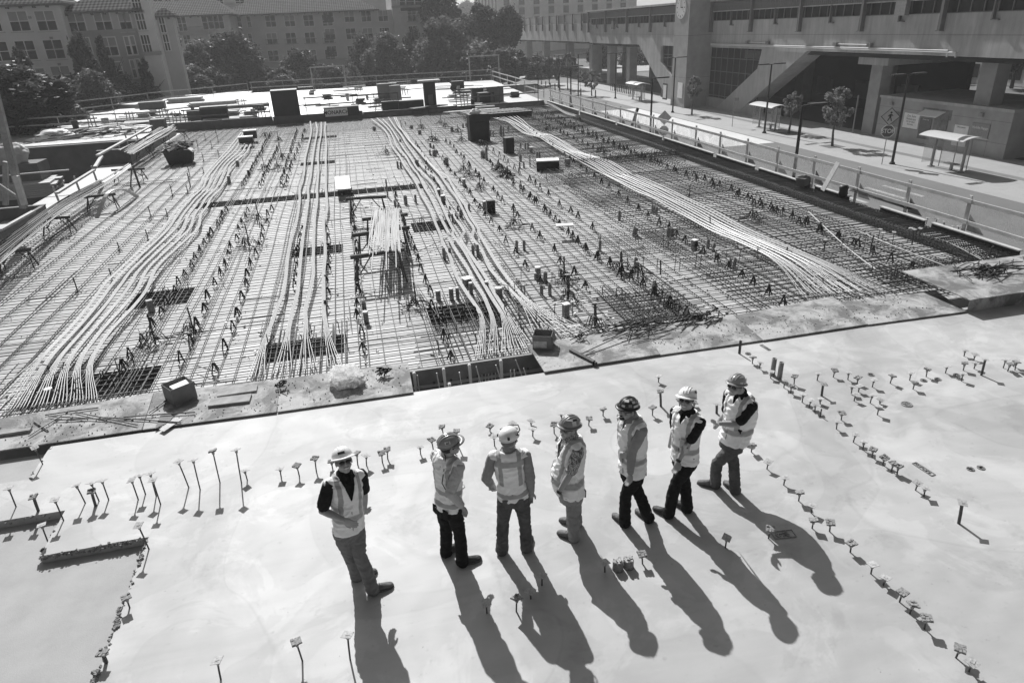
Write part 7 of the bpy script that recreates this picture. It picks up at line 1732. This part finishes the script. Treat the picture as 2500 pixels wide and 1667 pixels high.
    # helmet
    hat = spec['hat']; hm_ = spec['hat_mat']; C0 = hu*.052*hh; tl = spec.get('hat_tilt', 0); hfw = (hf+hu*tl).normalized(); huw = hr.cross(hfw).normalized(); Cw = Hc-O+huw*.054*hh-hfw*.010
    mb = MB(); mb.smooth = True; n = 28; vs = []; m_ = 9
    a0, b0, h0 = .103*hh, .125*hh, .102*hh
    for i in range(m_+1):
        ph = (math.pi/2)*i/m_; rr = math.cos(ph)**.85 if i < m_ else .0001; zz_ = math.sin(ph)*h0
        for j in range(n):
            th_ = 2*math.pi*j/n; bulge = 1+.02*math.cos(2*th_); ridge = .008*max(0, 1-abs(math.cos(th_))*5)*math.sin(ph)**.5 if hat != 'climb' else 0
            vs.append(Cw+hr*(a0*rr*math.cos(th_)*bulge)+hfw*(b0*rr*math.sin(th_))+huw*(zz_+ridge))
    fs = [(i*n+j, i*n+(j+1)%n, (i+1)*n+(j+1)%n, (i+1)*n+j) for i in range(m_) for j in range(n)]+[tuple(m_*n+j for j in range(n))]; mb.add(vs, fs)
    hobj = mb.build('hard_hat', hm_, body); hobj.modifiers.new('t', 'SOLIDIFY').thickness = .004
    rm = MB(); rm.smooth = False
    for w_ in (-.03,0,.03):
        if hat in ('ridge', 'full', 'cap'): rm.tube([Cw+hr*w_+hfw*(b0*.97*math.sin(q_))+huw*(math.cos(q_)*h0*(1.0 if w_ == 0 else .955)+.004) for q_ in [x*.22-1.25 for x in range(12)]], .007 if w_ == 0 else .005, 6)
    if rm.v: rm.build('ridge', hm_, hobj)
    br = MB(); br.smooth = True; vs = []; outl = []
    for j in range(n):
        th_ = 2*math.pi*j/n; fr = math.sin(th_)
        if hat == 'full': ext = .022+.014*max(0, fr)
        elif hat in ('cap', 'ridge'): ext = .005+(.052*max(0, fr)**.7 if fr > 0 else 0)
        else: ext = .002+.02*max(0, fr)**2
        outl.append(ext)
    for (kk_, dz) in ((0,.002),(1,-.006),(1,-.011),(0,-.006)):
        for j in range(n):
            th_ = 2*math.pi*j/n; e = outl[j]*kk_; fr = max(0, math.sin(th_))
            vs.append(Cw+hr*((a0*1.0+e)*math.cos(th_))+hfw*((b0*1.0+e)*math.sin(th_))+huw*(dz-(.004*fr*kk_)))
    br.add(vs, [(a*n+j, a*n+(j+1)%n, ((a+1)%4)*n+(j+1)%n, ((a+1)%4)*n+j) for a in range(4) for j in range(n)]); br.build('brim', hm_, hobj)
    for (th_, ph, w_, h_, mm) in spec.get('stickers', []):
        th_ = math.radians(th_); ph = math.radians(ph); rr = math.cos(ph)**.85
        nn = (hr*(math.cos(th_)*math.cos(ph)/a0)+hfw*(math.sin(th_)*math.cos(ph)/b0)+huw*(math.sin(ph)/h0)).normalized()
        c1 = Cw+hr*(a0*rr*math.cos(th_))+hfw*(b0*rr*math.sin(th_))+huw*(math.sin(ph)*h0)+nn*.006; tx = huw.cross(nn).normalized(); ty = nn.cross(tx)
        mb = MB(); mb.extrude([c1+tx*x*w_/2+ty*y*h_/2 for x, y in ((-1,-1),(1,-1),(1,1),(-1,1))], nn*.002); mb.build('sticker', mm, hobj)
    if spec.get('hat_text'):
        tx_, th_, ph, sz, mm = spec['hat_text']; th_ = math.radians(th_); ph = math.radians(ph); rr = math.cos(ph)**.85
        nn = (hr*(math.cos(th_)*math.cos(ph)/a0)+hfw*(math.sin(th_)*math.cos(ph)/b0)+huw*(math.sin(ph)/h0)).normalized(); c1 = Cw+hr*(a0*rr*math.cos(th_))+hfw*(b0*rr*math.sin(th_))+huw*(math.sin(ph)*h0)+nn*.009; tX = huw.cross(nn).normalized(); tY = nn.cross(tX)
        rot = Matrix((tX, tY, nn)).transposed().to_euler(); text(tx_, sz, mm, hobj, c1, rot, .001, bold=.001)
    if hat == 'climb':
        mb = MB()
        for sg in (1, -1):
            mb.extrude([Cw+hr*sg*a0*.93+hfw*.05+huw*.02, Cw+hr*sg*a0*.97+hfw*.01+huw*.035, Cw+hr*sg*a0*.93-hfw*.01+huw*.06, Cw+hr*sg*a0*.9+hfw*.04+huw*.05], hr*sg*.012)
            mb.extrude([Cw+hr*sg*a0*.75-hfw*.085+huw*.03, Cw+hr*sg*a0*.6-hfw*.105+huw*.03, Cw+hr*sg*a0*.55-hfw*.1+huw*.062, Cw+hr*sg*a0*.7-hfw*.08+huw*.055], hr*sg*.01-hfw*.01)
            mb.tube([Cw+hr*sg*a0*.9+huw*.0, Cw+hr*sg*.085-huw*.06+hfw*.0, Cw+hr*sg*.03-huw*.15+hfw*.05], .006, 5)
        mb.build('strap', M_black, hobj)
        mb = MB(); mb.tube([Cw+hr*a0*.9+hfw*.04+huw*.035, Cw+hr*a0*.75+hfw*.11+huw*.045, Cw+hr*.02+hfw*(b0+.035)+huw*.06, Cw-hr*a0*.75+hfw*.11+huw*.045, Cw-hr*a0*.9+hfw*.04+huw*.035], .007, 6); mb.build('visor', M_lens, hobj)
    # hair, glasses, smile
    hp = [ell(Hc-hf*.02*hh+hu*.012*hh, hr*.081*hh, hf*.094*hh, hu*.085*hh)]
    if spec.get('ponytail'): hp += limb([Hc-hf*.09+hu*.0, Hc-hf*.12-hu*.08, Hc-hf*.12-hu*.18], [.035,.032,.018])
    hme = fuse('hair', loc(hp), .008, 1, .002, 30, sd_); hme.materials.append(spec['hair'])
    lo = -.035 if not spec.get('ponytail') else -.3
    drop_faces(hme, lambda c: ((c+O-Hc).dot(hf) > .012 and (c+O-Hc).dot(hu) < .045) or (c+O-Hc).dot(hu) < lo or ((c+O-Hc).dot(hu) < .0 and (c+O-Hc).dot(hf) > -.02))
    link('hair', hme, body)
    if spec.get('beard'):
        bme = fuse('beard', loc([E(0,.066,-.085,.036,.034,.028), E(0,.092,-.052,.028,.012,.008)]), .005, 1); bme.materials.append(spec['hair']); link('beard', bme, body)
    if spec.get('glasses'):
        mb = MB(); y0 = .093*hh
        for sg in (1, -1): c1 = Hc-O+hr*sg*.033*hh+hf*y0+hu*.004; mb.add(*ell(c1, hr*.029, hf*.008, hu*.019))
        mb.build('sunglasses', M_lens if spec['glasses'] == 'dark' else M_glassc, body) if False else None
        g1 = mb.build('glasses', M_lens if spec['glasses'] == 'dark' else M_galv, body); mb = MB()
        for sg in (1, -1): mb.bar(Hc-O+hr*sg*.06+hf*(y0-.008)+hu*.008, Hc-O+hr*sg*.082-hf*.0+hu*.006, .006, .008)
        mb.bar(Hc-O-hr*.012+hf*(y0+.004)+hu*.008, Hc-O+hr*.012+hf*(y0+.004)+hu*.008, .005); mb.build('temple', M_black, g1)
    if spec.get('smile'):
        mb = MB(); mb.add(*ell(Hc-O+hf*.094*hh-hu*.060*hh, hr*.024, hf*.007, hu*.008)); mb.build('teeth', M_teeth, body)
    # details on the vest front / watch
    if spec.get('watch'):
        a, e, w, hd = arms[spec['watch']]; mb = MB(); ax = (w-e).normalized(); mb.tube([w-O-ax*.02, w-O+ax*.012], .031, 12); mb.build('watch', M_black, body)
    if spec.get('lanyard'):
        mb = MB(); s = spec['lanyard']; mb.tube([Nn-O+U*.03-F*.05, Nn-O+S_*s*.05+F*.0+U*.02-F*.07, P-O+U*.30*k-F*.155+S_*s*.07, P-O+U*.18*k-F*.12+S_*s*.14, P-O+U*.05*k-F*.02+S_*s*.20], .006, 6); mb.build('lanyard', M_black, body)
    if spec.get('flap'):
        q0 = P-O-F*(.13+vi); mb = MB(); s = 0
        mb.extrude([q0+U*.34*k, q0+U*.30*k-F*.02+S_*.06, q0+U*.04*k-F*.09+S_*.05, q0+U*.02*k-F*.05-S_*.04], S_*.006); mb.build('loose_flap', M_vest, vt)
    if spec.get('pouch'):
        s = spec['pouch']; c1 = P-O+U*.2*k+F*(.125+vi)+S_*s*.08; mb = MB(); q_ = random.Random(sd_)
        for i in range(7): mb.obox(c1+Vector((q_.gauss(0,.02),q_.gauss(0,.02),q_.gauss(0,.05))), (.05,.03,.07), q_.uniform(0,3), q_.uniform(-.3,.3))
        mb.build('pocket_contents', M_tape, vt)
    # pockets of the trousers, as stitched lines
    mb = MB()
    for sg in (1, -1):
        c1 = P-O-U*.03-F*.132*g+S_*sg*.075; mb.extrude([c1-S_*.045+U*.05, c1+S_*.045+U*.05, c1+S_*.045-U*.05, c1-U*.075, c1-S_*.045-U*.05], -F*.004)
    mb.build('back_pockets', spec['trousers'], body)
    return body

W = M_sticker; Kk = M_blackpaint
SP = [
 dict(fn=Pz, seed=1, girth=.92, label='person in a white hard hat, sunglasses and black polo, smiling up at the camera, leftmost', pelvis=(385,885), neck=(350,425), head=(345,335), face=(.38,-.92), head_face=(.22,-.9,.42), hdy=-.03,
      feet=[((560,1462),(706,1412)),((425,1342),(600,1285))], leg_sides=[-1,1], knees=[(465,1130),(388,1120)], hs=-1, right=(((163,755),-1),((335,825),-1),(420,870)), left=(((518,590),1),((520,690),1),(532,755)),
      sleeve='short', shirt=M_blackc, trousers=M_khaki, boots=M_boot, hat='cap', hat_mat=M_hatw, hair=M_hairg, glasses='dark', smile=True, open=.29, stickers=[(80,25,.07,.028,Kk)], hat_tilt=.05, vest_inf=.03),
 dict(fn=Pz, seed=2, label='person in a grey helmet and long light sleeves with black trousers, looking right', pelvis=(1235,695), neck=(1225,270), head=(1250,205), face=(.8,.6), head_face=(.96,.2,.12),
      feet=[((1322,1222),(1500,1170)),((1190,1145),(1290,1082))], leg_sides=[1,-1], knees=[(1325,920),(1215,890)], right=(((1262,570),-1),((1352,712),1),(1385,765)), left=(((1210,500),1),((1310,560),1),(1340,560)),
      sleeve='long', shirt=M_lightc, trousers=M_blackc, boots=M_bootd, hat='ridge', hat_mat=M_hatg, hair=M_hair, glasses='dark', open=.3, stickers=[(-15,32,.06,.032,W)], hat_text=('acl',-15,32,.032,Kk), tape='double', lanyard=1),
 dict(fn=P3, seed=3, label='person in a white climbing helmet and dark jeans, back to the camera', pelvis=(440,885), neck=(395,455), head=(405,365), face=(.22,.97), head_face=(.72,.66,.02),
      feet=[((330,1478),(348,1385)),((562,1448),(592,1362))], leg_sides=[-1,1], knees=[(342,1150),(555,1140)], right=(((605,730),-1),((612,885),1),(600,930)), left=(((188,720),-1),((248,820),1),(275,862)),
      sleeve='long', shirt=M_greyc, trousers=M_denim, boots=M_bootd, hat='climb', hat_mat=M_hatw, hair=M_hairg, open=.3, tape='back', curl=.9, ks=1),
 dict(fn=P3, seed=4, label='stout person in a leaf print shirt and grey full brim hard hat', pelvis=(995,835), neck=(1005,320), head=(975,255), face=(-1,-.12), head_face=(-.97,-.25,.12),
      feet=[((1062,1332),(868,1262)),((1085,1195),(892,1142))], leg_sides=[-1,1], knees=[(1010,1090),(1060,1000)], left=(((985,690),-1),((905,825),1),(905,905)), right=(((930,600),1),((880,640),1),(860,640)),
      sleeve='short', shirt=M_leaf_shirt, trousers=M_greyc, boots=M_boot, hat='full', hat_mat=M_hatg, hair=M_hairg, glasses='dark', open=.3, belly=.10, girth=1.08, untucked=True, vest_inf=.03, watch=-1, stickers=[(175,28,.05,.05,W),(140,50,.08,.02,W),(185,50,.05,.02,Kk)]),
 dict(fn=P5, seed=5, label='person in a dark sticker covered hard hat with a goatee, looking left', pelvis=(365,945), neck=(365,480), head=(325,430), face=(-.93,-.3), head_face=(-.93,-.35,.12),
      feet=[((328,1450),(198,1345)),((535,1410),(402,1312))], leg_sides=[-1,1], knees=[(303,1160),(425,1140)], left=(((388,745),-1),((352,965),1),(342,1035)), right=(((330,700),1),((275,800),1),(270,840)),
      sleeve='long', shirt=M_greyc, trousers=M_blackc, boots=M_boot, hat='full', hat_mat=M_hatd, hair=M_hair, beard=True, glasses='clear', open=.40, vest_inf=.034, back=.05, watch=-1, pouch=-1, flap=False,
      stickers=[(120,55,.05,.035,W),(150,25,.04,.03,M_hatg),(175,45,.04,.03,W),(185,18,.07,.025,W),(205,40,.05,.03,M_hatg),(225,20,.06,.025,W),(240,50,.04,.03,W),(160,65,.03,.03,M_hatg),(110,20,.04,.025,W)]),
 dict(fn=P5, seed=6, label='person in a white hard hat, black polo and black trousers, smiling left', pelvis=(825,838), neck=(858,430), head=(842,345), face=(-.9,-.44), head_face=(-.66,-.70,.34), hdy=-.02,
      feet=[((715,1372),(548,1288)),((872,1325),(752,1248))], leg_sides=[-1,1], knees=[(745,1050),(838,1060)], left=(((872,690),-1),((775,862),1),(752,935)), right=(((742,600),1),((712,690),1),(700,720)),
      sleeve='short', shirt=M_blackc, trousers=M_blackc, boots=M_bootd, hat='cap', hat_mat=M_hatw, hair=M_hair, glasses='dark', smile=True, open=.38, vest_inf=.032, watch=-1, pouch=-1, flap=True, stickers=[(170,35,.035,.035,Kk),(215,35,.03,.035,Kk)]),
 dict(fn=P5, seed=7, label='person in jeans, grey full brim hard hat and sunglasses with clasped hands, smiling left, rightmost', pelvis=(1240,685), neck=(1320,285), head=(1268,225), face=(-.93,-.35), head_face=(-.86,-.45,.24), hdy=-.02,
      feet=[((1122,1105),(944,1070)),((1282,1165),(1162,1058))], leg_sides=[-1,1], knees=[(1085,890),(1265,900)], hs=-1, left=(((1285,555),-1),((1150,548),-1),(1095,545)), right=(((1185,500),1),((1130,530),1),(1098,520)),
      sleeve='short', shirt=M_blackc, trousers=M_denim, boots=M_boot, hat='full', hat_mat=M_hatm, hair=M_hair, ponytail=True, glasses='dark', smile=True, open=.40, vest_inf=.045, back=.18, stickers=[(190,35,.03,.03,W),(215,35,.03,.03,W),(150,15,.04,.02,W)]),
]
for s in SP: person(s)
